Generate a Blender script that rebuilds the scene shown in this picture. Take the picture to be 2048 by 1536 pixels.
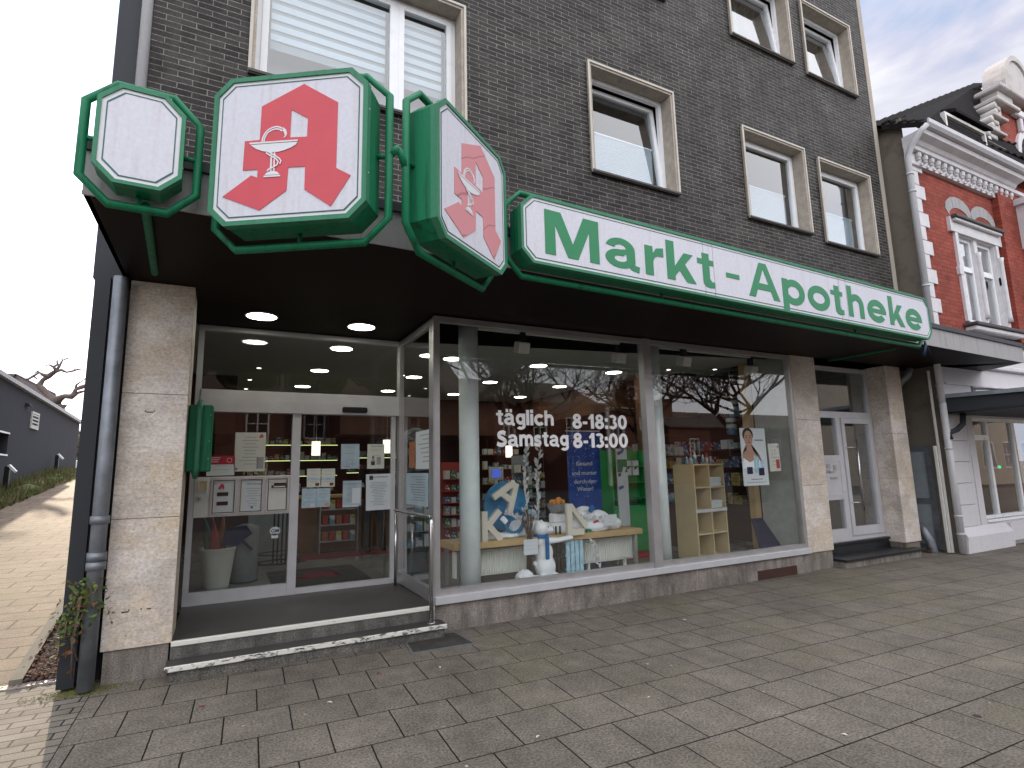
import bpy, bmesh, math, random
from mathutils import Vector, Matrix
random.seed(7)
for o in list(bpy.data.objects): bpy.data.objects.remove(o)
S = bpy.context.scene
C = S.collection
# ------------------------------------------------------------------ camera, sky, sun, exposure
FPX, YAW, PITCH, ROLL = 1109.33, 0.48178, 0.153136, -0.0224159
CAM = Vector((-2.0759, -5.6107, 1.6))
fw = Vector((math.sin(YAW)*math.cos(PITCH), math.cos(YAW)*math.cos(PITCH), math.sin(PITCH)))
r0 = Vector((math.cos(YAW), -math.sin(YAW), 0)); u0 = r0.cross(fw)
rt = r0*math.cos(ROLL)+u0*math.sin(ROLL); up = -r0*math.sin(ROLL)+u0*math.cos(ROLL)
cd = bpy.data.cameras.new('camera'); cam = bpy.data.objects.new('camera', cd); C.objects.link(cam)
cam.matrix_world = Matrix(((rt.x, up.x, -fw.x, CAM.x), (rt.y, up.y, -fw.y, CAM.y), (rt.z, up.z, -fw.z, CAM.z), (0, 0, 0, 1)))
cd.sensor_width = 36; cd.lens = FPX/2048*36; cd.clip_end = 2000; cd.clip_start = 0.05
S.camera = cam
SUN_AZ, SUN_EL = math.radians(-9.2), math.radians(15.5)
sunv = Vector((math.sin(SUN_AZ)*math.cos(SUN_EL), math.cos(SUN_AZ)*math.cos(SUN_EL), math.sin(SUN_EL)))
W = bpy.data.worlds.new('World'); S.world = W; W.use_nodes = True
nt = W.node_tree; N = nt.nodes; L = nt.links; N.clear()
out = N.new('ShaderNodeOutputWorld'); bg = N.new('ShaderNodeBackground'); L.new(bg.outputs[0], out.inputs[0])
sky = N.new('ShaderNodeTexSky'); sky.sky_type = 'NISHITA'; sky.sun_disc = False
sky.sun_elevation = SUN_EL; sky.sun_rotation = SUN_AZ % (2*math.pi)
bg.inputs[1].default_value = 0.1
tc = N.new('ShaderNodeTexCoord'); nrm = N.new('ShaderNodeVectorMath'); nrm.operation = 'NORMALIZE'
L.new(tc.outputs['Generated'], nrm.inputs[0])
sep = N.new('ShaderNodeSeparateXYZ'); L.new(nrm.outputs[0], sep.inputs[0])
def wm(op, a, b=None, c=None):
    m = N.new('ShaderNodeMath'); m.operation = op
    for i, v in enumerate((a, b, c)):
        if v is None: continue
        if isinstance(v, (int, float)): m.inputs[i].default_value = v
        else: L.new(v, m.inputs[i])
    return m.outputs[0]
elev = wm('MAXIMUM', sep.outputs[2], 0.0)
mp = N.new('ShaderNodeMapping'); mp.inputs['Scale'].default_value = (1.6, 1.6, 3.6); L.new(nrm.outputs[0], mp.inputs[0])
cn = N.new('ShaderNodeTexNoise'); cn.inputs['Scale'].default_value = 1.9; cn.inputs['Detail'].default_value = 7; cn.inputs['Roughness'].default_value = .55
cn.inputs['Distortion'].default_value = .5
L.new(mp.outputs[0], cn.inputs[0])
cr = N.new('ShaderNodeValToRGB'); L.new(cn.outputs[0], cr.inputs[0])
cr.color_ramp.elements[0].position = .38; cr.color_ramp.elements[0].color = (.44, .54, .76, 1)
cr.color_ramp.elements[1].position = .60; cr.color_ramp.elements[1].color = (.93, .93, .97, 1)
e = cr.color_ramp.elements.new(.48); e.color = (.66, .67, .82, 1)
dt = N.new('ShaderNodeVectorMath'); dt.operation = 'DOT_PRODUCT'; L.new(nrm.outputs[0], dt.inputs[0]); dt.inputs[1].default_value = sunv
glow = wm('MULTIPLY', wm('POWER', wm('MAXIMUM', dt.outputs['Value'], 0.0), 7.0), 18.0)
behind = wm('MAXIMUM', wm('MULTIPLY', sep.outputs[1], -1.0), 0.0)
lum = wm('ADD', wm('MULTIPLY', wm('POWER', elev, 5.0), 22.0), wm('MULTIPLY', behind, 21.5))      # an overcast sky is brightest overhead, extra brightness added over the street side to light the facade
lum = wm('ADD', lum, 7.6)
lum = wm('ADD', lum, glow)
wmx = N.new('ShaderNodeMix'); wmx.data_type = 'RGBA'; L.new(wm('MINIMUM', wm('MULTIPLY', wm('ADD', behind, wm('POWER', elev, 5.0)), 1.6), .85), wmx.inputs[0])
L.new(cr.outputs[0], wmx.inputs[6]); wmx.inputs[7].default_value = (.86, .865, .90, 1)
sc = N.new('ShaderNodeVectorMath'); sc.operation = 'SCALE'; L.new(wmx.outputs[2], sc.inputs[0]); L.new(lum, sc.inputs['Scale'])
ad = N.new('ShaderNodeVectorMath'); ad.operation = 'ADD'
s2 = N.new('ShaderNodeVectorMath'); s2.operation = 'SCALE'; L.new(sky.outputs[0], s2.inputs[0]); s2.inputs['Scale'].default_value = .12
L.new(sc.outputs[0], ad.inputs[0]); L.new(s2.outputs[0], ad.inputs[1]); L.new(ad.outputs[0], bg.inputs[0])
sd = bpy.data.lights.new('sun', 'SUN'); sd.energy = 3.0; sd.angle = math.radians(.5); sd.color = (1, .82, .60)
so = bpy.data.objects.new('sun', sd); C.objects.link(so); so.rotation_euler = (-sunv).to_track_quat('-Z', 'Y').to_euler()
S.view_settings.view_transform = 'Standard'; S.view_settings.look = 'None'; S.view_settings.exposure = 0.27; S.view_settings.gamma = 1
S.render.resolution_x, S.render.resolution_y = 1024, 768
try:
    S.cycles.max_bounces = 10; S.cycles.transparent_max_bounces = 16
except Exception: pass

# ------------------------------------------------------------------ measuring helpers
def ray(px, py): return fw + rt*((px-1024)/FPX) - up*((py-768)/FPX)
def ony(px, py, y):
    d = ray(px, py); return CAM + d*((y-CAM.y)/d.y)
def onz(px, py, z):
    d = ray(px, py); return CAM + d*((z-CAM.z)/d.z)
def onx(px, py, x):
    d = ray(px, py); return CAM + d*((x-CAM.x)/d.x)

# ------------------------------------------------------------------ materials
MATS = {}
class NT:
    def __init__(s, name):
        s.m = bpy.data.materials.new(name); s.m.use_nodes = True; s.t = s.m.node_tree; s.N = s.t.nodes; s.L = s.t.links
        s.N.clear(); s.out = s.N.new('ShaderNodeOutputMaterial')
        MATS[name] = s.m
    def n(s, typ, **kw):
        x = s.N.new('ShaderNode'+typ)
        for k, v in kw.items():
            if hasattr(x, k) and k not in ('inputs',): setattr(x, k, v)
            else: x.inputs[k.replace('_', ' ')].default_value = v
        return x
    def l(s, a, b): s.L.new(a, b)
    def obj(s): return s.n('TexCoord').outputs['Object']
    def math(s, op, a, b=None):
        m = s.n('Math', operation=op)
        for i, v in enumerate((a, b)):
            if v is None: continue
            if isinstance(v, (int, float)): m.inputs[i].default_value = v
            else: s.l(v, m.inputs[i])
        return m.outputs[0]
    def noise(s, vec, scale, detail=4, rough=.5, dist=0):
        x = s.N.new('ShaderNodeTexNoise'); x.inputs['Scale'].default_value = scale; x.inputs['Detail'].default_value = detail
        x.inputs['Roughness'].default_value = rough; x.inputs['Distortion'].default_value = dist; s.l(vec, x.inputs['Vector']); return x.outputs[0]
    def ramp(s, fac, *stops):
        x = s.N.new('ShaderNodeValToRGB'); s.l(fac, x.inputs[0]); el = x.color_ramp.elements
        el[0].position, el[0].color = stops[0][0], tuple(stops[0][1])+(1,) if len(stops[0][1]) == 3 else stops[0][1]
        el[1].position, el[1].color = stops[-1][0], tuple(stops[-1][1])+(1,)
        for p, c in stops[1:-1]: e = el.new(p); e.color = tuple(c)+(1,)
        return x.outputs[0]
    def mix(s, fac, a, b, mode='MIX'):
        x = s.N.new('ShaderNodeMix'); x.data_type = 'RGBA'; x.blend_type = mode
        if isinstance(fac, (int, float)): x.inputs[0].default_value = fac
        else: s.l(fac, x.inputs[0])
        for i, v in ((6, a), (7, b)):
            if isinstance(v, tuple): x.inputs[i].default_value = v+(1,) if len(v) == 3 else v
            else: s.l(v, x.inputs[i])
        return x.outputs[2]
    def mapping(s, vec, scale=(1, 1, 1), rot=(0, 0, 0), loc=(0, 0, 0)):
        x = s.N.new('ShaderNodeMapping'); s.l(vec, x.inputs[0]); x.inputs['Scale'].default_value = scale
        x.inputs['Rotation'].default_value = rot; x.inputs['Location'].default_value = loc; return x.outputs[0]
    def bump(s, h, strength=.3, dist=.01, normal=None):
        x = s.N.new('ShaderNodeBump'); x.inputs['Strength'].default_value = strength; x.inputs['Distance'].default_value = dist
        s.l(h, x.inputs['Height'])
        if normal is not None: s.l(normal, x.inputs['Normal'])
        return x.outputs[0]
    def bsdf(s, col, rough=.6, metal=0, normal=None, spec=.5, **kw):
        b = s.N.new('ShaderNodeBsdfPrincipled')
        if isinstance(col, tuple): b.inputs['Base Color'].default_value = tuple(col)[:3]+(1,)
        else: s.l(col, b.inputs['Base Color'])
        if isinstance(rough, (int, float)): b.inputs['Roughness'].default_value = rough
        else: s.l(rough, b.inputs['Roughness'])
        b.inputs['Metallic'].default_value = metal; b.inputs['Specular IOR Level'].default_value = spec
        if normal is not None: s.l(normal, b.inputs['Normal'])
        for k, v in kw.items(): b.inputs[k].default_value = v
        s.l(b.outputs[0], s.out.inputs[0]); return s.m

def plain(name, col, rough=.55, metal=0, var=.12, scale=6, bump=.0, fine=0, spec=.3):
    """an even material with soft mottling, optional fine grain"""
    t = NT(name); v = t.obj()
    n1 = t.noise(v, scale, 5, .6)
    k0, k1 = 1-var, 1+var
    c = t.ramp(n1, (.3, tuple(min(1, x*k0) for x in col)), (.7, tuple(min(1, x*k1) for x in col)))
    if fine:
        n2 = t.noise(v, fine, 2, .7)
        c = t.mix(.5, c, t.ramp(n2, (.35, (.55, .55, .55)), (.65, (1, 1, 1))), 'MULTIPLY')
    nr = t.bump(t.noise(v, fine or scale*8, 3), bump, .01) if bump else None
    r = t.math('ADD', t.math('MULTIPLY', t.math('SUBTRACT', n1, .5), .25), rough)
    return t.bsdf(c, r, metal, nr, spec)

def weathered(name, col, rust=(.2, .1, .05), rough=.45, amount=.5, metal=0, streak=True):
    t = NT(name); v = t.obj()
    m = t.mapping(v, (9, 9, .7)) if streak else v
    n1 = t.noise(m, 2.2, 6, .65); n2 = t.noise(v, 34, 3, .6)
    f = t.ramp(n1, (.52, (0, 0, 0)), (.78, (amount,)*3)); 
    c = t.mix(f, tuple(col), tuple(rust))
    c = t.mix(.25, c, t.ramp(n2, (.3, (.6, .6, .6)), (.7, (1, 1, 1))), 'MULTIPLY')
    return t.bsdf(c, t.math('ADD', t.math('MULTIPLY', n1, .3), rough-.1), metal, t.bump(n2, .08, .003), .25)

def bricks(name, c1, c2, mortar, bw, rh, ms, plane='xz', bump=.5, rot=0, shift=(0, 0), stain=.25, rough=.75, moss=None, extra=None, grain=60):
    t = NT(name); v = t.obj()
    if plane == 'xz':
        s = t.N.new('ShaderNodeSeparateXYZ'); t.l(v, s.inputs[0]); c = t.N.new('ShaderNodeCombineXYZ')
        t.l(t.math('ADD', s.outputs[0], s.outputs[1]), c.inputs[0]); t.l(s.outputs[2], c.inputs[1]); vec = c.outputs[0]
        vec = t.mapping(vec, loc=(50+shift[0], 20+shift[1], 0))
    else:
        vec = t.mapping(v, rot=(0, 0, rot), loc=(0, 0, 0)); vec = t.mapping(vec, loc=(shift[0], shift[1], 0))
    wob = t.N.new('ShaderNodeTexNoise'); wob.inputs['Scale'].default_value = 9; t.l(vec, wob.inputs['Vector'])
    w1 = t.N.new('ShaderNodeVectorMath'); w1.operation = 'SCALE'; w1.inputs['Scale'].default_value = ms*.9; t.l(wob.outputs[1], w1.inputs[0])
    w2 = t.N.new('ShaderNodeVectorMath'); w2.operation = 'ADD'; t.l(vec, w2.inputs[0]); t.l(w1.outputs[0], w2.inputs[1])
    b = t.N.new('ShaderNodeTexBrick'); t.l(w2.outputs[0], b.inputs['Vector']); b.inputs['Scale'].default_value = 1
    b.inputs['Color1'].default_value = c1+(1,); b.inputs['Color2'].default_value = c2+(1,); b.inputs['Mortar'].default_value = mortar+(1,)
    b.inputs['Brick Width'].default_value = bw; b.inputs['Row Height'].default_value = rh; b.inputs['Mortar Size'].default_value = ms
    b.inputs['Mortar Smooth'].default_value = .25; b.inputs['Bias'].default_value = 0
    big = t.noise(v, .9, 6, .65); fine = t.noise(v, grain, 3, .7); mid = t.noise(v, 7, 4, .6)
    c = b.outputs['Color']
    c = t.mix(1.0, c, t.ramp(big, (.3, (1-stain,)*3), (.7, (1+stain*.4,)*3)), 'MULTIPLY')
    c = t.mix(1.0, c, t.ramp(mid, (.3, (.82,)*3), (.7, (1.12,)*3)), 'MULTIPLY')
    c = t.mix(1.0, c, t.ramp(fine, (.34, (.5,)*3), (.66, (1.45,)*3)), 'MULTIPLY')
    if name == 'dark_clinker':
        c = t.mix(t.ramp(t.noise(t.mapping(v, (3.5, 3.5, .5)), 1.2, 7, .7), (.5, (0, 0, 0)), (.75, (.4,)*3)), c, (.10, .095, .09))
        c = t.mix(1.0, c, t.ramp(t.noise(v, 2.6, 5, .7, .6), (.3, (.65,)*3), (.7, (1.35,)*3)), 'MULTIPLY')
    if moss:
        mm = t.noise(v, .55, 7, .7, .4); f = t.ramp(mm, (.5, (0, 0, 0)), (.66, (.65,)*3))
        f2 = t.mix(1.0, f, t.ramp(fine, (.4, (0, 0, 0)), (.6, (1, 1, 1))), 'MULTIPLY')
        c = t.mix(f2, c, moss)
    if extra == 'gum':
        for scl, thr, col, keep in ((2.6, .034, (.42, .40, .36), .45), (1.3, .035, (.022, .020, .018), .45), (5.5, .04, (.5, .46, .38), .72)):
            vo = t.N.new('ShaderNodeTexVoronoi'); vo.inputs['Scale'].default_value = scl
            wv = t.N.new('ShaderNodeVectorMath'); wv.operation = 'SCALE'; wv.inputs['Scale'].default_value = .012
            nn = t.N.new('ShaderNodeTexNoise'); nn.inputs['Scale'].default_value = 40; t.l(v, nn.inputs['Vector']); t.l(nn.outputs[1], wv.inputs[0])
            av = t.N.new('ShaderNodeVectorMath'); t.l(v, av.inputs[0]); t.l(wv.outputs[0], av.inputs[1]); t.l(av.outputs[0], vo.inputs['Vector'])
            near = t.math('LESS_THAN', vo.outputs['Distance'], thr)
            sp = t.N.new('ShaderNodeSeparateColor'); t.l(vo.outputs['Color'], sp.inputs[0])
            f = t.math('MULTIPLY', near, t.math('GREATER_THAN', sp.outputs[0], keep))
            c = t.mix(t.math('MULTIPLY', f, .8), c, col)
    h = t.math('SUBTRACT', 1.0, b.outputs['Fac'])
    h = t.math('ADD', h, t.math('MULTIPLY', fine, .25))
    return t.bsdf(c, rough, 0, t.bump(h, bump, .006), .15)

# walls and ground
bricks('dark_clinker', (.019, .017, .017), (.055, .048, .045), (.25, .235, .205), .25, .0612, .0042, stain=.3, rough=.55, bump=.9)
bricks('red_brick', (.27, .055, .038), (.37, .085, .058), (.16, .06, .045), .26, .083, .007, stain=.3, bump=.7)
bricks('opposite_brick', (.10, .04, .03), (.15, .06, .05), (.12, .09, .08), .26, .08, .007, bump=.3)
bricks('pavement_slab', (.168, .147, .122), (.182, .160, .133), (.012, .0105, .009), .405, .43, .0055, plane='xy', rot=math.radians(2.35), shift=(.10+40.5, 1.635+4.3), moss=(.185, .17, .10), extra='gum', stain=.35, bump=.45, grain=62)
bricks('alley_paver', (.22, .165, .12), (.26, .20, .145), (.045, .035, .025), .55, .30, .011, plane='xy', rot=math.radians(2.35), shift=(40, 30), stain=.3, bump=.35, grain=90, moss=(.17, .16, .09))
bricks('cobble', (.17, .15, .125), (.23, .205, .17), (.035, .033, .028), .205, .108, .007, plane='xy', rot=math.radians(2.35), shift=(40.1, 30), stain=.3, bump=.6, grain=170, moss=(.13, .14, .07))
plain('asphalt', (.06, .06, .062), .85, var=.2, scale=2, fine=160, bump=.3)
def travertine():
    t = NT('travertine'); v = t.obj()
    st = t.noise(t.mapping(v, (3, 3, 22)), 1.4, 8, .68, .6); bl = t.noise(v, 3.2, 6, .6, .5); pit = t.noise(t.mapping(v, (25, 25, 110)), 1.6, 3, .6)
    c = t.ramp(st, (.3, (.48, .40, .33)), (.5, (.62, .545, .47)), (.7, (.70, .64, .58)))
    c = t.mix(t.ramp(bl, (.44, (0, 0, 0)), (.66, (.75,)*3)), c, (.60, .48, .33))
    c = t.mix(t.ramp(t.noise(v, 2.3, 8, .72, .8), (.47, (0, 0, 0)), (.60, (.75,)*3)), c, (.46, .41, .36))
    c = t.mix(t.ramp(t.noise(t.mapping(v, (1, 1, 1.6), loc=(3, 3, 5)), 1.1, 5, .6), (.5, (0, 0, 0)), (.62, (.6,)*3)), c, (.78, .72, .68))
    c = t.mix(1.0, c, t.ramp(t.noise(v, 38, 5, .75), (.3, (.72,)*3), (.62, (1.12,)*3)), 'MULTIPLY')
    c = t.mix(1.0, c, t.ramp(pit, (.34, (.5,)*3), (.42, (1,)*3)), 'MULTIPLY')
    return t.bsdf(c, .5, 0, t.bump(pit, .2, .004), .4)
travertine()
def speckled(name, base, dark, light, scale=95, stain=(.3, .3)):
    t = NT(name); v = t.obj(); n1 = t.noise(v, scale, 4, .75); n2 = t.noise(v, 2.4, 6, .7, .6); n3 = t.noise(t.mapping(v, (6, 6, 1.2)), 1.6, 6, .7)
    c = t.ramp(n1, (.32, dark), (.47, base), (.53, base), (.68, light))
    c = t.mix(1.0, c, t.ramp(n2, (.32, (.55,)*3), (.66, (1.15,)*3)), 'MULTIPLY')
    c = t.mix(1.0, c, t.ramp(n3, (.35, (.6,)*3), (.6, (1.05,)*3)), 'MULTIPLY')
    return t.bsdf(c, .75, 0, t.bump(n1, .35, .004), .35)
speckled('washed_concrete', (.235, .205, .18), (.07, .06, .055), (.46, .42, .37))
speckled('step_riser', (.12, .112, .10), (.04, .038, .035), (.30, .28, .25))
plain('step_slate', (.062, .058, .055), .5, var=.3, scale=2.5, fine=60, bump=.1)
plain('black_slate', (.018, .019, .021), .35, var=.3, scale=6, bump=.05)
def chipped():
    t = NT('chipped_white_paint'); v = t.obj(); n = t.noise(t.mapping(v, (9, 30, 30)), 1.3, 8, .75, .4)
    f = t.ramp(n, (.455, (0, 0, 0)), (.475, (1, 1, 1)))
    c = t.mix(f, (.07, .066, .062), (.66, .64, .58))
    return t.bsdf(c, .6, 0, t.bump(f, .4, .003), .4)
chipped()
def chipped2():
    t = NT('worn_white_paint'); v = t.obj(); n = t.noise(t.mapping(v, (7, 40, 40)), 1.5, 8, .75, .4)
    f = t.ramp(n, (.36, (0, 0, 0)), (.385, (1, 1, 1)))
    return t.bsdf(t.mix(f, (.07, .066, .062), (.66, .64, .58)), .6, 0, t.bump(f, .4, .003), .4)
chipped2()
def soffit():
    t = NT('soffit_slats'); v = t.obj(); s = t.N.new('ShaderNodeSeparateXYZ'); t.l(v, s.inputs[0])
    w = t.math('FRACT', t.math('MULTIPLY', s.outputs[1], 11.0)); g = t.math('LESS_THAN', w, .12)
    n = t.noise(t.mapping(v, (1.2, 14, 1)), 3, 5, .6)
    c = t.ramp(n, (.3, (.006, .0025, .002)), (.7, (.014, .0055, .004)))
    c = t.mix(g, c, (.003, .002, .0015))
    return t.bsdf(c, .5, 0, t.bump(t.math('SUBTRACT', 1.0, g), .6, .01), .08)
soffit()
weathered('fascia_grey', (.36, .35, .35), (.16, .15, .14), .6, .7)
plain('aluminium', (.50, .49, .49), .38, .75, var=.08, scale=5)
plain('aluminium_light', (.58, .58, .60), .42, .35, var=.06, scale=5)
plain('steel_tube', (.62, .61, .60), .22, .95, var=.06)
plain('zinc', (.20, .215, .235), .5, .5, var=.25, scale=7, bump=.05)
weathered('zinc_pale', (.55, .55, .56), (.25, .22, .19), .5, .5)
plain('anthracite', (.024, .026, .031), .55, var=.15, scale=4)
plain('black_metal', (.014, .014, .015), .4, var=.2)
plain('dark_strip', (.035, .036, .042), .5)
plain('white_pvc', (.78, .79, .80), .3, var=.03)
plain('off_white', (.66, .65, .61), .6, var=.08)
weathered('white_render', (.66, .64, .64), (.40, .37, .35), .75, .35)
weathered('pale_render', (.62, .60, .615), (.44, .41, .40), .75, .45)
weathered('old_plaster', (.19, .165, .13), (.08, .065, .05), .85, .8, streak=False)
weathered('beige_edge', (.40, .355, .30), (.24, .2, .17), .8, .5)
plain('window_stone', (.41, .36, .30), .7, var=.18, scale=9, fine=70, bump=.1)
plain('stone_edge', (.50, .46, .40), .6, var=.1)
weathered('sign_green', (.006, .17, .075), (.012, .03, .018), .42, .9)
weathered('sign_green_pale', (.045, .21, .115), (.02, .09, .05), .42, .6)
weathered('sign_white', (.64, .64, .70), (.50, .48, .46), .4, .6)
plain('sign_rim_white', (.66, .67, .69), .4, var=.05)
plain('sign_line_green', (.045, .12, .11), .5)
plain('letter_green', (.025, .215, .09), .42, var=.06, scale=9)
plain('apo_red', (.56, .075, .095), .42, var=.05)
plain('apo_red_outline', (.20, .05, .07), .5)
def cracked():
    t = NT('faded_cracked_red'); v = t.obj()
    w = t.N.new('ShaderNodeTexWave'); w.wave_type = 'BANDS'; w.bands_direction = 'Z'; w.inputs['Scale'].default_value = 1.3; w.inputs['Distortion'].default_value = 3.5
    w.inputs['Detail'].default_value = 2; w.inputs['Detail Scale'].default_value = 1.4; t.l(t.mapping(v, rot=(0, .5, 0)), w.inputs[0])
    f = t.ramp(w.outputs[0], (0.0, (1, 1, 1)), (.012, (0, 0, 0)))
    c = t.mix(f, (.60, .235, .25), (.38, .14, .155))
    return t.bsdf(c, .5)
cracked()
plain('paper', (.62, .66, .68), .7, var=.04)
plain('paper_cream', (.62, .62, .56), .7, var=.05)
plain('paper_blue', (.40, .50, .56), .7, var=.12, scale=5)
plain('ink', (.05, .055, .06), .7)
plain('ink_grey', (.24, .25, .26), .7)
plain('poster_red', (.42, .03, .05), .6)
plain('lettering_white', (.93, .93, .93), .5, var=.02)
plain('tile_floor', (.22, .22, .215), .18, var=.1, scale=2)
plain('shop_ceiling', (.42, .43, .41), .8, var=.03)
plain('shop_wall_brown', (.085, .034, .022), .6, var=.2, scale=2)
plain('shop_wall_grey', (.36, .38, .36), .7)
plain('beech', (.50, .35, .17), .45, var=.1, scale=3)
plain('beech_light', (.50, .40, .23), .45, var=.08, scale=3)
plain('dark_wood', (.10, .045, .022), .5, var=.2)
plain('orange_wood', (.20, .095, .035), .45, var=.15)
plain('column_paint', (.78, .85, .85), .55, var=.05)
plain('radiator_white', (.80, .82, .76), .4, var=.05)
plain('snow_wool', (.88, .90, .93), .95, var=.06, scale=20, bump=.6)
plain('pottery_white', (.86, .88, .89), .35, var=.04)
plain('letter_cream', (.66, .62, .52), .5, var=.06)
plain('scarf_blue', (.012, .13, .34), .7, var=.2)
plain('disc_blue', (.045, .22, .42), .6, var=.3, scale=7)
plain('crate_blue', (.36, .55, .64), .6, var=.3, scale=9)
plain('banner_blue', (.015, .07, .34), .5, var=.3, scale=9)
plain('green_display', (.02, .32, .075), .45, var=.1)
plain('vivid_red', (.42, .015, .02), .5)
plain('twig', (.13, .095, .075), .8, var=.3)
plain('white_branch', (.60, .60, .60), .7, var=.1)
plain('wicker', (.28, .28, .27), .8, var=.3, scale=30, bump=.3)
plain('orange_fruit', (.62, .24, .025), .5, var=.2)
plain('fabric_black', (.012, .012, .014), .85, var=.3)
plain('fabric_grey', (.035, .036, .04), .9, var=.3)
plain('skin', (.45, .27, .19), .5)
plain('hair_dark', (.03, .02, .015), .6)
plain('navy', (.012, .014, .055), .45, var=.3)
plain('cloth_red', (.40, .06, .05), .7)
plain('cloth_green', (.03, .16, .12), .7)
plain('cloth_blue', (.02, .03, .16), .7)
plain('cloth_orange', (.38, .14, .06), .7)
plain('pot_white', (.62, .64, .60), .45, var=.06)
plain('bin_grey', (.30, .34, .36), .45)
plain('mat_dark', (.045, .042, .042), .95, var=.2, fine=90)
plain('mat_red', (.15, .02, .025), .95)
def packaging(name, col, c2):
    """printed cardboard: a coloured band and patches of print on the pack"""
    t = NT(name); v = t.obj(); vo = t.N.new('ShaderNodeTexVoronoi'); vo.distance = 'CHEBYCHEV'; vo.inputs['Scale'].default_value = 3.1; t.l(v, vo.inputs['Vector'])
    sp = t.N.new('ShaderNodeSeparateColor'); t.l(vo.outputs['Color'], sp.inputs[0])
    c = t.mix(t.math('GREATER_THAN', sp.outputs[0], .62), col, c2)
    s_ = t.N.new('ShaderNodeSeparateXYZ'); t.l(v, s_.inputs[0])
    c = t.mix(t.math('MULTIPLY', t.math('GREATER_THAN', t.math('FRACT', t.math('MULTIPLY', s_.outputs[2], 9.0)), .6), t.math('GREATER_THAN', sp.outputs[1], .55)), c, (.08, .09, .11))
    return t.bsdf(c, .45, 0, None, .3)
packaging('product_white', (.60, .62, .60), (.18, .34, .46)); packaging('product_blue', (.08, .16, .32), (.6, .62, .62)); packaging('product_green', (.06, .22, .10), (.58, .6, .55))
packaging('product_red', (.35, .03, .04), (.6, .58, .55)); packaging('product_yellow', (.5, .38, .10), (.55, .55, .5))
plain('brown_metal', (.055, .025, .02), .55, var=.2)
plain('drain_steel', (.36, .30, .27), .5, .4, var=.25, scale=20)
plain('manhole', (.055, .05, .046), .6, var=.4, scale=9, fine=50, bump=.25)
plain('kerb_concrete', (.20, .18, .14), .85, var=.25, scale=4, fine=90, bump=.2)
plain('gravel', (.10, .08, .07), .9, var=.4, scale=14)
plain('leaf_green', (.07, .13, .02), .6, var=.4, scale=20)
plain('leaf_olive', (.12, .12, .03), .6, var=.4, scale=20)
plain('leaf_brown', (.14, .065, .035), .75, var=.4, scale=20)
plain('leaf_red', (.20, .04, .02), .75, var=.4, scale=20)
plain('grass', (.09, .12, .035), .8, var=.4, scale=3)
plain('grass_dry', (.20, .16, .08), .8, var=.3, scale=3)
plain('bark', (.11, .085, .075), .9, var=.3, scale=8, bump=.4)
plain('bark_dark', (.035, .028, .025), .9, var=.3, scale=8)
weathered('garage_render', (.068, .070, .080), (.04, .04, .046), .9, .6)
plain('roof_tile_dark', (.017, .015, .015), .8, var=.35, scale=7, bump=.2, spec=.05)
plain('roof_brown', (.085, .06, .05), .8, var=.25, scale=5)
plain('far_wall', (.30, .25, .24), .8)
plain('cornice_white', (.62, .60, .61), .7, var=.1, scale=4)
weathered('stone_gable', (.52, .49, .47), (.27, .24, .21), .85, .7, streak=False)
plain('slate_ledge', (.075, .065, .062), .6, var=.2)
plain('curtain', (.34, .35, .32), .85, var=.1)
plain('curtain_dark', (.15, .155, .145), .85, var=.2)
plain('blind_white', (.66, .69, .72), .7, var=.03)
plain('blind_grey', (.34, .35, .36), .7, var=.03)
plain('room_dark', (.035, .033, .03), .9)
plain('sofa_green', (.20, .23, .16), .8, var=.1)
plain('car_white', (.62, .64, .66), .2, .1)
plain('rubber', (.015, .015, .015), .8)
plain('half_timber_white', (.55, .54, .52), .8)
plain('ribbon_blue', (.012, .03, .07), .4)
def lamp(name, col, s):
    t = NT(name); e = t.n('Emission'); e.inputs[0].default_value = col+(1,); e.inputs[1].default_value = s; t.l(e.outputs[0], t.out.inputs[0]); return t.m
lamp('downlight_glow', (1, .98, .84), 18)
lamp('spot_glow', (1, .97, .85), 6)
lamp('pendant_glow', (1, .88, .66), 1.5)
lamp('strip_glow', (.62, .78, .30), 1.6)
lamp('screen_glow', (.06, .10, .45), 1.0)
lamp('green_reflection_glow', (0, .9, .35), 1.0)  # emission for the imitated green reflection, not for a lamp
def glass(name, tint=(.975, .985, .98), gain=2.0, ior=1.5, wob=.0):
    t = NT(name); f = t.n('Fresnel'); f.inputs[0].default_value = ior
    tr = t.n('BsdfTransparent'); tr.inputs[0].default_value = tint+(1,); gl = t.n('BsdfGlossy'); gl.inputs['Roughness'].default_value = .0; gl.inputs[0].default_value = (1, 1, 1, 1)
    if wob:
        nb = t.bump(t.noise(t.obj(), .8, 1), wob, .02); t.l(nb, gl.inputs['Normal'])
    mx = t.n('MixShader'); g = t.n('NewGeometry'); fac = t.math('MULTIPLY', t.math('MINIMUM', t.math('MULTIPLY', f.outputs[0], gain), 1.0), t.math('SUBTRACT', 1.0, g.outputs['Backfacing']))
    t.l(fac, mx.inputs[0]); t.l(tr.outputs[0], mx.inputs[1]); t.l(gl.outputs[0], mx.inputs[2]); t.l(mx.outputs[0], t.out.inputs[0]); return t.m
glass('shop_glass', gain=1.9, wob=.03)
glass('door_glass', gain=1.6, tint=(.94, .95, .94))
glass('window_glass', (.85, .9, .92), gain=3.2, wob=.04)
glass('neighbour_glass', (.9, .9, .88), gain=1.1, wob=.15)

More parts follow.
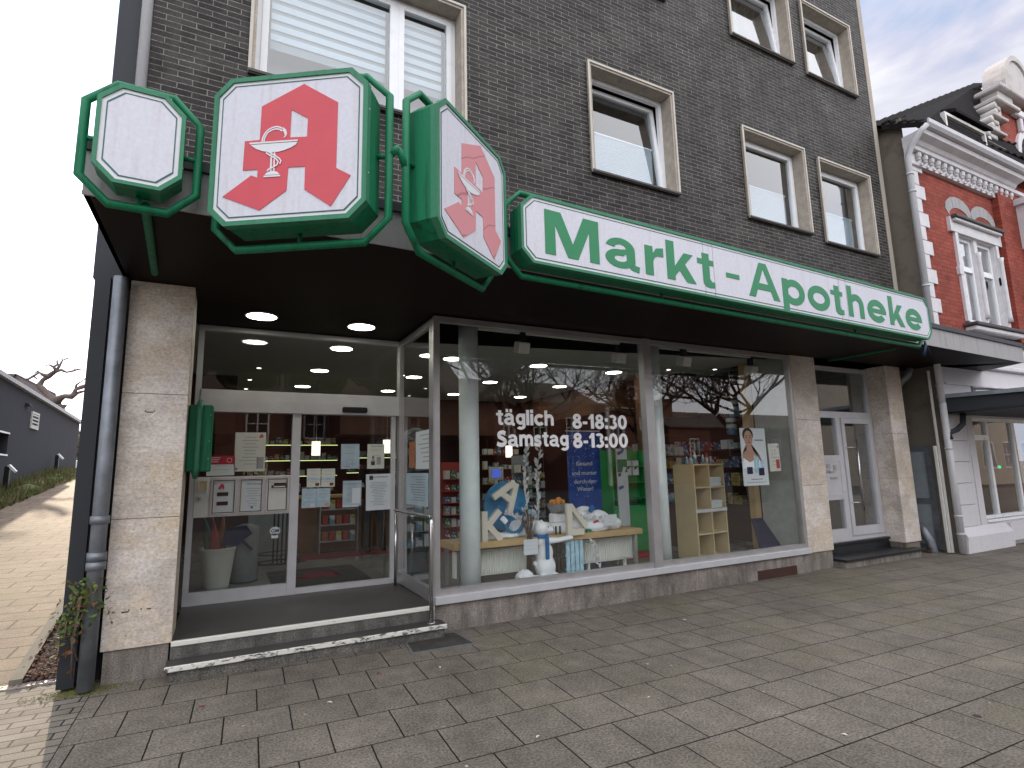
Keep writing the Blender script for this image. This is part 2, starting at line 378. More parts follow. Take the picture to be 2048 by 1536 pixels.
# ------------------------------------------------------------------ mesh building
class MB:
    def __init__(s): s.bm = bmesh.new()
    def box(s, x0, x1, y0, y1, z0, z1, M=None, bev=0):
        b = bmesh.new(); v = [b.verts.new((x, y, z)) for x in (x0, x1) for y in (y0, y1) for z in (z0, z1)]
        for f in ((0, 1, 3, 2), (4, 6, 7, 5), (0, 4, 5, 1), (2, 3, 7, 6), (0, 2, 6, 4), (1, 5, 7, 3)): b.faces.new([v[i] for i in f])
        bmesh.ops.recalc_face_normals(b, faces=b.faces)
        if bev: bmesh.ops.bevel(b, geom=b.edges[:], offset=bev, segments=1, affect='EDGES')
        if M is not None: b.transform(M)
        s.add(b); return s
    def add(s, b):
        me = bpy.data.meshes.new('tmp'); b.to_mesh(me); b.free(); s.bm.from_mesh(me); bpy.data.meshes.remove(me)
    def prism(s, pts, d, M=None):
        """pts 2-D outline (a, b) -> x=a, z=b, extruded from y=0 to y=d"""
        b = bmesh.new(); f0 = [b.verts.new((p[0], 0, p[1])) for p in pts]; f1 = [b.verts.new((p[0], d, p[1])) for p in pts]
        b.faces.new(f0); b.faces.new(f1[::-1]); n = len(pts)
        for i in range(n): b.faces.new((f0[i], f0[(i+1) % n], f1[(i+1) % n], f1[i]))
        bmesh.ops.triangulate(b, faces=[f for f in b.faces if len(f.verts) > 4])
        bmesh.ops.recalc_face_normals(b, faces=b.faces)
        if M is not None: b.transform(M)
        s.add(b); return s
    def ring(s, po, pi, y0, y1, M=None):
        b = bmesh.new(); n = len(po)
        A = [b.verts.new((p[0], y0, p[1])) for p in po]; B = [b.verts.new((p[0], y0, p[1])) for p in pi]
        A2 = [b.verts.new((p[0], y1, p[1])) for p in po]; B2 = [b.verts.new((p[0], y1, p[1])) for p in pi]
        for i in range(n):
            j = (i+1) % n
            b.faces.new((A[i], A[j], B[j], B[i])); b.faces.new((A2[i], B2[i], B2[j], A2[j]))
            b.faces.new((A[i], A2[i], A2[j], A[j])); b.faces.new((B[i], B[j], B2[j], B2[i]))
        bmesh.ops.recalc_face_normals(b, faces=b.faces)
        if M is not None: b.transform(M)
        s.add(b); return s
    def tube(s, pts, r, n=8, closed=False, caps=True):
        pts = [Vector(p) for p in pts]; b = bmesh.new(); rings = []; m = len(pts)
        rs = r if isinstance(r, (list, tuple)) else [r]*m
        pn = None
        for i, p in enumerate(pts):
            a = pts[i-1] if (i > 0 or closed) else p; c = pts[(i+1) % m] if (i < m-1 or closed) else p
            d = (c-a).normalized() if (c-a).length > 1e-9 else Vector((0, 0, 1))
            if pn is None:
                h = Vector((0, 0, 1)) if abs(d.z) < .9 else Vector((0, 1, 0)); pn = d.cross(h).normalized()
            else: pn = (pn-d*pn.dot(d)).normalized()
            q = d.cross(pn)
            rings.append([b.verts.new(p+(pn*math.cos(k*2*math.pi/n)+q*math.sin(k*2*math.pi/n))*rs[i]) for k in range(n)])
        R = range(m if closed else m-1)
        for i in R:
            A, B = rings[i], rings[(i+1) % m]
            for k in range(n): b.faces.new((A[k], A[(k+1) % n], B[(k+1) % n], B[k]))
        if caps and not closed: b.faces.new(rings[0][::-1]); b.faces.new(rings[-1])
        for f in b.faces: f.smooth = True
        bmesh.ops.recalc_face_normals(b, faces=b.faces); s.add(b); return s
    def lathe(s, prof, c, n=24, cap=True):
        b = bmesh.new(); rings = []
        for r, z in prof: rings.append([b.verts.new((c[0]+r*math.cos(k*2*math.pi/n), c[1]+r*math.sin(k*2*math.pi/n), c[2]+z)) for k in range(n)])
        for A, B in zip(rings, rings[1:]):
            for k in range(n): b.faces.new((A[k], A[(k+1) % n], B[(k+1) % n], B[k]))
        if cap: b.faces.new(rings[0][::-1]); b.faces.new(rings[-1])
        for f in b.faces:
            if len(f.verts) == 4: f.smooth = True
        s.add(b); return s
    def face(s, pts):
        b = bmesh.new(); b.faces.new([b.verts.new(p) for p in pts]); s.add(b); return s
    def slab(s, pts, d):
        """closed polygon of 3-D points thickened by vector d"""
        d = Vector(d); b = bmesh.new(); A = [b.verts.new(p) for p in pts]; B = [b.verts.new(Vector(p)+d) for p in pts]; n = len(A)
        b.faces.new(A); b.faces.new(B[::-1])
        for i in range(n): b.faces.new((A[i], B[i], B[(i+1) % n], A[(i+1) % n]))
        bmesh.ops.recalc_face_normals(b, faces=b.faces); s.add(b); return s
    def ball(s, c, r, sc=(1, 1, 1), sub=2, M=None):
        b = bmesh.new(); bmesh.ops.create_icosphere(b, subdivisions=sub, radius=r)
        for v in b.verts: v.co = Vector((v.co.x*sc[0], v.co.y*sc[1], v.co.z*sc[2]))
        if M is not None: b.transform(M)
        for v in b.verts: v.co += Vector(c)
        for f in b.faces: f.smooth = True
        s.add(b); return s
    def build(s, name, mat, parent=None, local=False, **tags):
        me = bpy.data.meshes.new(name); 
        off = Vector((0, 0, 0))
        if parent is not None and not local:
            p = parent
            while p is not None: off += p.location; p = p.parent
        elif parent is None and not local and tags.get('kind') != 'structure':
            xs = [v.co for v in s.bm.verts]
            off = Vector(((min(v.x for v in xs)+max(v.x for v in xs))/2, (min(v.y for v in xs)+max(v.y for v in xs))/2, min(v.z for v in xs)))
        if off.length: bmesh.ops.translate(s.bm, verts=s.bm.verts, vec=-off)
        s.bm.to_mesh(me); s.bm.free()
        me.materials.append(MATS[mat])
        o = bpy.data.objects.new(name, me); C.objects.link(o)
        if parent is not None: o.parent = parent
        elif not local: o.location = off
        for k, v in tags.items():
            if v: o[{'cat': 'category'}.get(k, k)] = v
        return o
def thing(name, label, cat, loc, rz=0, group=None):
    o = bpy.data.objects.new(name, None); C.objects.link(o); o.location = loc; o.rotation_euler = (0, 0, rz); o.empty_display_size = .2
    o['label'] = label; o['category'] = cat
    if group: o['group'] = group
    return o
def meshobj(name, me, mat, parent=None, **tags):
    me.materials.clear(); me.materials.append(MATS[mat]); o = bpy.data.objects.new(name, me); C.objects.link(o)
    if parent is not None: o.parent = parent
    for k, v in tags.items():
        if v: o[{'cat': 'category'}.get(k, k)] = v
    return o
def glyph(txt, bold=0.0, depth=.02, spacing=1.0, res=6):
    cu = bpy.data.curves.new('t', 'FONT'); cu.body = txt; cu.extrude = depth; cu.offset = bold; cu.space_character = spacing; cu.resolution_u = res
    ob = bpy.data.objects.new('t', cu); C.objects.link(ob); bpy.context.view_layer.update()
    dg = bpy.context.evaluated_depsgraph_get(); me = bpy.data.meshes.new_from_object(ob.evaluated_get(dg))
    bpy.data.objects.remove(ob); bpy.data.curves.remove(cu); return me
def fit_text(mb, txt, x0, x1, z0, z1, y, M=None, bold=.02, d=.003, spacing=1.0):
    """lettering fitted to a rectangle of the x-z plane, its face at y, d thick behind it"""
    me = glyph(txt, bold, .01, spacing); xs = [v.co.x for v in me.vertices]; ys = [v.co.y for v in me.vertices]
    a0, a1, b0, b1 = min(xs), max(xs), min(ys), max(ys)
    for v in me.vertices:
        a = x0+(v.co.x-a0)/max(a1-a0, 1e-6)*(x1-x0); b = z0+(v.co.y-b0)/max(b1-b0, 1e-6)*(z1-z0)
        v.co = Vector((a, y+(d if v.co.z < 0 else 0), b))
    b = bmesh.new(); b.from_mesh(me); bpy.data.meshes.remove(me)
    if M is not None: b.transform(M)
    bmesh.ops.recalc_face_normals(b, faces=b.faces)
    mb.add(b)
def organic(parts, voxel=.012, smooth=4):
    """one continuous surface from overlapping ellipsoids / limbs"""
    m = MB()
    for p in parts:
        if p[0] == 'b': m.ball(p[1], p[2], p[3] if len(p) > 3 else (1, 1, 1), 3)
        else: m.tube(p[1], p[2], 12)
    me = bpy.data.meshes.new('o'); m.bm.to_mesh(me); m.bm.free(); ob = bpy.data.objects.new('o', me); C.objects.link(ob)
    r = ob.modifiers.new('r', 'REMESH'); r.mode = 'VOXEL'; r.voxel_size = voxel; r.use_smooth_shade = True
    if smooth: q = ob.modifiers.new('s', 'SMOOTH'); q.iterations = smooth; q.factor = .5
    bpy.context.view_layer.update(); dg = bpy.context.evaluated_depsgraph_get()
    res = bpy.data.meshes.new_from_object(ob.evaluated_get(dg)); bpy.data.objects.remove(ob); bpy.data.meshes.remove(me)
    for f in res.polygons: f.use_smooth = True
    b = MB(); b.bm.from_mesh(res); bpy.data.meshes.remove(res); return b
def wall(mb, x0, x1, z0, z1, holes, y0, y1):
    """wall in the x-z plane with rectangular openings"""
    xs = sorted({x0, x1, *[h[0] for h in holes], *[h[1] for h in holes]}); zs = sorted({z0, z1, *[h[2] for h in holes], *[h[3] for h in holes]})
    xs = [x for x in xs if x0 <= x <= x1]; zs = [z for z in zs if z0 <= z <= z1]
    def solid(i, j):
        if i < 0 or j < 0 or i >= len(xs)-1 or j >= len(zs)-1: return False
        cx, cz = (xs[i]+xs[i+1])/2, (zs[j]+zs[j+1])/2
        return not any(h[0] < cx < h[1] and h[2] < cz < h[3] for h in holes)
    b = bmesh.new()
    def q(*p): b.faces.new([b.verts.new(v) for v in p])
    for i in range(len(xs)-1):
        for j in range(len(zs)-1):
            if not solid(i, j): continue
            a, c, d, e = xs[i], xs[i+1], zs[j], zs[j+1]
            q((a, y0, d), (c, y0, d), (c, y0, e), (a, y0, e)); q((a, y1, d), (a, y1, e), (c, y1, e), (c, y1, d))
            if not solid(i-1, j): q((a, y0, d), (a, y0, e), (a, y1, e), (a, y1, d))
            if not solid(i+1, j): q((c, y0, d), (c, y1, d), (c, y1, e), (c, y0, e))
            if not solid(i, j-1): q((a, y0, d), (a, y1, d), (c, y1, d), (c, y0, d))
            if not solid(i, j+1): q((a, y0, e), (c, y0, e), (c, y1, e), (a, y1, e))
    bmesh.ops.remove_doubles(b, verts=b.verts, dist=1e-5); bmesh.ops.recalc_face_normals(b, faces=b.faces); mb.add(b)
def frame(mb, x0, x1, z0, z1, w, y0, y1, wb=None, M=None):
    wb = wb or w
    mb.ring([(x0, z0), (x1, z0), (x1, z1), (x0, z1)], [(x0+w, z0+wb), (x1-w, z0+wb), (x1-w, z1-w), (x0+w, z1-w)], y0, y1, M)
# ------------------------------------------------------------------ the ground
ALX = -3.12
def ramp_z(y): 
    return 0 if y < .3 else (.077*(y-.3) if y < 23 else .077*22.7+.01*(y-23) if y < 60 else .077*22.7+.37)
g = MB()
ys = [-400, -120, -40, -14, 0, .3, 23, 60, 400]
for a, b in zip(ys, ys[1:]):
    g.face([(-400, a, ramp_z(a)-.012), (ALX, a, ramp_z(a)-.012), (ALX, b, ramp_z(b)-.012), (-400, b, ramp_z(b)-.012)])
    g.face([(ALX, a, -.012), (400, a, -.012), (400, b, -.012), (ALX, b, -.012)])
g.build('ground', 'asphalt', kind='structure')
g = MB(); g.face([(-2.86, -10.5, 0), (60, -10.5, 0), (60, 3, 0), (-2.86, 3, 0)]); g.build('pavement', 'pavement_slab', kind='structure')
g = MB(); g.face([(-20, -10.5, 0), (-2.866, -10.5, 0), (-2.866, .30, 0), (-20, .30, 0)]); g.build('cobbled_strip', 'cobble', kind='structure')
g = MB()
for a, b in ((.36, 23), (23, 60)):
    ka = -3.44-.095*(a-.36) if a < 23 else -4.3; kb = -4.3
    if a < 1: 
        for k in range(6):
            y0 = .36+k*1.0; y1 = y0+1.0
            xx = lambda y: -3.46-.07*(y-.36)
            g.face([(-40, y0, ramp_z(y0)), (xx(y0), y0, ramp_z(y0)), (xx(y1), y1, ramp_z(y1)), (-40, y1, ramp_z(y1))])
        g.face([(-40, 6.36, ramp_z(6.36)), (-3.16, 6.36, ramp_z(6.36)), (-3.16, 23, ramp_z(23)), (-40, 23, ramp_z(23))])
    else: g.face([(-40, a, ramp_z(a)), (40, a, ramp_z(a)), (40, b, ramp_z(b)), (-40, b, ramp_z(b))])
g.build('alley_paving', 'alley_paver', kind='structure')
g = MB(); g.face([(-3.46, .36, .0), (-3.12, .36, .0), (-3.12, 6.36, ramp_z(6.36)-.004), (-3.88, 6.36, ramp_z(6.36)-.004)]); g.build('gravel_bed', 'gravel', kind='structure')
g = MB()
g.slab([(-3.47, .36, .05), (-3.385, .36, .05), (-3.785, 6.3, ramp_z(6.3)+.05), (-3.87, 6.3, ramp_z(6.3)+.05)], (0, 0, -.14)); g.build('kerb', 'kerb_concrete', kind='structure')
g = MB(); g.box(-20, -3.12, .295, .375, -.03, .002); g.build('drain_channel', 'rubber', kind='structure')
t = thing('drain_grate', 'long pale steel drain grate set across the foot of the alley', 'drain grate', (-5, .33, 0))
g = MB()
g.box(-9, -3.14, .290, .302, 0, .010); g.box(-9, -3.14, .364, .376, 0, .010); g.box(-9, -3.14, .330, .336, 0, .0095)
x = -9.0
while x < -3.15: g.box(x, x+.014, .302, .364, 0, .009); x += .036
g.build('grating', 'drain_steel', t)
# ------------------------------------------------------------------ the pharmacy building
B = thing('apartment_building', 'dark clinker apartment block with beige stone pillars and the pharmacy on its ground floor', 'building', (0, 0, 0))
uw = [  # upper windows x0 x1 z0 z1 kind
    (-2.03, .30, 5.56, 7.24, 'big'), (2.13, 3.68, 5.51, 7.16, 'tilt'), (5.16, 6.72, 5.46, 7.05, 'pleat'), (7.10, 8.65, 5.38, 6.99, 'pleat'),
    (5.13, 6.72, 8.70, 10.25, 'open'), (7.10, 8.61, 8.64, 10.2, 'open'), (2.13, 3.68, 8.74, 10.3, 'open')]
m = MB(); wall(m, -2.86, 9.06, 3.62, 13.0, [w[:4] for w in uw], 0, .34); m.build('brick_wall', 'dark_clinker', B)
m = MB(); m.box(-2.86, 9.2, -.012, .30, 3.36, 3.618); m.build('canopy_beam', 'dark_strip', B)
m = MB(); m.box(9.062, 9.19, -.01, 9.5, 3.3, 13.0); m.build('edge_plaster', 'beige_edge', B)
m = MB(); m.box(-2.86, 9.06, .34, 9.6, 7.9, 8.0); m.box(-2.86, 9.06, .34, 9.6, 4.2, 4.3); m.box(-2.86, 9.06, 9.5, 9.7, -.1, 13); m.box(-2.86, 9.06, .34, 9.5, 12.9, 13.02)
for x in (-2.75, 1.3, 4.5, 6.95, 8.95): m.box(x-.05, x+.05, .34, 9.5, 3.6, 12.9)
m.box(-2.8, 9, 3.2, 3.3, 4.3, 12.8)
m.build('inner_walls', 'room_dark', B)
m = MB(); m.box(-3.13, -2.862, .05, 9.6, 3.3, 13.0); m.box(-3.10, -2.99, -.03, 9.6, .03, 3.3); m.box(-3.10, -2.93, .02, .5, .05, 3.3)
m.build('side_cladding', 'anthracite', B)
m = MB(); m.box(-2.985, -2.86, .2, 9.6, 0, 3.3); m.build('side_wall', 'dark_strip', B)
# upper windows
def up_window(x0, x1, z0, z1, kind):
    w = MB(); d = .26
    # stone lining of the opening: head, jambs and sill, proud of the brick
    w.box(x0, x1, -.035, d, z1-.05, z1); w.box(x0, x0+.05, -.035, d, z0+.03, z1-.052); w.box(x1-.05, x1, -.035, d, z0+.03, z1-.052)
    W_ = w.build('window', 'window_stone', B)
    e = MB(); frame(e, x0-.012, x1+.012, z0-.004, z1+.012, .03, -.052, -.036); e.build('edge_trim', 'stone_edge', W_)
    s = MB(); s.box(x0-.01, x1+.01, -.07, d, z0, z0+.028); s.build('sill', 'slate_ledge', W_)
    X0, X1, Z0, Z1 = x0+.052, x1-.052, z0+.03, z1-.052
    f = MB(); frame(f, X0, X1, Z0, Z1, .055, d-.09, d-.03)
    xm = X0+(X1-X0)*.67
    leaves = [(X0+.05, X1-.05)]
    if kind == 'big':
        leaves = [(X0+.05, xm-.02), (xm+.02, X1-.05)]; f.box(xm-.03, xm+.03, d-.1, d-.03, Z0+.055, Z1-.055)
    f.build('frame', 'white_pvc', W_)
    for (a, b) in leaves:
        M = Matrix.Identity(4)
        if kind in ('tilt', 'open'): M = Matrix.Translation((0, d-.05, Z0+.05)) @ Matrix.Rotation(-math.radians(5.5), 4, 'X') @ Matrix.Translation((0, -d+.05, -Z0-.05))
        q = MB(); frame(q, a, b, Z0+.05, Z1-.05, .065, d-.105, d-.035, M=M); sash = q.build('sash', 'white_pvc', W_)
        p = MB(); p.box(a+.06, b-.06, d-.075, d-.070, Z0+.11, Z1-.11, M=M); p.build('pane', 'window_glass', sash)
        q = MB(); q.box(b-.05, b-.03, d-.13, d-.106, (Z0+Z1)/2-.07, (Z0+Z1)/2+.05, M=M); q.build('handle', 'aluminium', sash) if kind == 'big' and False else q.bm.free()
    if kind == 'big':
        for (a, b) in leaves:
            bl = MB(); z = Z1-.12; n = 0
            while z > Z0+.62: bl.box(a+.09, b-.09, d+.02, d+.026, z-.075, z); z -= .125
            bl.build('blind', 'blind_white', W_)
            b2 = MB(); b2.box(a+.09, b-.09, d+.034, d+.038, Z0+.55, Z1-.1); b2.build('blind', 'blind_grey', W_)
            b3 = MB(); b3.box(a-.02, b+.02, d+.25, d+.26, Z0, Z1); b3.build('curtain', 'curtain', W_)
    elif kind in ('pleat', 'tilt'):
        for (a, b) in leaves:
            bl = MB(); n = 22; zt = Z0+(Z1-Z0)*.50; z0b = Z0+.12
            for k in range(n):
                za = z0b+(zt-z0b)*k/n; zb = z0b+(zt-z0b)*(k+1)/n
                bl.slab([(a+.1, d+.01, za), (b-.1, d+.01, za), (b-.1, d+.024, (za+zb)/2), (a+.1, d+.024, (za+zb)/2)], (0, .003, 0))
                bl.slab([(a+.1, d+.024, (za+zb)/2), (b-.1, d+.024, (za+zb)/2), (b-.1, d+.01, zb), (a+.1, d+.01, zb)], (0, .003, 0))
            bl.box(a+.1, b-.1, d, d+.03, zt, zt+.02)
            bl.build('pleated_blind', 'blind_white', W_)
    else:
        c = MB(); n = 44
        pts = [(X0+.05+(X1-X0-.1)*k/n, d+.34+.05*math.sin(k*1.9)+.02*math.sin(k*.7)) for k in range(n+1)]
        for (xa, ya), (xb, yb) in zip(pts, pts[1:]):
            if (X0+X1)/2-.28 < xa < (X0+X1)/2-.0: continue
            c.face([(xa, ya, Z0), (xb, yb, Z0), (xb, yb, Z1), (xa, ya, Z1)])
        c.build('curtain', 'curtain', W_)
for w in uw: up_window(*w)
# canopy
CF = [(-2.90, -1.675), (-.65, -1.655), (10.66, -1.17)]
def cy(x): return -1.675+(.02/2.25)*(x+2.9) if x < -.65 else -1.655+(.485/11.31)*(x+.65)
m = MB()
b = bmesh.new(); P = [(-2.90, -1.64), (-.65, -1.62), (10.62, -1.14), (11.05, .40), (9.25, .40), (9.25, 1.39), (-.12, 1.39), (-2.38, 1.39), (-2.38, -.01), (-2.90, -.01)]
P = [(-2.90, -1.64), (-.65, -1.62), (10.62, -1.14), (11.05, -.36), (9.38, -.36), (9.38, .45), (8.42, .45), (8.42, -.012), (-.04, -.012), (-.04, 1.38), (-2.37, 1.38), (-2.37, -.012), (-2.90, -.012)]
m.prism([(x, -y) for x, y in P], .03, Matrix(((1, 0, 0, 0), (0, 0, -1, 0), (0, 1, 0, 3.30), (0, 0, 0, 1))))
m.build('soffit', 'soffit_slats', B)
m = MB()
for (x0, y0), (x1, y1) in zip(CF, CF[1:]): m.slab([(x0, y0, 3.30), (x1, y1, 3.30), (x1, y1, 3.575), (x0, y0, 3.575)], (0, .03, 0))
m.slab([(-2.90, -1.64, 3.30), (-2.90, -.01, 3.30), (-2.90, -.01, 3.575), (-2.90, -1.64, 3.575)], (.03, 0, 0))
m.slab([(10.66, -1.17, 3.30), (11.09, -.37, 3.30), (11.09, -.37, 3.575), (10.66, -1.17, 3.575)], (-.03, 0, 0))
for (x0, y0), (x1, y1) in zip(CF, CF[1:]): m.slab([(x0, y0-.012, 3.288), (x1, y1-.012, 3.288), (x1, y1-.012, 3.312), (x0, y0-.012, 3.312)], (0, .012, 0))
m.build('fascia', 'fascia_grey', B)
m = MB()
for (x0, y0), (x1, y1) in zip(CF, CF[1:]): m.slab([(x0-.01, y0-.025, 3.576), (x1, y1-.025, 3.576), (x1, y1-.025, 3.645), (x0-.01, y0-.025, 3.645)], (0, .06, 0))
m.slab([(-2.9, -1.61, 3.60), (-.65, -1.59, 3.60), (10.66, -1.11, 3.60), (11.0, -.36, 3.60), (9.3, -.02, 3.60), (-2.9, -.02, 3.60)], (0, 0, .02))
m.build('canopy_edge', 'dark_strip', B)
# pillars
def pillar(x0, x1, zb, joints, y1, base='washed_concrete', bx=0):
    p = MB(); zs = [zb]+joints+[3.296]
    for a, b in zip(zs, zs[1:]): p.box(x0, x1, -.02, .028, a+.002, b-.002, bev=.002)
    for a, b in zip(zs, zs[1:]): p.box(x0+.001, x0+.03, .031, y1, a+.002, b-.002); p.box(x1-.03, x1-.001, .031, y1, a+.002, b-.002)
    o = p.build('pillar', 'travertine', B)
    q = MB(); q.box(x0+.02, x1-.02, .0, y1-.002, -.02, zb-.003); q.build('plinth', base, o)
    c = MB(); c.box(x0+.032, x1-.032, .03, y1-.01, zb, 3.29); c.build('core', 'old_plaster', o)
pillar(-2.845, -2.365, .255, [1.27, 2.31], .5)
pillar(5.80, 6.40, .265, [1.26, 2.27], .55)
pillar(8.38, 8.85, .215, [1.3, 2.08], .62, 'old_plaster')
# display window base, sill and frame
m = MB(); m.box(-.09, 5.80, -.03, .35, -.02, .268, bev=.006); m.build('display_plinth', 'washed_concrete', B)
m = MB(); m.box(4.64, 5.47, -.04, -.02, -.01, .125); cv = m.build('cellar_vent', 'brown_metal', B)
m = MB()
m.box(-.10, 5.80, -.075, .10, .27, .345, bev=.004)
m.build('window_sill', 'aluminium_light', B)
def display(x0, x1, name):
    f = MB(); frame(f, x0, x1, .346, 3.285, .06, -.02, .06); o = f.build('display_window', 'aluminium', B)
    p = MB(); p.box(x0+.055, x1-.055, .018, .026, .395, 3.235); p.build('pane', 'shop_glass', o); return o
D1 = display(-.09, 2.86, ''); D2 = display(2.866, 5.79, '')
m = MB(); m.box(2.80, 2.93, -.045, -.021, .346, 3.285); m.build('mullion', 'aluminium', B)
# return glazing along the entrance recess
f = MB(); f.box(-.09, -.03, .062, .10, .27, 3.28); f.box(-.09, -.03, 1.30, 1.38, .25, 3.28); f.box(-.09, -.03, .10, 1.30, .27, .40); f.box(-.09, -.03, .10, 1.30, 3.20, 3.28); f.box(-.09, -.03, .10, .16, .40, 3.2)
SG = f.build('side_glazing', 'aluminium', B)
m = MB(); m.box(-.064, -.056, .16, 1.30, .40, 3.20); m.build('pane', 'door_glass', SG)
m = MB(); m.box(-.105, -.0905, -.03, .05, .06, .268); m.box(-.10, -.0905, -.012, .03, .345, 3.28); m.build('corner_post', 'aluminium', B)
# platform and step
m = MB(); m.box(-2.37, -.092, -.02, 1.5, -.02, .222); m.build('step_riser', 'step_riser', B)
m = MB(); m.box(-2.37, -.092, .004, 1.5, .2225, .262); m.build('step_tread', 'step_slate', B)
m = MB(); m.box(-2.368, -.093, -.034, .003, .222, .264, bev=.006); m.build('step_nosing', 'worn_white_paint', B)
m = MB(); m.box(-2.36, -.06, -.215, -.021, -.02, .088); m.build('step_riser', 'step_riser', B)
m = MB(); m.box(-2.39, -.04, -.222, -.035, .089, .127); m.build('step_tread', 'step_slate', B)
m = MB(); m.box(-2.392, -.038, -.243, -.223, .084, .128, bev=.006); m.build('step_nosing', 'chipped_white_paint', B)
# entrance: fixed light, sliding door, letter-box panel
YD = 1.40
DR = MB()
frame(DR, -2.37, -.03, .262, 3.29, .055, YD-.04, YD+.05)
DR.box(-2.315, -.085, YD-.055, YD+.05, 2.44, 2.56); DR.box(-2.315, -.085, YD-.075, YD+.05, 2.31, 2.437)
DR.box(-1.355, -1.26, YD-.05, YD+.04, .262, 2.308)
DR.box(-2.315, -1.357, YD-.045, YD+.04, .262, .385)
DR.box(-1.258, -.085, YD-.02, YD+.02, .262, .30); DR.box(-.17, -.115, YD-.02, YD+.03, .30, 2.308)
E_ = DR.build('entrance', 'aluminium_light', B)
m = MB(); m.box(-2.315, -1.357, YD, YD+.006, .385, 1.16); m.box(-2.315, -1.357, YD, YD+.006, 1.60, 2.31); m.box(-1.258, -.17, YD+.006, YD+.012, .30, 2.31); m.box(-2.315, -.085, YD, YD+.006, 2.56, 3.235)
m.build('pane', 'door_glass', E_)
m = MB(); m.box(-.80, -.50, YD-.13, YD-.076, 2.335, 2.40, bev=.012); m.build('door_sensor', 'black_metal', E_)
LB = MB(); LB.box(-2.315, -1.357, YD-.05, YD-.005, 1.165, 1.595); 
LB = LB.build('letterbox_panel', 'off_white', B)
m = MB()
for a, b in ((-2.165, -1.905), (-1.895, -1.63), (-1.615, -1.365)): frame(m, a, b, 1.18, 1.58, .022, YD-.066, YD-.051)
m.build('display_case_frame', 'aluminium', LB)
m = MB(); 
for a, b in ((-2.165, -1.905), (-1.895, -1.63), (-1.615, -1.365)): frame(m, a+.024, b-.024, 1.204, 1.556, .006, YD-.060, YD-.051)
m.box(-1.53, -1.40, YD-.062, YD-.052, 1.485, 1.51); m.box(-1.555, -1.385, YD-.064, YD-.052, 1.455, 1.484)
m.box(-2.10, -1.99, YD-.058, YD-.052, 1.385, 1.425); m.box(-2.10, -1.99, YD-.058, YD-.052, 1.285, 1.325)
m.build('slot', 'brown_metal', LB)
m = MB(); m.box(-1.535, -1.41, YD-.068, YD-.0645, 1.462, 1.474); m.build('flap', 'paper', LB)
m = MB(); frame(m, -2.29, -2.195, 1.44, 1.56, .010, YD-.064, YD-.051); m.build('intercom', 'paper_cream', LB)
m = MB(); m.box(-2.279, -2.206, YD-.058, YD-.052, 1.452, 1.548); m.build('intercom_plate', 'beech_light', LB)
m = MB(); m.box(-2.30, -2.245, YD-.056, YD-.052, 1.34, 1.385); m.build('lock', 'aluminium', LB)
m = MB(); m.box(-2.277, -2.268, YD-.0575, YD-.0565, 1.35, 1.375); m.build('keyhole', 'ink', LB)
# downlights: soffit and shop
def disc(x, y, z, r, mat='downlight_glow'):
    q = MB(); q.lathe([(r, 0), (r, .012)], (x, y, z), 32); o = q.build('downlight', mat, B)
    q = MB(); q.ring([(r*1.13*math.cos(a*math.pi/16), r*1.13*math.sin(a*math.pi/16)) for a in range(32)], [(r*1.001*math.cos(a*math.pi/16), r*1.001*math.sin(a*math.pi/16)) for a in range(32)], 0, .018,
        Matrix(((1, 0, 0, x), (0, 0, 0, y), (0, 0, 0, z), (0, 0, 0, 1))) @ Matrix.Identity(4)) if False else q.lathe([(r*1.002, 0), (r*1.12, 0), (r*1.12, .016), (r*1.002, .016), (r*1.002, 0)], (x, y, z-.002), 32, cap=False)
    q.build('rim', 'aluminium', o)
for x, y in ((-1.77, .75), (-.70, .79)): disc(x, y, 3.286, .15)
for x, y in ((-.69, 2.05), (-.71, 3.85), (-.75, 5.7), (.97, 2.15), (2.5, 2.18), (4.11, 2.26), (.93, 3.95), (2.48, 4.02), (4.10, 4.06), (2.45, 5.85), (.95, 5.8), (4.1, 5.8)): disc(x, y, 3.285, .14)
for x, y in ((-1.62, 3.95), (-1.7, 5.2), (-1.72, 6.4), (4.87, 1.68), (5.66, 1.36), (5.7, 2.2), (.1, 6.9), (1.5, 7.0), (3.2, 7.0)): disc(x, y, 3.287, .035, 'spot_glow')
# shop shell
m = MB(); m.box(-2.75, 6.2, 1.46, 8.6, .19, .262); m.box(-.028, 5.79, .10, 1.459, .19, .262); m.build('shop_floor', 'tile_floor', B)
m = MB(); m.box(-2.75, 6.95, 1.452, 8.6, 3.30, 3.36); m.box(-.025, 5.85, .061, 1.45, 3.30, 3.36); m.build('shop_ceiling', 'shop_ceiling', B)
m = MB(); m.box(-2.85, 6.95, 8.4, 8.6, .2, 3.3); m.box(-2.85, -2.7, 1.5, 8.4, .2, 3.3); m.build('shop_wall', 'shop_wall_brown', B)
m = MB(); m.box(6.2, 6.35, .6, 8.4, .2, 3.3); m.box(5.762, 5.798, .062, .70, .27, 3.298); m.box(5.80, 6.2, .56, .66, .2, 3.3); m.build('shop_wall', 'shop_wall_grey', B)
m = MB(); m.box(6.17, 6.199, .67, 8.3, .27, 3.298); m.build('shop_wall', 'shop_wall_brown', B)
m = MB(); m.box(.2, 6.2, 6.9, 8.4, 2.45, 3.298); m.box(-2.7, -1.9, 4.9, 8.4, 2.3, 3.298); m.build('bulkhead', 'shop_wall_brown', B)
m = MB(); m.box(5.35, 5.75, 1.9, 6.5, 2.5, 3.298); m.box(4.7, 5.6, 3.0, 6.6, 2.7, 3.298); m.build('bulkhead', 'dark_wood', B)
for x, y in ((.45, .32), (3.26, .32)):
    m = MB(); m.lathe([(.115, .262), (.115, 3.298)], (x, y, 0), 28); m.build('column', 'column_paint', B)
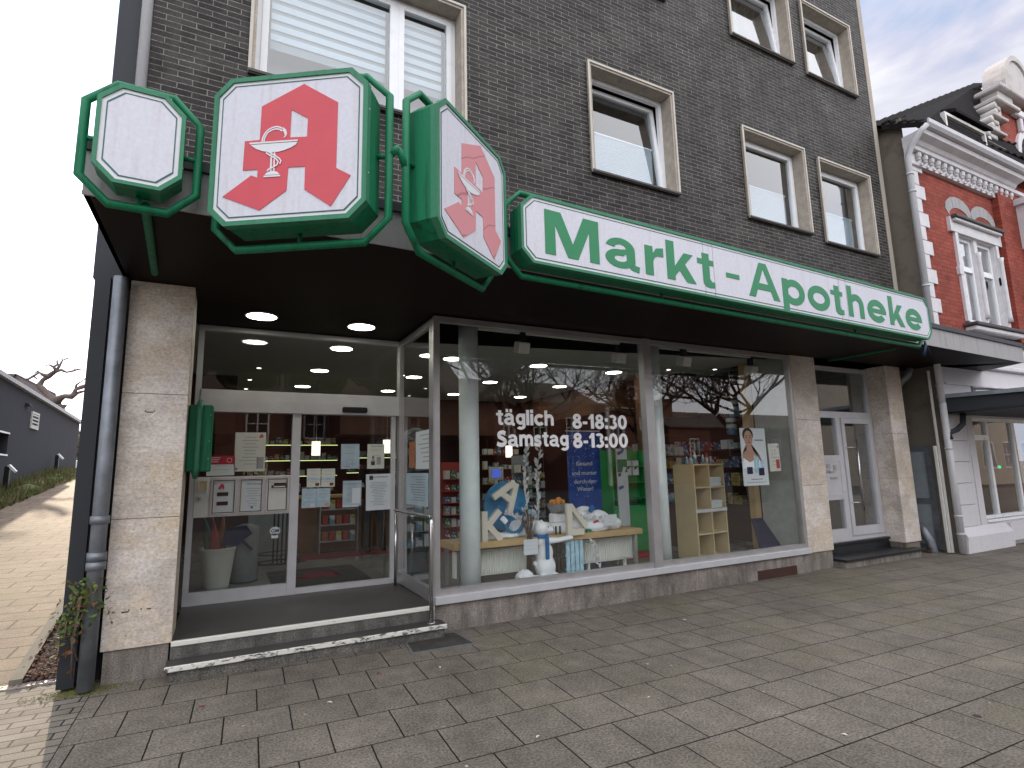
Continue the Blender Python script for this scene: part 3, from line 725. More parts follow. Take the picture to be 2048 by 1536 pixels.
for x0, x1 in ((.55, 2.7), (3.15, 5.3)):
    m = MB(); m.box(x0, x1, .30, .34, 3.27, 3.298); m.build('lamp_rail', 'off_white', B)
for px, py in ((1042, 695), (1236, 715), (1366, 722), (1500, 740)):
    p = onz(px, py, 3.10); q = MB(); q.box(p.x-.075, p.x+.075, p.y-.10, p.y+.06, 3.03, 3.17, Matrix.Translation(p) @ Matrix.Rotation(.3, 4, 'X') @ Matrix.Translation(-p), bev=.01)
    o = q.build('spotlight', 'off_white', B); q = MB(); q.box(p.x-.02, p.x+.055, p.y-.03, p.y+.03, 3.17, 3.295); q.build('bracket', 'black_metal', o)
# apartment entrance
YA = .33
A0, A1 = 6.98, 8.375
A0 = 6.43
f = MB(); frame(f, A0, A1, .30, 3.26, .07, YA-.03, YA+.05); f.box(A0+.07, A1-.07, YA-.03, YA+.05, 2.36, 2.47)
f.box(7.30, 7.42, YA-.03, YA+.05, .37, 2.36); f.box(A0+.07, 7.30, YA-.03, YA+.05, 1.62, 1.72); f.box(A0+.07, 7.30, YA-.03, YA+.05, .98, 1.08); f.box(A0+.07, 7.30, YA-.03, YA+.05, .37, .50)
frame(f, 7.425, 8.30, .375, 2.355, .085, YA-.05, YA+.03, .14)
AD = f.build('apartment_door', 'aluminium_light', B)
m = MB(); m.box(A0+.07, A1-.07, YA, YA+.006, 2.47, 3.19); m.box(A0+.07, 7.30, YA, YA+.006, 1.72, 2.36); m.box(A0+.07, 7.30, YA, YA+.006, .50, .98); m.box(7.51, 8.215, YA-.01, YA-.004, .515, 2.27); m.build('pane', 'window_glass', AD)
m = MB(); m.box(A0+.07, 7.30, YA-.02, YA, 1.08, 1.62); dp = m.build('mail_panel', 'aluminium_light', AD)
p1 = ony(1655, 940, YA-.03); p2 = ony(1690, 978, YA-.03)
m = MB()
for k, (px, py, w, h) in enumerate(((1657, 932, .09, .07), (1657, 942, .09, .05), (1670, 935, .07, .09), (1664, 944, .16, .03), (1668, 956, .18, .035))):
    p = ony(px, py, YA-.03); m.box(p.x-w/2, p.x+w/2, YA-.033, YA-.021, p.z-h/2, p.z+h/2)
m.build('bell_plate', 'aluminium', dp)
pt, pb = ony(1705, 885, YA-.14), ony(1720, 1024, YA-.14)
m = MB(); m.tube([(7.66, YA-.13, .78), (7.66, YA-.13, 1.98)], .016); m.tube([(7.66, YA-.13, .92), (7.46, YA-.05, .92)], .010); m.tube([(7.66, YA-.13, 1.85), (7.46, YA-.05, 1.85)], .010); m.build('pull_handle', 'steel_tube', AD)
m = MB(); m.box(6.40, 8.38, .42+.05, 2.0, .25, .30); m.box(6.45, 8.37, 2.0, 2.1, .3, 3.3); m.build('hall', 'shop_wall_grey', B)
m = MB(); m.box(6.402, 8.378, YA-.10, YA+.05, .262, .299, bev=.003); m.box(6.402, 8.378, YA-.07, YA+.04, .13, .26); m.box(6.402, 8.60, -.20, YA-.071, .095, .129, bev=.004); m.build('entrance_step', 'black_slate', B)
m = MB(); m.box(6.42, 8.50, -.17, YA-.072, -.02, .094); m.build('step_base', 'washed_concrete', B)
m = MB(); m.box(8.36, 8.379, .05, YA-.1, .13, .22); m.build('step_cheek', 'washed_concrete', B)
# a small pipe behind the third pillar, and the leaning rainwater pipe at its foot
def pipe(name, pts, r, mat, label=None, clips=(), parent=None, cat='drainpipe'):
    q = MB(); q.tube(pts, r, 14)
    for c in clips: 
        q.tube([Vector(c)-Vector((0, 0, .03)), Vector(c)+Vector((0, 0, .03))], r*1.22, 14)
    if parent: return q.build(name, mat, parent)
    return q.build(name, mat, None, label=label, cat=cat)
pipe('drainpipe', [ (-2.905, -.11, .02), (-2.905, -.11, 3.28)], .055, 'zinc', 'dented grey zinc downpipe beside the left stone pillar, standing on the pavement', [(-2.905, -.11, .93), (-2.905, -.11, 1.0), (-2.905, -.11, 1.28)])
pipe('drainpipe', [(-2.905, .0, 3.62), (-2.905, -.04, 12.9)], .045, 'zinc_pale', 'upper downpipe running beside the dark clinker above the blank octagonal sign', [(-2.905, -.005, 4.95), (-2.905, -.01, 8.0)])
pipe('drainpipe', [ony(1838, 1050, .10), ony(1848, 1062, .02), ony(1860, 1082, -.05), ony(1867, 1100, -.08), ony(1869, 1128, -.08)], [.065, .07, .075, .065, .05], 'zinc', 'short bent pipe at the foot of the right stone pillar', [])
pipe('drainpipe', [(8.95, -.15, 3.27), (8.93, -.10, 3.12), (8.90, .02, 3.02), (8.90, .06, 2.95)], .06, 'zinc', 'short grey pipe elbow under the canopy beside the right pillar', [])
pipe('drainpipe', [(9.24, -.06, 13), (9.30, -.10, 12.2), (9.34, -.12, 11.6), (9.26, -.02, 11.25), (9.2, .0, 11.15)], .04, 'white_pvc', 'white pipe bend at the upper right corner of the clinker wall', [])
# ------------------------------------------------------------------ illuminated signs (local frame: x along the face, z up, y = 0 at the face, casing behind)
def octo(Wd, H, c, e=0.0):
    Wd += e; H += e; c += e*.6
    return [(-Wd+c, H), (Wd-c, H), (Wd, H-c), (Wd, -H+c), (Wd-c, -H), (-Wd+c, -H), (-Wd, -H+c), (-Wd, H-c)]
def sign(name, label, cat, X, Y, Z, th, Wd, H, c, depth=.20, off=.085, back=.16, margin=.030, group=None, inset=.030):
    t = thing(name, label, cat, (X, Y, Z), th, group)
    m = MB(); m.prism(octo(Wd-.004, H-.004, c), depth, Matrix.Translation((0, .012, 0))); m.build('casing', 'sign_green', t, local=True)
    m = MB(); m.ring(octo(Wd, H, c), octo(Wd-margin, H-margin, c-margin*.42), -.004, .05); m.build('rim', 'sign_green_pale', t, local=True)
    m = MB(); m.prism(octo(Wd-margin, H-margin, c-margin*.42), .004, Matrix.Translation((0, .006, 0))); m.build('face_border', 'sign_rim_white', t, local=True)
    q = margin+inset
    m = MB(); m.prism(octo(Wd-q, H-q, c-q*.42), .002, Matrix.Translation((0, .0035, 0))); m.build('face', 'sign_white', t, local=True)
    m = MB(); m.ring(octo(Wd-q+.006, H-q+.006, c-q*.42), octo(Wd-q, H-q, c-q*.42), .0015, .0055); m.build('border_line', 'sign_line_green', t, local=True)
    o = octo(Wd, H, c, off); m = MB(); m.tube([(a, back, b) for a, b in o], .026, 10, closed=True)
    for a, b in ((Wd-.01, 0), (-Wd+.01, 0)):
        if abs(a) < 1: m.tube([(a, back, b), (a+math.copysign(off, a), back, b)], .016, 8)
    for a in ([-Wd*.5, Wd*.5] if Wd > 1 else [0]):
        m.tube([(a, back, H-.01), (a, back, H+off)], .014, 8); m.tube([(a, back, -H+.01), (a, back, -H-off)], .014, 8)
    m.build('pipe_frame', 'sign_green', t, local=True)
    m = MB()
    for a, b in ((Wd-.002, H*.45), (Wd-.002, -H*.4), (Wd*.6, H-.002), (-Wd*.6, H-.002)): m.ball((a, .03, b), .007, sub=1)
    m.build('screw', 'aluminium', t, local=True)
    return t
S0 = sign('blank_sign', 'small blank octagonal light box in a green pipe frame at the left canopy corner', 'sign', -2.597, -1.940, 3.589, .025, .2217, .31, .104, depth=.17, off=.075, back=.14, margin=.022, inset=.030)
A_OUT = [(.088, .418), (.312, .271), (.311, -.168), (.405, -.224), (.284, -.416), (.114, -.295), (.114, -.144), (.005, -.141), (-.001, -.292), (-.17, -.411), (-.415, -.304), (-.234, -.176), (-.193, -.194), (-.192, -.140), (-.291, -.138), (-.287, .058), (-.189, .058), (-.186, .288)]
A_IN = [(.011, .248), (.121, .179), (.119, .055), (.008, .059)]
def poly2(outer, hole, y, d, bm_out):
    b = bmesh.new(); vo = [b.verts.new((p[0], y, p[1])) for p in outer]; vh = [b.verts.new((p[0], y, p[1])) for p in hole]
    ed = [b.edges.new((vo[i], vo[(i+1) % len(vo)])) for i in range(len(vo))]+[b.edges.new((vh[i], vh[(i+1) % len(vh)])) for i in range(len(vh))]
    bmesh.ops.triangle_fill(b, edges=ed, use_beauty=True)
    r = bmesh.ops.extrude_face_region(b, geom=b.faces[:]); bmesh.ops.translate(b, verts=[v for v in r['geom'] if isinstance(v, bmesh.types.BMVert)], vec=(0, d, 0))
    bmesh.ops.recalc_face_normals(b, faces=b.faces); bm_out.add(b)
def emblem(t, mat, omat, k=1.0):
    m = MB(); poly2(A_OUT, A_IN, -.0005, .0035, m); m.build('letter_emblem', mat, t, local=True)
    def line(m, pts, w, y=-.0035, d=.0025):
        pts = [Vector((p[0], 0, p[1])) for p in pts]; Lf, Rg = [], []
        for i, p in enumerate(pts):
            a = pts[max(i-1, 0)]; c = pts[min(i+1, len(pts)-1)]; dd = (c-a).normalized(); n = Vector((-dd.z, 0, dd.x)); ww = w[i] if isinstance(w, list) else w
            Lf.append(p+n*ww/2); Rg.append(p-n*ww/2)
        o = Lf+Rg[::-1]; 
        for i in range(len(pts)-1):
            m.prism([(Lf[i].x, Lf[i].z), (Lf[i+1].x, Lf[i+1].z), (Rg[i+1].x, Rg[i+1].z), (Rg[i].x, Rg[i].z)], d, Matrix.Translation((0, y, 0)))
    m = MB(); BOWL = [(-.246, .026), (.061, .023), (.050, .005), (.020, -.012), (-.02, -.026), (-.06, -.034), (-.115, -.034), (-.165, -.022), (-.21, -.002)]
    m.prism([(-.256, .042), (.066, .038), (.060, .028), (-.250, .031)], .002, Matrix.Translation((0, -.0045, 0)))
    m.prism(BOWL, .002, Matrix.Translation((0, -.0045, 0)))
    line(m, [(-.106, -.032), (-.106, -.158)], .011); line(m, [(-.086, -.032), (-.086, -.158)], .009)
    m.prism([(-.150, -.197), (-.042, -.199), (-.043, -.189), (-.149, -.187)], .002, Matrix.Translation((0, -.0045, 0)))
    m.prism([(-.143, -.184), (-.047, -.186), (-.060, -.170), (-.083, -.160), (-.108, -.160), (-.130, -.168)], .002, Matrix.Translation((0, -.0045, 0)))
    m.build('goblet', 'sign_rim_white', t, local=True)
    m = MB()
    arc = [(-.172, .043), (-.168, .070), (-.155, .098), (-.135, .120), (-.108, .134), (-.081, .138), (-.055, .131), (-.036, .115)]
    line(m, arc, .009); line(m, [(a*.86-.0117, b*.84+.007) for a, b in arc], .009)
    line(m, [(-.043, .125), (-.027, .108), (-.018, .085), (-.020, .070), (-.030, .058)], [.016, .020, .016, .008, .004])
    body = [(-.140, -.035), (-.118, -.052), (-.092, -.068), (-.070, -.084), (-.058, -.102), (-.066, -.122), (-.090, -.136), (-.113, -.144), (-.128, -.158)]
    line(m, body, .009, -.0062); line(m, [(a+.018, b+.004) for a, b in body[:-3]], .008, -.0062)
    m.build('snake', 'sign_rim_white', t, local=True)
A1 = sign('pharmacy_sign', 'square light box with a bright red pharmacy A and white goblet, beside the blank box', 'sign', -1.807, -2.175, 3.612, -.579, .505, .5, .106, depth=.22, off=.075, back=.19)
emblem(A1, 'apo_red', 'apo_red_outline')
A2 = sign('pharmacy_sign', 'light box with a faded, cracked pink pharmacy A, turned away to the right', 'sign', -.530, -2.145, 3.604, .641, .505, .5, .103, depth=.22, off=.075, back=.19)
emblem(A2, 'faded_cracked_red', 'apo_red_outline')
# link pipe between the two A signs (part of the first)
def loc_to_world(t, v): return Vector(t.location)+Matrix.Rotation(t.rotation_euler.z, 3, 'Z') @ Vector(v)
def world_to_loc(t, v): return Matrix.Rotation(-t.rotation_euler.z, 3, 'Z') @ (Vector(v)-Vector(t.location))
pa = Vector((.58, .19, .01)); pb = world_to_loc(A1, loc_to_world(A2, (-.58, .19, -.05))); mid = (pa+pb)/2+Vector((.02, -.0, .06))
m = MB(); m.tube([pa, pa+(mid-pa)*.75+Vector((0, 0, .03)), mid, pb], .026, 10); m.build('link_pipe', 'sign_green', A1, local=True)
MK = sign('shop_sign', 'long white light box with green lettering along the canopy edge', 'sign', 3.344, -1.743, 3.562, .041, 3.357, .30, .108, depth=.17, off=.07, back=.15, margin=.024)
LT = [('M', -3.125, -2.555, -.195, .197), ('a', -2.485, -2.085, -.203, .097), ('r', -2.012, -1.775, -.195, .097), ('k', -1.735, -1.345, -.195, .197), ('t', -1.312, -1.075, -.203, .155),
      ('-', -.895, -.690, -.047, .003), ('A', -.552, -.030, -.195, .202), ('p', .030, .435, -.284, .097), ('o', .495, .930, -.203, .097), ('t', .965, 1.210, -.203, .155),
      ('h', 1.315, 1.660, -.195, .197), ('e', 1.745, 2.180, -.203, .097), ('k', 2.265, 2.635, -.195, .197), ('e', 2.680, 3.110, -.203, .097)]
def smooth_pts(P, n=5):
    out = []; P = [Vector((p[0], p[1])) for p in P]
    for i in range(len(P)-1):
        p0, p1, p2, p3 = P[max(i-1, 0)], P[i], P[i+1], P[min(i+2, len(P)-1)]
        for k in range(n):
            u = k/n; out.append(.5*((2*p1)+(p2-p0)*u+(2*p0-5*p1+4*p2-p3)*u*u+(3*p1-p0-3*p2+p3)*u**3))
    return out+[P[-1]]
BO = 0.0
def stroke(P, w, sm=True):
    w += BO
    Q = smooth_pts(P) if sm else [Vector(p) for p in P]; Lf, Rg = [], []
    for i, p in enumerate(Q):
        d = (Q[min(i+1, len(Q)-1)]-Q[max(i-1, 0)]).normalized(); n = Vector((-d.y, d.x))*w/2; Lf.append(p+n); Rg.append(p-n)
    return [[tuple(Lf[i]), tuple(Lf[i+1]), tuple(Rg[i+1]), tuple(Rg[i])] for i in range(len(Q)-1)]
def arcp(cx, cz, rx, rz, a0, a1, n=26): return [(cx+rx*math.cos(math.radians(a0+(a1-a0)*k/n)), cz+rz*math.sin(math.radians(a0+(a1-a0)*k/n))) for k in range(n+1)]
def arcs(cx, cz, rx, rz, wx, wz, a0, a1, n=34):
    wx += BO; wz += BO*.7
    o = arcp(cx, cz, rx+wx/2, rz+wz/2, a0, a1, n); q = arcp(cx, cz, rx-wx/2, rz-wz/2, a0, a1, n); return [[o[i], o[i+1], q[i+1], q[i]] for i in range(n)]
def R4(a, b, c, d): return [[(a-BO/2, c-(BO*.3 if c > .01 else 0)), (b+BO/2, c-(BO*.3 if c > .01 else 0)), (b+BO/2, d+BO*.3), (a-BO/2, d+BO*.3)]]
def base_glyphs(): return {
 'M': [[[(0, 0), (.105, 0), (.105, .39), (0, .39)], [(.465, 0), (.57, 0), (.57, .39), (.465, .39)], [(.105, .27), (.105, .39), (.165, .39), (.285, .125), (.285, 0), (.232, 0)], [(.285, 0), (.285, .125), (.405, .39), (.465, .39), (.465, .27), (.338, 0)]]],
 'a': [arcs(.172, .190, .118, .078, .098, .062, 168, 0), R4(.241, .339, .06, .192), stroke([(.29, .062), (.305, .028), (.385, .012)], .06), arcs(.165, .092, .118, .062, .098, .060, 60, 330)+[], [[(.19, .128), (.245, .150), (.245, .200), (.15, .178)]], [[(.20, .0), (.245, .035), (.245, .095), (.205, .055)]]],
 'r': [R4(0, .10, 0, .293), [[(.10, .145), (.10, .225), (.145, .280), (.235, .297), (.235, .205), (.165, .205), (.125, .185)]]],
 'k': [R4(0, .105, 0, .39), [[(.10, .135), (.235, .293), (.362, .293), (.10, .04)]], [[(.145, .135), (.222, .205), (.388, 0), (.262, 0)]]],
 't': [R4(.072, .172, .07, .36), R4(0, .071, .238, .293), R4(.173, .236, .238, .293), [[(.072, .07), (.080, .028), (.115, .002), (.165, -.006), (.24, .0), (.24, .062), (.195, .060), (.175, .070), (.172, .09)]]],
 '-': [R4(0, .2, 0, .05)],
 'p': [R4(0, .098, -.089, .293), arcs(.198, .147, .150, .112, .098, .080, -150, 150)],
 'o': [arcs(.2, .147, .165, .108, .100, .084, 0, 360)],
 'h': [R4(0, .10, 0, .392), arcs(.185, .165, .118, .095, .100, .080, 150, 0, 20), R4(.253, .353, 0, .166)],
 'e': [arcs(.2, .147, .160, .108, .096, .082, 0, 322), R4(.075, .33, .120, .176), R4(.31, .408, .120, .147)],
}
GL = base_glyphs()
for k, (ch, a, b, c, d) in enumerate(LT):
    m = MB()
    if ch == 'A':
        o_ = [(0, 0), (.205, .40), (.325, .40), (.53, 0), (.42, 0), (.378, .092), (.152, .092), (.11, 0)]; h_ = [(.183, .165), (.347, .165), (.265, .335)]
        f_ = lambda p: (a+p[0]/.53*(b-a), c+p[1]/.40*(d-c)); poly2([f_(p) for p in o_], [f_(p) for p in h_], -.0006, .0032, m)
    else:
        allp = [p for g_ in GL[ch] for q_ in g_ for p in q_]; u0, u1 = min(p[0] for p in allp), max(p[0] for p in allp); v0, v1 = min(p[1] for p in allp), max(p[1] for p in allp)
        for gi, g_ in enumerate(GL[ch]):
            for q_ in g_: m.prism([(a+(p[0]-u0)/(u1-u0)*(b-a), c+(p[1]-v0)/(v1-v0)*(d-c)) for p in q_], .0032, Matrix.Translation((0, -.0006-.0003*gi, 0)))
        if ch == '-': pass
    m.build('letter', 'letter_green', MK, local=True)
m = MB()
for x in (-1.215, -1.075, 1.16, 1.30):
    m = MB(); m.box(x-.002, x+.002, .0015, .0045, -.272, .272); m.build('panel_joint', 'fascia_grey', MK, local=True)
BO = .016
GL = base_glyphs()
GL.update({
 'l': [R4(0, .10, 0, .392)], 'i': [R4(0, .10, 0, .293), R4(0, .10, .325, .405)], 'c': [arcs(.2, .147, .155, .108, .10, .082, 42, 318)],
 'g': [arcs(.165, .155, .122, .10, .095, .078, 0, 360), R4(.243, .341, -.02, .293), arcs(.17, -.02, .122, .058, .098, .066, 0, -145)],
 'm': [R4(0, .10, 0, .293), arcs(.165, .170, .10, .092, .096, .078, 150, 0), R4(.218, .313, 0, .171), arcs(.378, .170, .10, .092, .096, .078, 150, 0), R4(.431, .526, 0, .171)],
 's': [stroke([(.285, .228), (.19, .256), (.085, .228), (.095, .172), (.21, .140), (.275, .085), (.19, .034), (.03, .055)], .072)],
 'S': [stroke([(.335, .318), (.235, .350), (.10, .318), (.095, .245), (.235, .190), (.335, .125), (.25, .045), (.12, .038), (.02, .072)], .088)],
 '8': [arcs(.17, .287, .092, .066, .085, .066, 0, 360), arcs(.17, .108, .115, .078, .095, .072, 0, 360)],
 '1': [R4(.10, .20, 0, .385), [[(.0, .285), (.0995, .36), (.0995, .385), (.0995, .27), (.03, .225)][0:1]+[(.0995, .375), (.0995, .275), (.035, .232)]]],
 '3': [arcs(.13, .287, .098, .064, .085, .068, 150, -80), arcs(.13, .110, .115, .078, .092, .070, 80, -150)],
 '0': [arcs(.17, .193, .120, .158, .098, .072, 0, 360)], ':': [R4(0, .095, 0, .088), R4(0, .095, .20, .288)],
})
GL['ä'] = GL['a']+[R4(.06, .135, .325, .40), R4(.205, .28, .325, .40)]
GL['T'] = GL['t']
def word(m, txt, x0, x1, zb, k, y, d=.003, gap=.038):
    # letters set on the baseline zb; k scales the heights, the widths are spread over x0..x1
    W_ = []; 
    for ch in txt:
        xs_ = [p[0] for g_ in GL[ch] for q_ in g_ for p in q_]; W_.append((min(xs_), max(xs_)))
    tot = sum(b-a for a, b in W_)+gap*(len(txt)-1); f = (x1-x0)/tot; x = x0
    for ch, (a, b) in zip(txt, W_):
        m = MB()
        for gi, g_ in enumerate(GL[ch]):
            for q_ in g_: m.prism([(x+(p[0]-a)*f, zb+p[1]*k) for p in q_], d, Matrix.Translation((0, y-.0003*gi, 0)))
        m.build('window_letter', 'lettering_white', D1); x += (b-a+gap)*f
for nm, tx, a, b, zb, k in (('täglich', 'täglich', .655, 1.415, 2.105, .45), ('hours', '8-18:30', 1.68, 2.515, 2.078, .46), ('Samstag', 'Samstag', .655, 1.615, 1.862, .45), ('hours', '8-13:00', 1.68, 2.515, 1.845, .46)):
    GL['-'] = [R4(0, .15, .12, .185)]; word(None, tx, a, b, zb, k, .014)
# small fixings left in the first pillar
m = MB()
for px, py in ((258, 1220), (282, 1218), (291, 822), (309, 822)):
    p = ony(px, py, -.02); m.ball((p.x, -.021, p.z), .007, (1, .3, 1), 1)
m.build('anchor_holes', 'ink', B)
m = MB()
for px, py, w in ((250, 1224, .05), (298, 1217, .03), (300, 824, .05)):
    p = ony(px, py, -.0215); m.box(p.x-w/2, p.x+w/2, -.0222, -.0215, p.z-.006, p.z+.004)
m.build('rust_stain', 'roof_brown', B)
# struts to the soffit
q = onz(310, 541, 3.285); p = loc_to_world(S0, (.03, .14, -.385))
m = MB(); m.tube([p, (p.x-.0, p.y+.05, 3.255), (q.x, q.y, 3.265)], [.018, .027, .027], 10); m.build('strut', 'sign_green', S0)
for o in [o for o in bpy.data.objects if o.name.startswith('strut')]:
    o.matrix_parent_inverse = Matrix.Rotation(-S0.rotation_euler.z, 4, 'Z')
m = MB(); q1 = onz(1790, 697, 3.27); q2 = onz(1656, 722, 3.27); v1 = world_to_loc(MK, q1); v2 = world_to_loc(MK, q2); m.tube([v1, v2], .016, 8); m.build('strut', 'sign_green', MK, local=True)
p = loc_to_world(MK, (3.40, .12, -.33))
m = MB(); m.tube([p+Vector((0, 0, .05)), p, p+Vector((-.04, 0, -.07)), p+Vector((-.09, 0, -.16)), p+Vector((-.06, 0, -.17)), p+Vector((0, 0, -.05))], [.012, .02, .022, .02, .014, .01], 8); m.tube([p, p+Vector((.06, 0, -.06)), p+Vector((.13, 0, -.15))], [.014, .012, .004], 6)
m.build('ribbon', 'ribbon_blue', None, label='knotted dark blue ribbon hanging from the right end of the long green-lettered sign', cat='ribbon')
# green sign seen edge-on inside the entrance
t = thing('wall_sign', 'small green sign box mounted edge-on to the left pillar inside the entrance recess', 'sign', (-2.27, .25, 1.56))
m = MB(); m.box(-2.362, -2.165, .22, .62, 1.645, 2.255, bev=.01); m.build('casing', 'sign_green', t)
m = MB(); m.tube([(-2.30, .30, 2.22), (-2.27, .185, 2.28), (-2.275, .17, 2.20), (-2.275, .17, 1.68), (-2.28, .19, 1.60), (-2.30, .30, 1.66)], .023, 10); m.build('pipe_frame', 'sign_green_pale', t)
m = MB(); 
for z in (2.16, 1.92, 1.76): m.ball((-2.185, .217, z), .006, sub=1)
m.build('screw', 'aluminium', t)
# handrail
t = thing('handrail', 'stainless steel handrail on the right side of the entrance steps', 'handrail', (-.17, -.13, .127))
m = MB(); X = -.165; m.tube([(X, 1.16, .27), (X, 1.16, 1.12)], .018, 12); m.build('post', 'steel_tube', t)
m = MB(); m.tube([(X, 1.20, 1.145), (X, -.08, 1.145), (X, -.12, 1.13), (X, -.135, 1.09), (X, -.135, .13)], .021, 12); m.build('rail', 'steel_tube', t)
m = MB(); m.lathe([(.045, 0), (.045, .008)], (X, -.135, .128), 20); m.build('base_flange', 'steel_tube', t)
# ------------------------------------------------------------------ notices on the glass
def notice(label, tl, br, y, mat='paper', lines=0, head=None, headcol='ink', name='notice', cat='notice', extras=(), group=None, linecol='ink_grey', x=None):
    a, b = ony(tl[0], tl[1], y), ony(br[0], br[1], y)
    x0, x1, z0, z1 = a.x, b.x, min(a.z, b.z), max(a.z, b.z)
    t = thing(name, label, cat, ((x0+x1)/2, y, z0), 0, group); t.rotation_euler = (0, random.uniform(-.014, .014), 0)
    m = MB(); m.box(x0, x1, y, y+.002, z0, z1); m.build('sheet', mat, t)
    w, h = x1-x0, z1-z0
    if lines:
        m = MB(); zt = z1-h*(.24 if head else .12)
        for k in range(lines):
            zz = zt-(zt-z0-h*.1)*k/max(lines, 1); ww = w*(.35+.4*random.random()); cx = (x0+x1)/2
            m.box(cx-ww/2, cx+ww/2, y-.0012, y-.0004, zz-h*.006, zz+h*.006)
        m.build('print', linecol, t)
    if head:
        m = MB()
        for i, hd in enumerate(head if isinstance(head, (list, tuple)) else [head]):
            fit_text(m, hd, x0+w*.2, x1-w*.12, z1-h*(.115+.075*i), z1-h*(.06+.075*i), y-.0012, bold=.01, d=.0008)
        m.build('heading', headcol, t)
    for (u0, u1, v0, v1, mt) in extras:
        m = MB(); m.box(x0+w*u0, x0+w*u1, y-.0022, y-.0014, z0+h*v0, z0+h*v1); m.build('picture', mt, t)
    return t
def small_emblem(t, x, z, s, y, name='logo', mat='apo_red'):
    m = MB(); P_ = [(a*s, b*s) for a, b in A_OUT]
    m.prism(P_, .001, Matrix.Translation((x, y, z)))
    m.prism([(a*s, b*s) for a, b in A_IN], .0006, Matrix.Translation((x, y-.0008, z))) if False else None
    m.build(name, mat, t)
z1_ = lambda a, b: (360+a*.1823, 780+b*.1823)
z2_ = lambda a, b: (590+a*.15625, 820+b*.15625)
YG = YD-.012
t = notice('red and white notice half hidden behind the green edge-on sign', z1_(300, 722), z1_(596, 935), YG, 'paper', 4, name='notice')
a, b = ony(*z1_(300, 722), YG), ony(*z1_(596, 815), YG)
m = MB(); m.box(a.x, b.x, YG-.0012, YG-.0004, b.z, a.z); m.build('red_band', 'poster_red', t)
m = MB(); m.ring([(b.x-.05+.026*math.cos(k*math.pi/8), b.z+.045+.026*math.sin(k*math.pi/8)) for k in range(16)], [(b.x-.05+.022*math.cos(k*math.pi/8), b.z+.045+.022*math.sin(k*math.pi/8)) for k in range(16)], YG-.002, YG-.0013)
for k in range(3): m.box(a.x+.04, a.x+.13-.01*k, YG-.002, YG-.0013, b.z+.07-.022*k, b.z+.077-.022*k)
m.build('white_print', 'paper', t)
t = notice('large grey-white poster with a small red A, left of the sliding door', z1_(612, 465), z1_(928, 888), YG, 'paper_cream', 9, name='poster', cat='poster', extras=((.72, .95, .06, .36, 'fascia_grey'), (.04, .12, .04, .10, 'ink_grey')))
p = ony(*z1_(895, 506), YG); small_emblem(t, p.x, p.z, .055, YG-.003)
p = ony(*z1_(455, 1060), YD-.055); small_emblem(LB, p.x, p.z, .075, YD-.059)
t = notice('white card with two dark display slots in the letter-box panel', z1_(398, 1012), z1_(603, 1345), YD-.0525, 'paper')
t = notice('white text sheet with a black dot in the middle letter-box case', z1_(693, 1005), z1_(905, 1325), YD-.0525, 'paper', 8, head=['Markt-Apotheke'], extras=((.42, .52, .10, .16, 'ink'),))
t = notice('pale blue sheet with a sketched drawing, high on the sliding door', z2_(595, 435), z2_(823, 750), YG, 'paper_blue', 3, name='notice', extras=((.15, .5, .08, .10, 'ink_grey'), (.3, .32, .1, .3, 'ink_grey'), (.6, .62, .12, .34, 'ink_grey'), (.4, .8, .18, .2, 'ink_grey')))
t = notice('white tutoring notice with green heading and a small drawn figure', z2_(928, 437), z2_(1140, 748), YG, 'paper_cream', 3, head=['Nachhilfe'], headcol='letter_green', extras=((.22, .45, .14, .30, 'ink'), (.28, .40, .32, .46, 'skin'), (.27, .41, .43, .50, 'ink'), (.55, .8, .16, .48, 'fascia_grey')))
for lab, tl, br, mt in (('pale green card, upper left of the four small cards on the sliding door', (158, 752), (325, 985), 'leaf_brown'), ('pale green card, upper right of the four small cards on the sliding door', (342, 752), (508, 980), 'leaf_brown'),
                        ('pale blue card with a small red picture, lower left of the four small cards', (90, 1010), (265, 1248), 'product_red'), ('pale blue card with a small tan picture, lower right of the four small cards', (276, 1005), (446, 1236), 'beech')):
    notice(lab, z2_(*tl), z2_(*br), YG, 'paper_blue' if 'blue' in lab else 'paper_cream', 4, name='card', cat='card', extras=((.62, .9, .06, .22, mt), (.05, .95, .38, .48, 'crate_blue')), group='four cards taped to the sliding door')
notice('light blue printed sheet with a dark blue bottom edge on the sliding door', z2_(614, 908), z2_(845, 1215), YG, 'paper_blue', 16, extras=((0, 1, -.06, 0, 'product_blue'), (.5, .95, .08, .7, 'paper'), (.02, .98, .86, .88, 'ink_grey')))
notice('largest white notice with many centred lines, right half of the sliding door', z2_(915, 822), z2_(1228, 1270), YG, 'paper', 15, head=['Apotheken'], extras=((.13, .28, .84, .96, 'ink'),))
# round sticker
p = ony(550, 1062, YG); t = thing('sticker', 'round white sticker with blue letters low on the fixed entrance pane', 'sticker', p)
m = MB(); m.prism([(p.x+.055*math.cos(k*math.pi/10), p.z+.05*math.sin(k*math.pi/10)) for k in range(20)], .0015, Matrix.Translation((0, YG, 0))); m.box(p.x-.035, p.x+.035, YG, YG+.0015, p.z-.08, p.z-.03); m.build('sheet', 'paper', t)
m = MB(); fit_text(m, 'GM', p.x-.04, p.x+.04, p.z-.018, p.z+.022, YG-.001, bold=.01, d=.0008); m.build('print', 'cloth_blue', t)
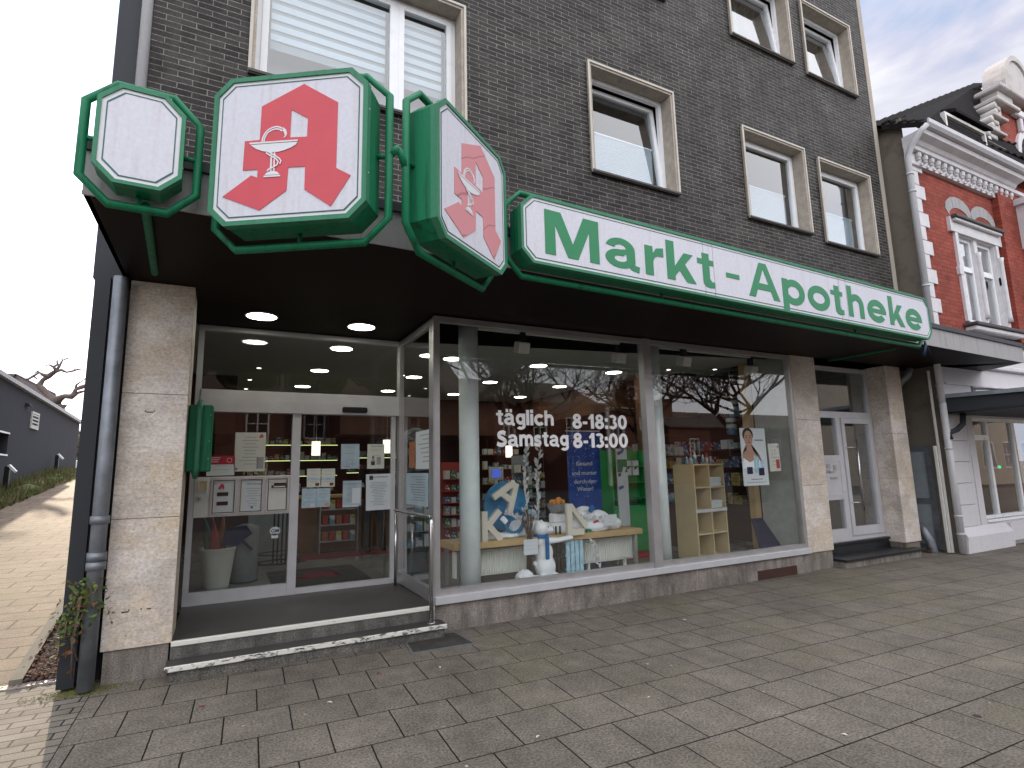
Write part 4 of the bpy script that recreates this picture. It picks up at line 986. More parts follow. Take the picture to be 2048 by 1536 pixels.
# notices on the side glazing (facing the recess)
def side_notice(label, tl, br, mat, lines):
    X = -.068; a, b = onx(tl[0], tl[1], X), onx(br[0], br[1], X)
    t = thing('notice', label, 'notice', (X, (a.y+b.y)/2, min(a.z, b.z)))
    m = MB(); m.box(X-.002, X, min(a.y, b.y), max(a.y, b.y), min(a.z, b.z), max(a.z, b.z)); m.build('sheet', mat, t)
    m = MB(); z0, z1, y0, y1 = min(a.z, b.z), max(a.z, b.z), min(a.y, b.y), max(a.y, b.y)
    for k in range(lines):
        zz = z1-(z1-z0)*(.12+.8*k/lines); m.box(X-.0032, X-.0024, y0+(y1-y0)*.12, y1-(y1-y0)*random.uniform(.15, .5), zz-.004, zz+.004)
    m.build('print', 'ink_grey', t)
    return t
side_notice('white leaflet sheet in two columns on the side glass of the entrance', z2_(1548, 285), z2_(1757, 750), 'paper', 7)
side_notice('narrow orange and white leaflet on the side glass of the entrance', z2_(1465, 410), z2_(1535, 738), 'cloth_orange', 3)
side_notice('large pale blue sheet low on the side glass of the entrance', z2_(1425, 810), z2_(1705, 1240), 'paper_blue', 10)
# posters in the right display window
z3_ = lambda a, b: (1280+a*.3255, 680+b*.3255)
YP = .045
a, b = ony(*z3_(610, 540), YP), ony(*z3_(795, 890), YP)
t = thing('poster', 'tall cosmetics poster with a woman and jars in the right display window', 'poster', ((a.x+b.x)/2, YP, b.z))
x0, x1, z0, z1 = a.x, b.x, b.z, a.z; w, h = x1-x0, z1-z0
m = MB(); m.box(x0, x1, YP, YP+.003, z0, z1); m.build('sheet', 'paper', t)
def oval(m, u, v, ru, rv, y, n=24): m.prism([(x0+w*(u+ru*math.cos(k*2*math.pi/n)), z0+h*(v+rv*math.sin(k*2*math.pi/n))) for k in range(n)], .0007, Matrix.Translation((0, y, 0)))
m = MB(); oval(m, .30, .88, .21, .125, YP-.0015); m.build('hair', 'hair_dark', t)
m = MB(); oval(m, .31, .82, .165, .135, YP-.0023); m.prism([(x0+w*u, z0+h*v) for u, v in ((.22, .72), (.42, .72), (.45, .62), (.72, .52), (.8, .40), (.02, .40), (.03, .55), (.2, .62))], .0007, Matrix.Translation((0, YP-.0022, 0))); m.build('figure', 'skin', t)
m = MB()
for u in (.23, .39): oval(m, u, .835, .030, .008, YP-.0031); oval(m, u, .865, .045, .005, YP-.0031)
oval(m, .305, .785, .016, .005, YP-.0031); m.build('features', 'hair_dark', t)
m = MB(); oval(m, .31, .745, .05, .010, YP-.0032); m.build('lips', 'cloth_red', t)
m = MB(); m.prism([(x0+w*u, z0+h*v) for u, v in ((.06, .48), (.3, .40), (.62, .47), (.8, .38), (.8, .30), (.0, .30))], .0006, Matrix.Translation((0, YP-.0024, 0))); m.build('towel', 'snow_wool', t)
m = MB()
for u0, u1, v0, v1 in ((.46, .54, .22, .52), (.56, .66, .22, .50), (.70, .84, .30, .42)): m.box(x0+w*u0, x0+w*u1, YP-.0040, YP-.0033, z0+h*v0, z0+h*v1)
m.build('bottles', 'crate_blue', t)
m = MB()
for u0, u1, v0, v1 in ((.16, .38, .20, .32), (.62, .84, .17, .30)): m.box(x0+w*u0, x0+w*u1, YP-.0040, YP-.0033, z0+h*v0, z0+h*v1)
m.build('jars', 'navy', t)
m = MB(); m.box(x0+w*.3, x0+w*.75, YP-.002, YP-.001, z0+h*.10, z0+h*.115); m.box(x0+w*.12, x0+w*.9, YP-.002, YP-.001, z0+h*.05, z0+h*.058); m.box(x0+w*.55, x0+w*.9, YP-.002, YP-.001, z0+h*.775, z0+h*.80); m.build('print', 'ink_grey', t)
t = notice('small white poster with a red A beside the tall cosmetics poster', z3_(786, 636), z3_(868, 805), YP, 'paper_cream', 6, name='poster', cat='poster', extras=((.60, .92, .10, .42, 'cloth_red'),))
p = ony(*z3_(845, 655), YP); small_emblem(t, p.x, p.z, .05, YP-.003)

# ------------------------------------------------------------------ inside the display windows
FZ = .262
def zof(px, py, y): return ony(px, py, y).z
# long bench
YB = .42
a, b = ony(905, 1075, YB), ony(1285, 1055, YB); bt = ony(1150, 1075, YB).z
ztop = ony(1230, 1058, YB).z
BX0, BX1 = .30, b.x
t = thing('display_bench', 'long beech display bench with steel legs, carrying the winter decoration', 'bench', ((BX0+BX1)/2, .6, FZ))
zt = ony(1285, 1056, YB).z
m = MB(); m.box(BX0, BX1, YB, YB+.52, zt-.075, zt, bev=.004); m.build('top', 'beech', t)
for x, y in ((BX1-.10, YB+.05), (BX1-.10, YB+.46), (BX0+.08, YB+.05), (BX0+.08, YB+.46)):
    m = MB(); m.box(x-.022, x+.022, y-.022, y+.022, FZ, zt-.076); m.build('leg', 'aluminium', t)
RZ0 = ony(915, 1158, .63).z; RZ1 = RZ0+.30
def radiator(x0, x1, label):
    t = thing('radiator', label, 'radiator', ((x0+x1)/2, .68, FZ), 0, 'radiators under the bench')
    m = MB(); m.box(x0, x1, .64, .72, RZ0, RZ1, bev=.004); m.build('body', 'radiator_white', t)
    m = MB(); x = x0+.03
    while x < x1-.03: m.box(x, x+.020, .622, .642, RZ0+.02, RZ1-.02, bev=.005); x += .034
    m.build('fins', 'radiator_white', t)
    for x in (x0+.12, x1-.12): 
        m = MB(); m.box(x-.015, x+.015, .66, .70, FZ, RZ0); m.build('foot', 'radiator_white', t)
radiator(ony(910, 1130, .63).x, ony(1062, 1110, .63).x, 'white ribbed radiator under the left half of the display bench')
radiator(ony(1165, 1110, .63).x, ony(1266, 1090, .63).x, 'white ribbed radiator under the right half of the display bench, beside the green stand')
ZB = zt
# snow wool on the bench and floor
def wool(cx, cy, cz, pts, label, n=6):
    parts = []
    for (dx, dy, dz, r, s) in pts:
        parts.append(('b', (cx+dx, cy+dy, cz+dz), r, s))
    o = organic(parts, .016, 2)
    tex = []
    for v in o.bm.verts:
        v.co += Vector((random.uniform(-1, 1), random.uniform(-1, 1), random.uniform(-1, 1)))*.006
        if v.co.z < cz+.001: v.co.z = cz+.001
    o.build('snow_wool', 'snow_wool', None, label=label, cat='snow wool')
wool(.98, .66, ZB, [(-.25, .12, .12, .12, (1.2, 1, .9)), (.28, .10, .10, .12, (1.2, 1, 1.0)), (-.3, 0, .02, .1, (1.5, 1.2, .5)), (-.1, -.03, .02, .1, (1.6, 1.2, .6)), (.15, 0, .02, .1, (1.5, 1.2, .5)), (.3, .05, .02, .1, (1.3, 1.2, .45))], 'white artificial snow under the letter K on the left of the bench')
wool(2.15, .66, ZB, [(-.05, -.05, .2, .11, (1.4, 1, .8)), (.3, -.08, .08, .12, (1.5, 1, .8)), (-.25, 0, .04, .12, (1.3, 1.3, .9)), (0, .05, .08, .13, (1.5, 1.3, 1.2)), (.22, .02, .03, .11, (1.6, 1.4, .7)), (.12, -.1, .02, .1, (1.6, 1, .7)), (-.05, .14, .16, .09, (1.3, 1, .9)), (.38, .0, .01, .09, (1.2, 1.2, .5))], 'heap of white artificial snow on the right of the bench')
wool(1.14, .33, FZ, [(0, 0, .06, .12, (1.0, .9, 1.0)), (.14, .0, .03, .1, (1.2, .9, .7)), (.3, .03, .01, .08, (1.5, 1, .5))], 'clump of white artificial snow on the floor at the foot of the bear')
wool(2.30, .60, ZB, [(-.25, 0, .10, .12, (1.3, 1, 1.2)), (-.08, .04, .20, .11, (1.3, 1, 1.1)), (.12, 0, .14, .12, (1.4, 1, 1.0)), (.32, .02, .07, .12, (1.5, 1, .8)), (.02, -.08, .06, .1, (2.2, 1, .8))], 'tall crumpled heap of white decoration in front of the blue banner')
wool(1.52, .70, ZB, [(0, 0, .05, .12, (1.6, 1.1, 1.0)), (.16, 0, .04, .11, (1.4, 1.1, .9)), (-.18, 0, .03, .1, (1.3, 1, .9))], 'white artificial snow round the block pedestal behind the bear')
wool(1.95, .33, FZ, [(-.2, 0, .0, .06, (2, 1.2, .7)), (.1, 0, .02, .07, (2.2, 1.2, .8)), (.3, .02, 0, .05, (2.2, 1.2, .6))], 'low drift of artificial snow in front of the light blue crate')
# blue disc
p = ony(1015, 1012, .66)
m = MB(); m.prism([(p.x+.29*math.cos(k*math.pi/20), max(ZB+.002, p.z+.30*math.sin(k*math.pi/20))) for k in range(40)], .05, Matrix.Translation((0, .70, 0)))
m.build('blue_disc', 'disc_blue', None, label='large blue painted disc behind the letters on the left of the bench', cat='disc')
p = ony(1030, 1040, .56)
m = MB(); m.ring([(p.x+.15*math.cos(k*math.pi/14), max(ZB+.002, p.z+.17*math.sin(k*math.pi/14))) for k in range(28)], [(p.x+.115*math.cos(k*math.pi/14), max(ZB+.003, p.z+.135*math.sin(k*math.pi/14))) for k in range(28)], .56, .60)
m.build('blue_arch', 'disc_blue', None, label='small blue arch in front of the blue disc', cat='arch')
# letters
def stroke_letter(name, label, strokes, M, d=.055, w=.06):
    m = MB()
    for k, (a, b) in enumerate(strokes):
        a, b = Vector((a[0], 0, a[1])), Vector((b[0], 0, b[1])); dd = (b-a).normalized(); n = Vector((-dd.z, 0, dd.x))*w/2
        m.prism([((a+n).x, (a+n).z), ((b+n).x, (b+n).z), ((b-n).x, (b-n).z), ((a-n).x, (a-n).z)], d-.003*k, Matrix.Translation((0, -(d-.003*k)/2, 0)))
    bm = m.bm; bm.transform(M)
    m.build(name, 'letter_cream', None, label=label, cat='letter')
zK = ony(985, 1045, .46)
stroke_letter('wooden_letter', 'cream wooden letter K standing on the bench', [((-.11, .0), (-.11, .34)), ((-.09, .15), (.09, .34)), ((-.055, .18), (.10, .0))], Matrix.Translation((zK.x, .46, ZB)), w=.07)
p = ony(1018, 987, .52)
stroke_letter('wooden_letter', 'cream wooden letter A tilted above the blue disc', [((-.14, -.16), (-.012, .16)), ((.14, -.16), (.012, .16)), ((-.08, -.05), (.08, -.05))], Matrix.Translation((p.x, .54, p.z)) @ Matrix.Rotation(math.radians(38), 4, 'Y'), w=.07)
p = ony(1150, 1070, .36)
stroke_letter('wooden_letter', 'cream wooden letter L resting on the paws of the bear', [((-.09, .03), (-.09, .38)), ((-.12, .035), (.12, .035))], Matrix.Translation((p.x+.02, .38, p.z)), w=.075)
stroke_letter('wooden_letter', 'cream wooden letter leaning behind the L', [((-.07, .36), (.16, .08)), ], Matrix.Translation((p.x+.06, .44, p.z)), w=.06)
for k, (px, py, mt, lb) in enumerate(((1183, 1018, 'scarf_blue', 'small blue packet half buried in the white heap'), (1192, 1046, 'cloth_red', 'small pink and red packet at the foot of the white heap'), (1178, 1062, 'letter_green', 'small green packet at the foot of the letter L'), (1062, 1026, 'crate_blue', 'small pale blue sign standing in the twigs'), (1008, 1040, 'snow_wool', 'white penguin-like snow figure inside the small blue arch'))):
    p = ony(px, py, .47); m = MB(); m.box(p.x-.045, p.x+.045, .45, .49, p.z-.03, p.z+.03, Matrix.Translation(p) @ Matrix.Rotation(.4*(k-2), 4, 'Y') @ Matrix.Translation(-p), bev=.008); m.build('packet', mt, None, label=lb.replace('penguin-like snow figure', 'block'), cat='packet')
# white stones and basket with oranges
p = ony(1118, 1020, .60)
t = thing('stone_pedestal', 'stack of white blocks under the basket of oranges', 'blocks', (p.x, .64, ZB))
m = MB(); m.box(p.x-.13, p.x+.13, .56, .74, ZB+.002, ZB+.13, bev=.02); m.build('block', 'pottery_white', t)
ztp = ony(1115, 1012, .62).z; m = MB(); m.box(p.x-.10, p.x+.09, .57, .71, ZB+.132, ZB+.25, bev=.02); m.build('block', 'pottery_white', t)
bx, by = p.x+.005, .64; bz = ZB+.251
t = thing('fruit_basket', 'round grey wicker basket full of oranges on the white blocks', 'basket', (bx, by, bz))
m = MB(); m.lathe([(.09, 0), (.12, .06), (.14, .11), (.15, .115), (.14, .12), (.11, .07), (.08, .02)], (bx, by, bz), 26); m.build('bowl', 'wicker', t)
for k in range(9):
    a = k*.7; rr = .075 if k < 7 else .02; m = MB(); m.ball((bx+rr*math.cos(a), by+rr*math.sin(a), bz+.135+(.03 if k > 6 else 0)), .038, sub=2)
    m.build('orange', 'orange_fruit', None, label='orange fruit in the grey wicker basket', cat='orange', group='oranges in the basket')
# branches with leaves
def branch(label, base, tip, n, mat='white_branch', ls=.055):
    base, tip = Vector(base), Vector(tip); d = tip-base
    m = MB(); pts = [base+d*(k/8)+Vector((.03*math.sin(k*1.1), .02*math.cos(k), 0)) for k in range(9)]; m.tube(pts, [.008*(1-k/10)+.002 for k in range(9)], 6)
    t = thing('decorative_branch', label, 'branch', base); m.build('stem', mat, t)
    m = MB()
    for k in range(n):
        f = (k+1)/(n+1)*.95; q = base+d*f; a = random.uniform(0, 6.28); dirv = (Vector((math.cos(a)*.9, math.sin(a)*.5, .9))).normalized(); s = ls*random.uniform(.7, 1.3)
        sd = dirv.cross(Vector((.2, 1, .1))).normalized()*s*.22
        m.slab([q, q+dirv*s*.5+sd, q+dirv*s, q+dirv*s*.5-sd], (0, .002, 0))
    m.build('leaves', mat, t)
branch('curved whitewashed leafy branch rising left of the basket', (1.27, .5, ZB), (1.30, .52, 1.95), 30, ls=.085)
branch('tall whitewashed leafy branch rising behind the basket of oranges', (1.52, .70, ZB), (1.62, .72, 2.0), 32, ls=.085)
branch('whitewashed branch hanging beside the light blue crate', (2.16, .38, ZB-.09), (2.22, .34, FZ+.06), 26, ls=.06)
branch('whitewashed twig lying over the snow on the right of the bench', (2.05, .50, ZB+.18), (2.62, .48, ZB+.12), 26, ls=.07)
branch('whitewashed twig lying over the letter K', (.95, .44, ZB+.30), (1.28, .44, ZB+.18), 18, ls=.07)
# bundle of twigs with a card
t = thing('twig_bundle', 'upright bundle of brown twigs between the snow and the bear', 'twigs', (1.28, .42, FZ))
m = MB()
for k in range(46):
    a = random.uniform(0, 6.28); r1 = random.uniform(0, .035); r2 = r1+random.uniform(.02, .10)
    m.tube([(1.24+r1*math.cos(a), .40+r1*math.sin(a), FZ+.14), (1.27+r1*math.cos(a), .42+r1*math.sin(a), FZ+.55), (1.25+r2*math.cos(a), .43+r2*.5*math.sin(a), FZ+.80+random.uniform(-.06, .08))], [.004, .003, .0015], 5)
m.build('twigs', 'twig', t)
notice('white price card pinned to the bundle of twigs', (1047, 1080), (1076, 1108), .33, 'paper', 3, name='card', cat='card')
notice('white text card on the snow heap at the right of the bench', (1208, 1030), (1234, 1050), .40, 'paper', 3, name='card', cat='card')
# polar bear
bx, by = 1.50, .46
feet = FZ
t = thing('bear_figure', 'white polar bear figure with a blue scarf holding out its paws', 'figure', (bx, by, feet))
hz = ony(1095, 1058, .42).z
o = organic([('b', (bx, by, feet+.16), .14, (.95, .85, 1.1)), ('b', (bx-.01, by, feet+.32), .12, (.95, .8, 1.3)), ('b', (bx-.04, by, feet+.46), .088, (1, .85, 1.1)),
             ('b', (bx-.05, by-.01, hz+.01), .088, (1.05, .95, 1.0)), ('b', (bx+.06, by-.03, hz-.01), .042, (1.4, .9, .85)), ('b', (bx-.09, by-.02, hz+.085), .026), ('b', (bx-.01, by+.05, hz+.085), .026),
             ('t', [(bx+.0, by-.07, feet+.47), (bx+.14, by-.11, feet+.475), (bx+.30, by-.10, feet+.49)], [.042, .032, .03]), ('b', (bx+.31, by-.10, feet+.49), .034, (1.3, 1, .8)),
             ('t', [(bx+.0, by+.06, feet+.47), (bx+.14, by+.06, feet+.475), (bx+.28, by+.04, feet+.49)], [.042, .032, .03]),
             ('b', (bx-.06, by-.07, feet+.05), .055, (1.3, 1, .8)), ('b', (bx+.09, by-.06, feet+.05), .055, (1.3, 1, .8)), ('b', (bx-.13, by+.02, feet+.20), .035)], .011, 3)
o.build('body', 'pottery_white', t)
m = MB(); m.ring([(bx-.045+.088*math.cos(k*math.pi/10), by+.085*math.sin(k*math.pi/10)) for k in range(20)], [(bx-.045+.06*math.cos(k*math.pi/10), by+.06*math.sin(k*math.pi/10)) for k in range(20)], -(feet+.545), -(feet+.505))
bmesh.ops.transform(m.bm, matrix=Matrix(((1, 0, 0, 0), (0, 0, 1, 0), (0, -1, 0, 0), (0, 0, 0, 1))), verts=m.bm.verts)
m.box(bx-.05, bx+.0, by-.118, by-.095, feet+.26, feet+.53, bev=.006); m.build('scarf', 'scarf_blue', t)
m = MB(); m.ball((bx+.115, by-.03, hz+.0), .014, sub=1); m.ball((bx+.01, by-.09, hz+.03), .008, sub=1); m.build('nose', 'ink', t)
# light blue slatted crate
t = thing('slatted_crate', 'upright light blue wooden crate in front of the bench', 'crate', (1.92, .46, FZ))
m = MB()
for k in range(4): m.box(1.80+k*.067, 1.855+k*.067, .44, .455, FZ+.002, FZ+.46, bev=.003)
m.build('slats', 'crate_blue', t)
m = MB()
for z in (.08, .25, .40): m.box(1.80, 2.06, .457, .47, FZ+z, FZ+z+.03)
m.build('crossbar', 'crate_blue', t)
m = MB()
for x in (1.70, 1.76): m.box(x-.008, x+.008, .50, .515, FZ, FZ+.62)
for z in (.1, .3, .5): m.box(1.70, 1.76, .502, .513, FZ+z, FZ+z+.012)
m.build('wire_ladder', 'fabric_grey', t)
# banner
YN = 1.55
a, b = ony(1133, 863, YN), ony(1205, 1030, YN); 
t = thing('roll_up_banner', 'blue banner with a pale winter greeting behind the bench', 'banner', ((a.x+b.x)/2, YN, FZ))
x0, x1 = a.x, b.x+.0
m = MB(); m.box(x0, x1, YN, YN+.01, FZ+.05, a.z); m.build('sheet', 'banner_blue', t)
m = MB(); m.box(x0-.02, x1+.02, YN-.005, YN+.015, a.z+.001, a.z+.02); m.build('top_bar', 'aluminium', t)
m = MB()
for k, (s, py) in enumerate((('Gesund', 927), ('und munter', 946), ('durch den', 963), ('Winter!', 978))):
    zc = ony(1165, py, YN).z; ww = {'Gesund': .30, 'und munter': .46, 'durch den': .40, 'Winter!': .30}[s]; xc = (x0+x1)/2
    fit_text(m, s, xc-ww/2, xc+ww/2, zc-.030, zc+.034, YN-.002, bold=.012, d=.0015)
m.build('lettering', 'paper', t)
m = MB()
for k in range(90): 
    x, z = random.uniform(x0+.01, x1-.01), random.uniform(1.3, a.z-.02)
    if random.random() < .6: z = random.choice((random.uniform(a.z-.5, a.z-.02), random.uniform(1.15, 1.4)))
    r = random.uniform(.003, .011); m.prism([(x+r*math.cos(q), z+r*math.sin(q)) for q in (0, 1.05, 2.1, 3.14, 4.2, 5.25)], .001, Matrix.Translation((0, YN-.0012, 0)))
m.build('snowflakes', 'crate_blue', t)
# green stand with packets
YS = 1.35
a, b = ony(1215, 905, YS), ony(1303, 1122, YS)
gx0, gx1, gz1 = ony(1222, 905, YS).x, ony(1302, 905, YS).x, ony(1250, 900, YS).z
t = thing('green_display_stand', 'green stocking display cabinet behind the bench', 'display stand', ((gx0+gx1)/2, YS+.2, FZ))
m = MB(); m.box(gx0, gx1, YS+.30, YS+.33, FZ+.06, gz1); m.box(gx0, gx0+.02, YS, YS+.3, FZ+.06, gz1); m.box(gx1-.02, gx1, YS, YS+.3, FZ+.06, gz1); m.box(gx0+.02, gx1-.02, YS, YS+.3, FZ+.06, FZ+.75)
for z in (1.1, 1.35, 1.6): m.box(gx0+.02, gx1-.02, YS+.02, YS+.3, z, z+.015)
m.build('cabinet', 'green_display', t)
m = MB(); m.box(gx0-.15, gx1+.1, YS-.25, YS+.35, FZ+.001, FZ+.05, bev=.01); m.build('red_base', 'vivid_red', t)
m = MB(); m.box(gx0+.08, gx0+.28, YS-.03, YS-.005, FZ+.45, gz1+.02); m.build('leaflet_strip', 'paper', t)
m = MB()
for z in (1.78, 1.45, 1.25): m.prism([(gx0+.10, z), (gx0+.20, z+.04), (gx0+.26, z+.14), (gx0+.20, z+.16), (gx0+.17, z+.08), (gx0+.09, z+.05)], .002, Matrix.Translation((0, YS-.034, 0)))
m.build('sock_picture', 'product_blue', t)
m = MB(); m.box(gx0+.085, gx0+.275, YS-.033, YS-.031, 1.52, 1.72); m.build('green_field', 'letter_green', t)
for k in range(2):
    x = gx0+.33+k*.15
    q = thing('sock_packet', 'white sock packet hanging in the green display cabinet, %s one' % ('left' if k == 0 else 'right'), 'packet', (x+.06, YS+.1, 1.45), 0, 'sock packets')
    m = MB(); m.box(x, x+.12, YS+.08, YS+.12, 1.47, 1.70, bev=.004); m.build('pack', 'paper', q)
    m = MB(); m.prism([(x+.02, 1.55), (x+.07, 1.58), (x+.10, 1.62), (x+.06, 1.62), (x+.03, 1.59)], .002, Matrix.Translation((0, YS+.077, 0))); m.build('picture', 'navy', q)
# cube shelf
a, b, c = onz(1405, 1117, FZ), onz(1466, 1105, FZ), onz(1373, 1110, FZ)
sx0, sy0 = 4.02, .42
ang = math.atan2(.10, .8)
t = thing('cube_shelf', 'beech cube shelf with eight compartments in the right display window', 'shelf', (sx0, sy0, FZ), ang)
zt_ = ony(1392, 928, sy0).z-FZ; wS, dS = .72, .36
m = MB(); th = .022
for x in (0, (wS-th)/2, wS-th): m.box(x, x+th, 0, dS, .01, zt_)
for k in range(5): m.box(th, wS-th, .003, dS-.002, .012+(zt_-th-.012)*k/4, .012+(zt_-th-.012)*k/4+th)
m.box(.001, wS-.001, dS+.001, dS+.01, .01, zt_); m.box(-.004, 0-.001, 0, dS, .01, zt_)
m.build('carcass', 'beech_light', t, local=True)
m = MB(); m.box(th+.001, wS-th-.001, dS-.012, dS-.003, .03, zt_-.02); m.build('back_panel', 'orange_wood', t, local=True)
m = MB(); m.box(-.006, wS+.004, -.006, -.001, zt_*.485, zt_*.52); m.build('edge_strip', 'aluminium_light', t, local=True)
def local_thing(lbl, cat, name, mb, mat, group=None):
    bmesh.ops.transform(mb.bm, matrix=Matrix.Translation(t.location) @ Matrix.Rotation(ang, 4, 'Z'), verts=mb.bm.verts); mb.build(name, mat, None, label=lbl, cat=cat, group=group)
for k in range(2):
    m = MB()
    zz = [zt_*.75, zt_*.515][k]
    for i in range(6-k): m.box(.40+.01*random.random(), .66+.02*random.random(), .03, .28, zz+.012+.022*i, zz+.030+.022*i)
    local_thing(['stack of leaflets in the top right compartment of the cube shelf', 'stack of leaflets in the second right compartment of the cube shelf'][k], 'leaflets', 'leaflet_stack', m, 'paper')
for k in range(7):
    m = MB(); x = .06+k*.095; m.lathe([(.022, 0), (.022, .06+.03*(k % 3)), (.010, .08+.03*(k % 3)), (.010, .11+.03*(k % 3))], (x, .15, zt_+.001), 12)
    local_thing('small bottle standing on top of the cube shelf', 'bottle', 'bottle', m, ['product_white', 'product_blue', 'product_white', 'fabric_black', 'product_white', 'product_red', 'product_white'][k], 'bottles on top of the cube shelf')
# dark blue picture leaning in the right corner
a, b, c, d = onz(1520, 1105, FZ), onz(1577, 1090, FZ), ony(1507, 1037, .75), ony(1567, 1030, .95)
t = thing('picture_panel', 'dark blue canvas leaning in the right corner of the display window', 'picture', (5.35, .6, FZ))
m = MB(); m.slab([ony(1522, 1097, .42), ony(1579, 1087, .42), ony(1567, 1031, .72), ony(1505, 1038, .72)], (.0, .03, .004)); m.build('canvas', 'navy', t)
m = MB(); m.tube([(5.45, .45, FZ+.02), (5.55, .43, FZ+.012), (5.62, .48, FZ+.06), (5.6, .55, FZ+.12)], .008, 8); m.tube([(4.6, .30, FZ+.012), (5.0, .25, FZ+.012), (5.1, .28, FZ+.03)], .01, 8)
m.build('cable', 'off_white', None, label='white cable lying on the floor of the right display window', cat='cable')
# back cabinet in the right window with bags and hanging dispensers
t = thing('wall_cabinet', 'tall wooden wall cabinet behind the cosmetics poster', 'cabinet', (5.2, 1.9, FZ))
m = MB(); m.box(4.75, 5.85, 1.85, 2.2, FZ, .95); m.build('drawers', 'dark_wood', t)
m = MB(); m.box(5.66, 5.78, .74, .86, FZ, 3.29); m.build('side_board', 'beech', t)
m = MB(); m.box(4.60, 4.72, 2.1, 2.3, FZ, 3.29); m.build('side_board', 'dark_wood', t)
for z in (1.25, 1.75, 2.15): 
    m = MB(); m.box(4.73, 5.79, 1.95, 2.2, z, z+.02); m.build('shelf', 'dark_wood', t)
for k, (x, z, mt, lb) in enumerate(((5.0, .955, 'product_white', 'white plastic bag on the wooden cabinet in the right window'), (5.35, .955, 'cloth_red', 'red and silver bag on the wooden cabinet in the right window'), (5.62, .955, 'product_blue', 'blue bag on the wooden cabinet in the right window'))):
    o = organic([('b', (x, 1.98, z+.07), .09, (1.3, .8, .8)), ('b', (x+.05, 1.98, z+.13), .05), ('b', (x-.06, 1.97, z+.11), .05)], .016, 1); o.build('bag', mt, None, label=lb, cat='bag')
for k, (px, py) in enumerate(((1468, 815), (1520, 812), (1463, 850))):
    p = ony(px, py, 1.3); m = MB(); m.lathe([(.02, -.17), (.085, -.16), (.095, .10), (.07, .12), (.02, .125)], (p.x, 1.3, p.z), 16)
    m.build('hanging_bag', 'product_white' if k != 1 else 'crate_blue', None, label=['clear white bottle pack hanging upper left behind the cosmetics poster', 'pale blue pack hanging right behind the cosmetics poster', 'lower white pack hanging behind the cosmetics poster'][k], cat='hanging pack')
m = MB(); m.tube([ony(1445, 793, 1.3), ony(1480, 795, 1.3)], .012, 8); m.tube([ony(1462, 800, 1.3), ony(1545, 885, 1.3)], .010, 8); m.tube([ony(1450, 808, 1.3), ony(1432, 832, 1.3)], .012, 8)
m.tube([ony(1462, 797, 1.3), Vector((ony(1462, 797, 1.3).x, 1.3, 3.29))], .004, 6)
m.build('hanging_rods', 'off_white', None, label='pale slanting rods hanging from the ceiling of the right display window', cat='rods')
# white shelf tower by the side glass
t = thing('shelf_tower', 'white open shelf tower with packets behind the entrance side glass', 'shelf', (.26, 1.75, FZ))
m = MB(); m.box(.10, .50, 1.95, 1.97, FZ, 1.95); m.box(.10, .115, 1.65, 1.95, FZ+.1, 1.95); m.box(.485, .5, 1.65, 1.95, FZ+.1, 1.95)
zz = [FZ+.35+.20*k for k in range(8)]
for z in zz: m.box(.116, .484, 1.65, 1.949, z, z+.012)
m.build('carcass', 'bin_grey', t)
m = MB(); m.lathe([(.18, 0), (.20, .08), (.14, .20), (.05, .24)], (.28, 1.8, 1.955), 20); m.build('top_sign', 'bin_grey', t)
for k, z in enumerate(zz):
    for i in range(3):
        m = MB(); x = .14+.115*i; hh = .09+.06*((k*3+i) % 3)/2; m.box(x, x+.09, 1.68, 1.80, z+.013, z+.013+hh, bev=.003)
        m.build('packet', ['product_white', 'product_blue', 'paper', 'product_white', 'product_green'][(k*2+i) % 5], None, label='small packet in the white shelf tower behind the side glass', cat='packet', group='packets in the shelf tower')
# ------------------------------------------------------------------ back of the shop
def shelving(x0, x1, y, zs, label, lit=True, back='shop_wall_brown', side=True):
    t = thing('wall_shelving', label, 'shelving', ((x0+x1)/2, y, FZ))
    m = MB()
    for z in zs: m.box(x0, x1, y, y+.28, z, z+.018)
    m.build('shelf_boards', 'dark_wood', t)
    if lit:
        m = MB()
        for z in zs[1:]: m.box(x0+.02, x1-.02, y-.006, y-.001, z+.002, z+.014)
        m.build('light_strip', 'strip_glow', t)
    for z in zs:
        x = x0+.04
        while x < x1-.12:
            w = random.uniform(.06, .15); h = random.uniform(.08, .20)
            key = random.choice(PK); o = key.copy(); C.objects.link(o); o.location = (x+w/2, y+.10, z+.019); o.scale = (w, .12, h)
            x += w+random.uniform(.01, .05)
PK = []
for mt in ('product_white', 'paper', 'product_blue', 'product_green', 'product_red', 'product_yellow', 'product_white', 'off_white'):
    m = MB(); m.box(-.5, .5, -.5, .5, 0, 1); o = m.build('medicine_box', mt, None, local=True, label='medicine box on the lit back shelves of the shop', cat='box', group='medicine boxes on the back shelves'); PK.append(o)
shelving(-1.6, .35, 7.9, [1.2, 1.55, 1.9, 2.25], 'lit wall shelves with medicine boxes seen through the entrance door')
shelving(.55, 2.3, 8.0, [1.25, 1.6, 1.95], 'lit wall shelves seen through the left display window')
shelving(3.4, 4.5, 6.4, [.9, 1.25, 1.6, 1.95], 'wall shelves behind the green display stand', lit=False)
shelving(4.75, 5.78, 1.96, [1.27, 1.77], 'short shelf of packets behind the cosmetics poster', lit=False)
t = thing('wall_shelving', 'side wall shelves crowded with packets behind the cube shelf', 'shelving', (6.05, 3.4, FZ))
m = MB()
for z in (.9, 1.22, 1.54, 1.86): m.box(5.90, 6.169, 1.2, 6.0, z, z+.02)
m.build('shelf_boards', 'dark_wood', t)
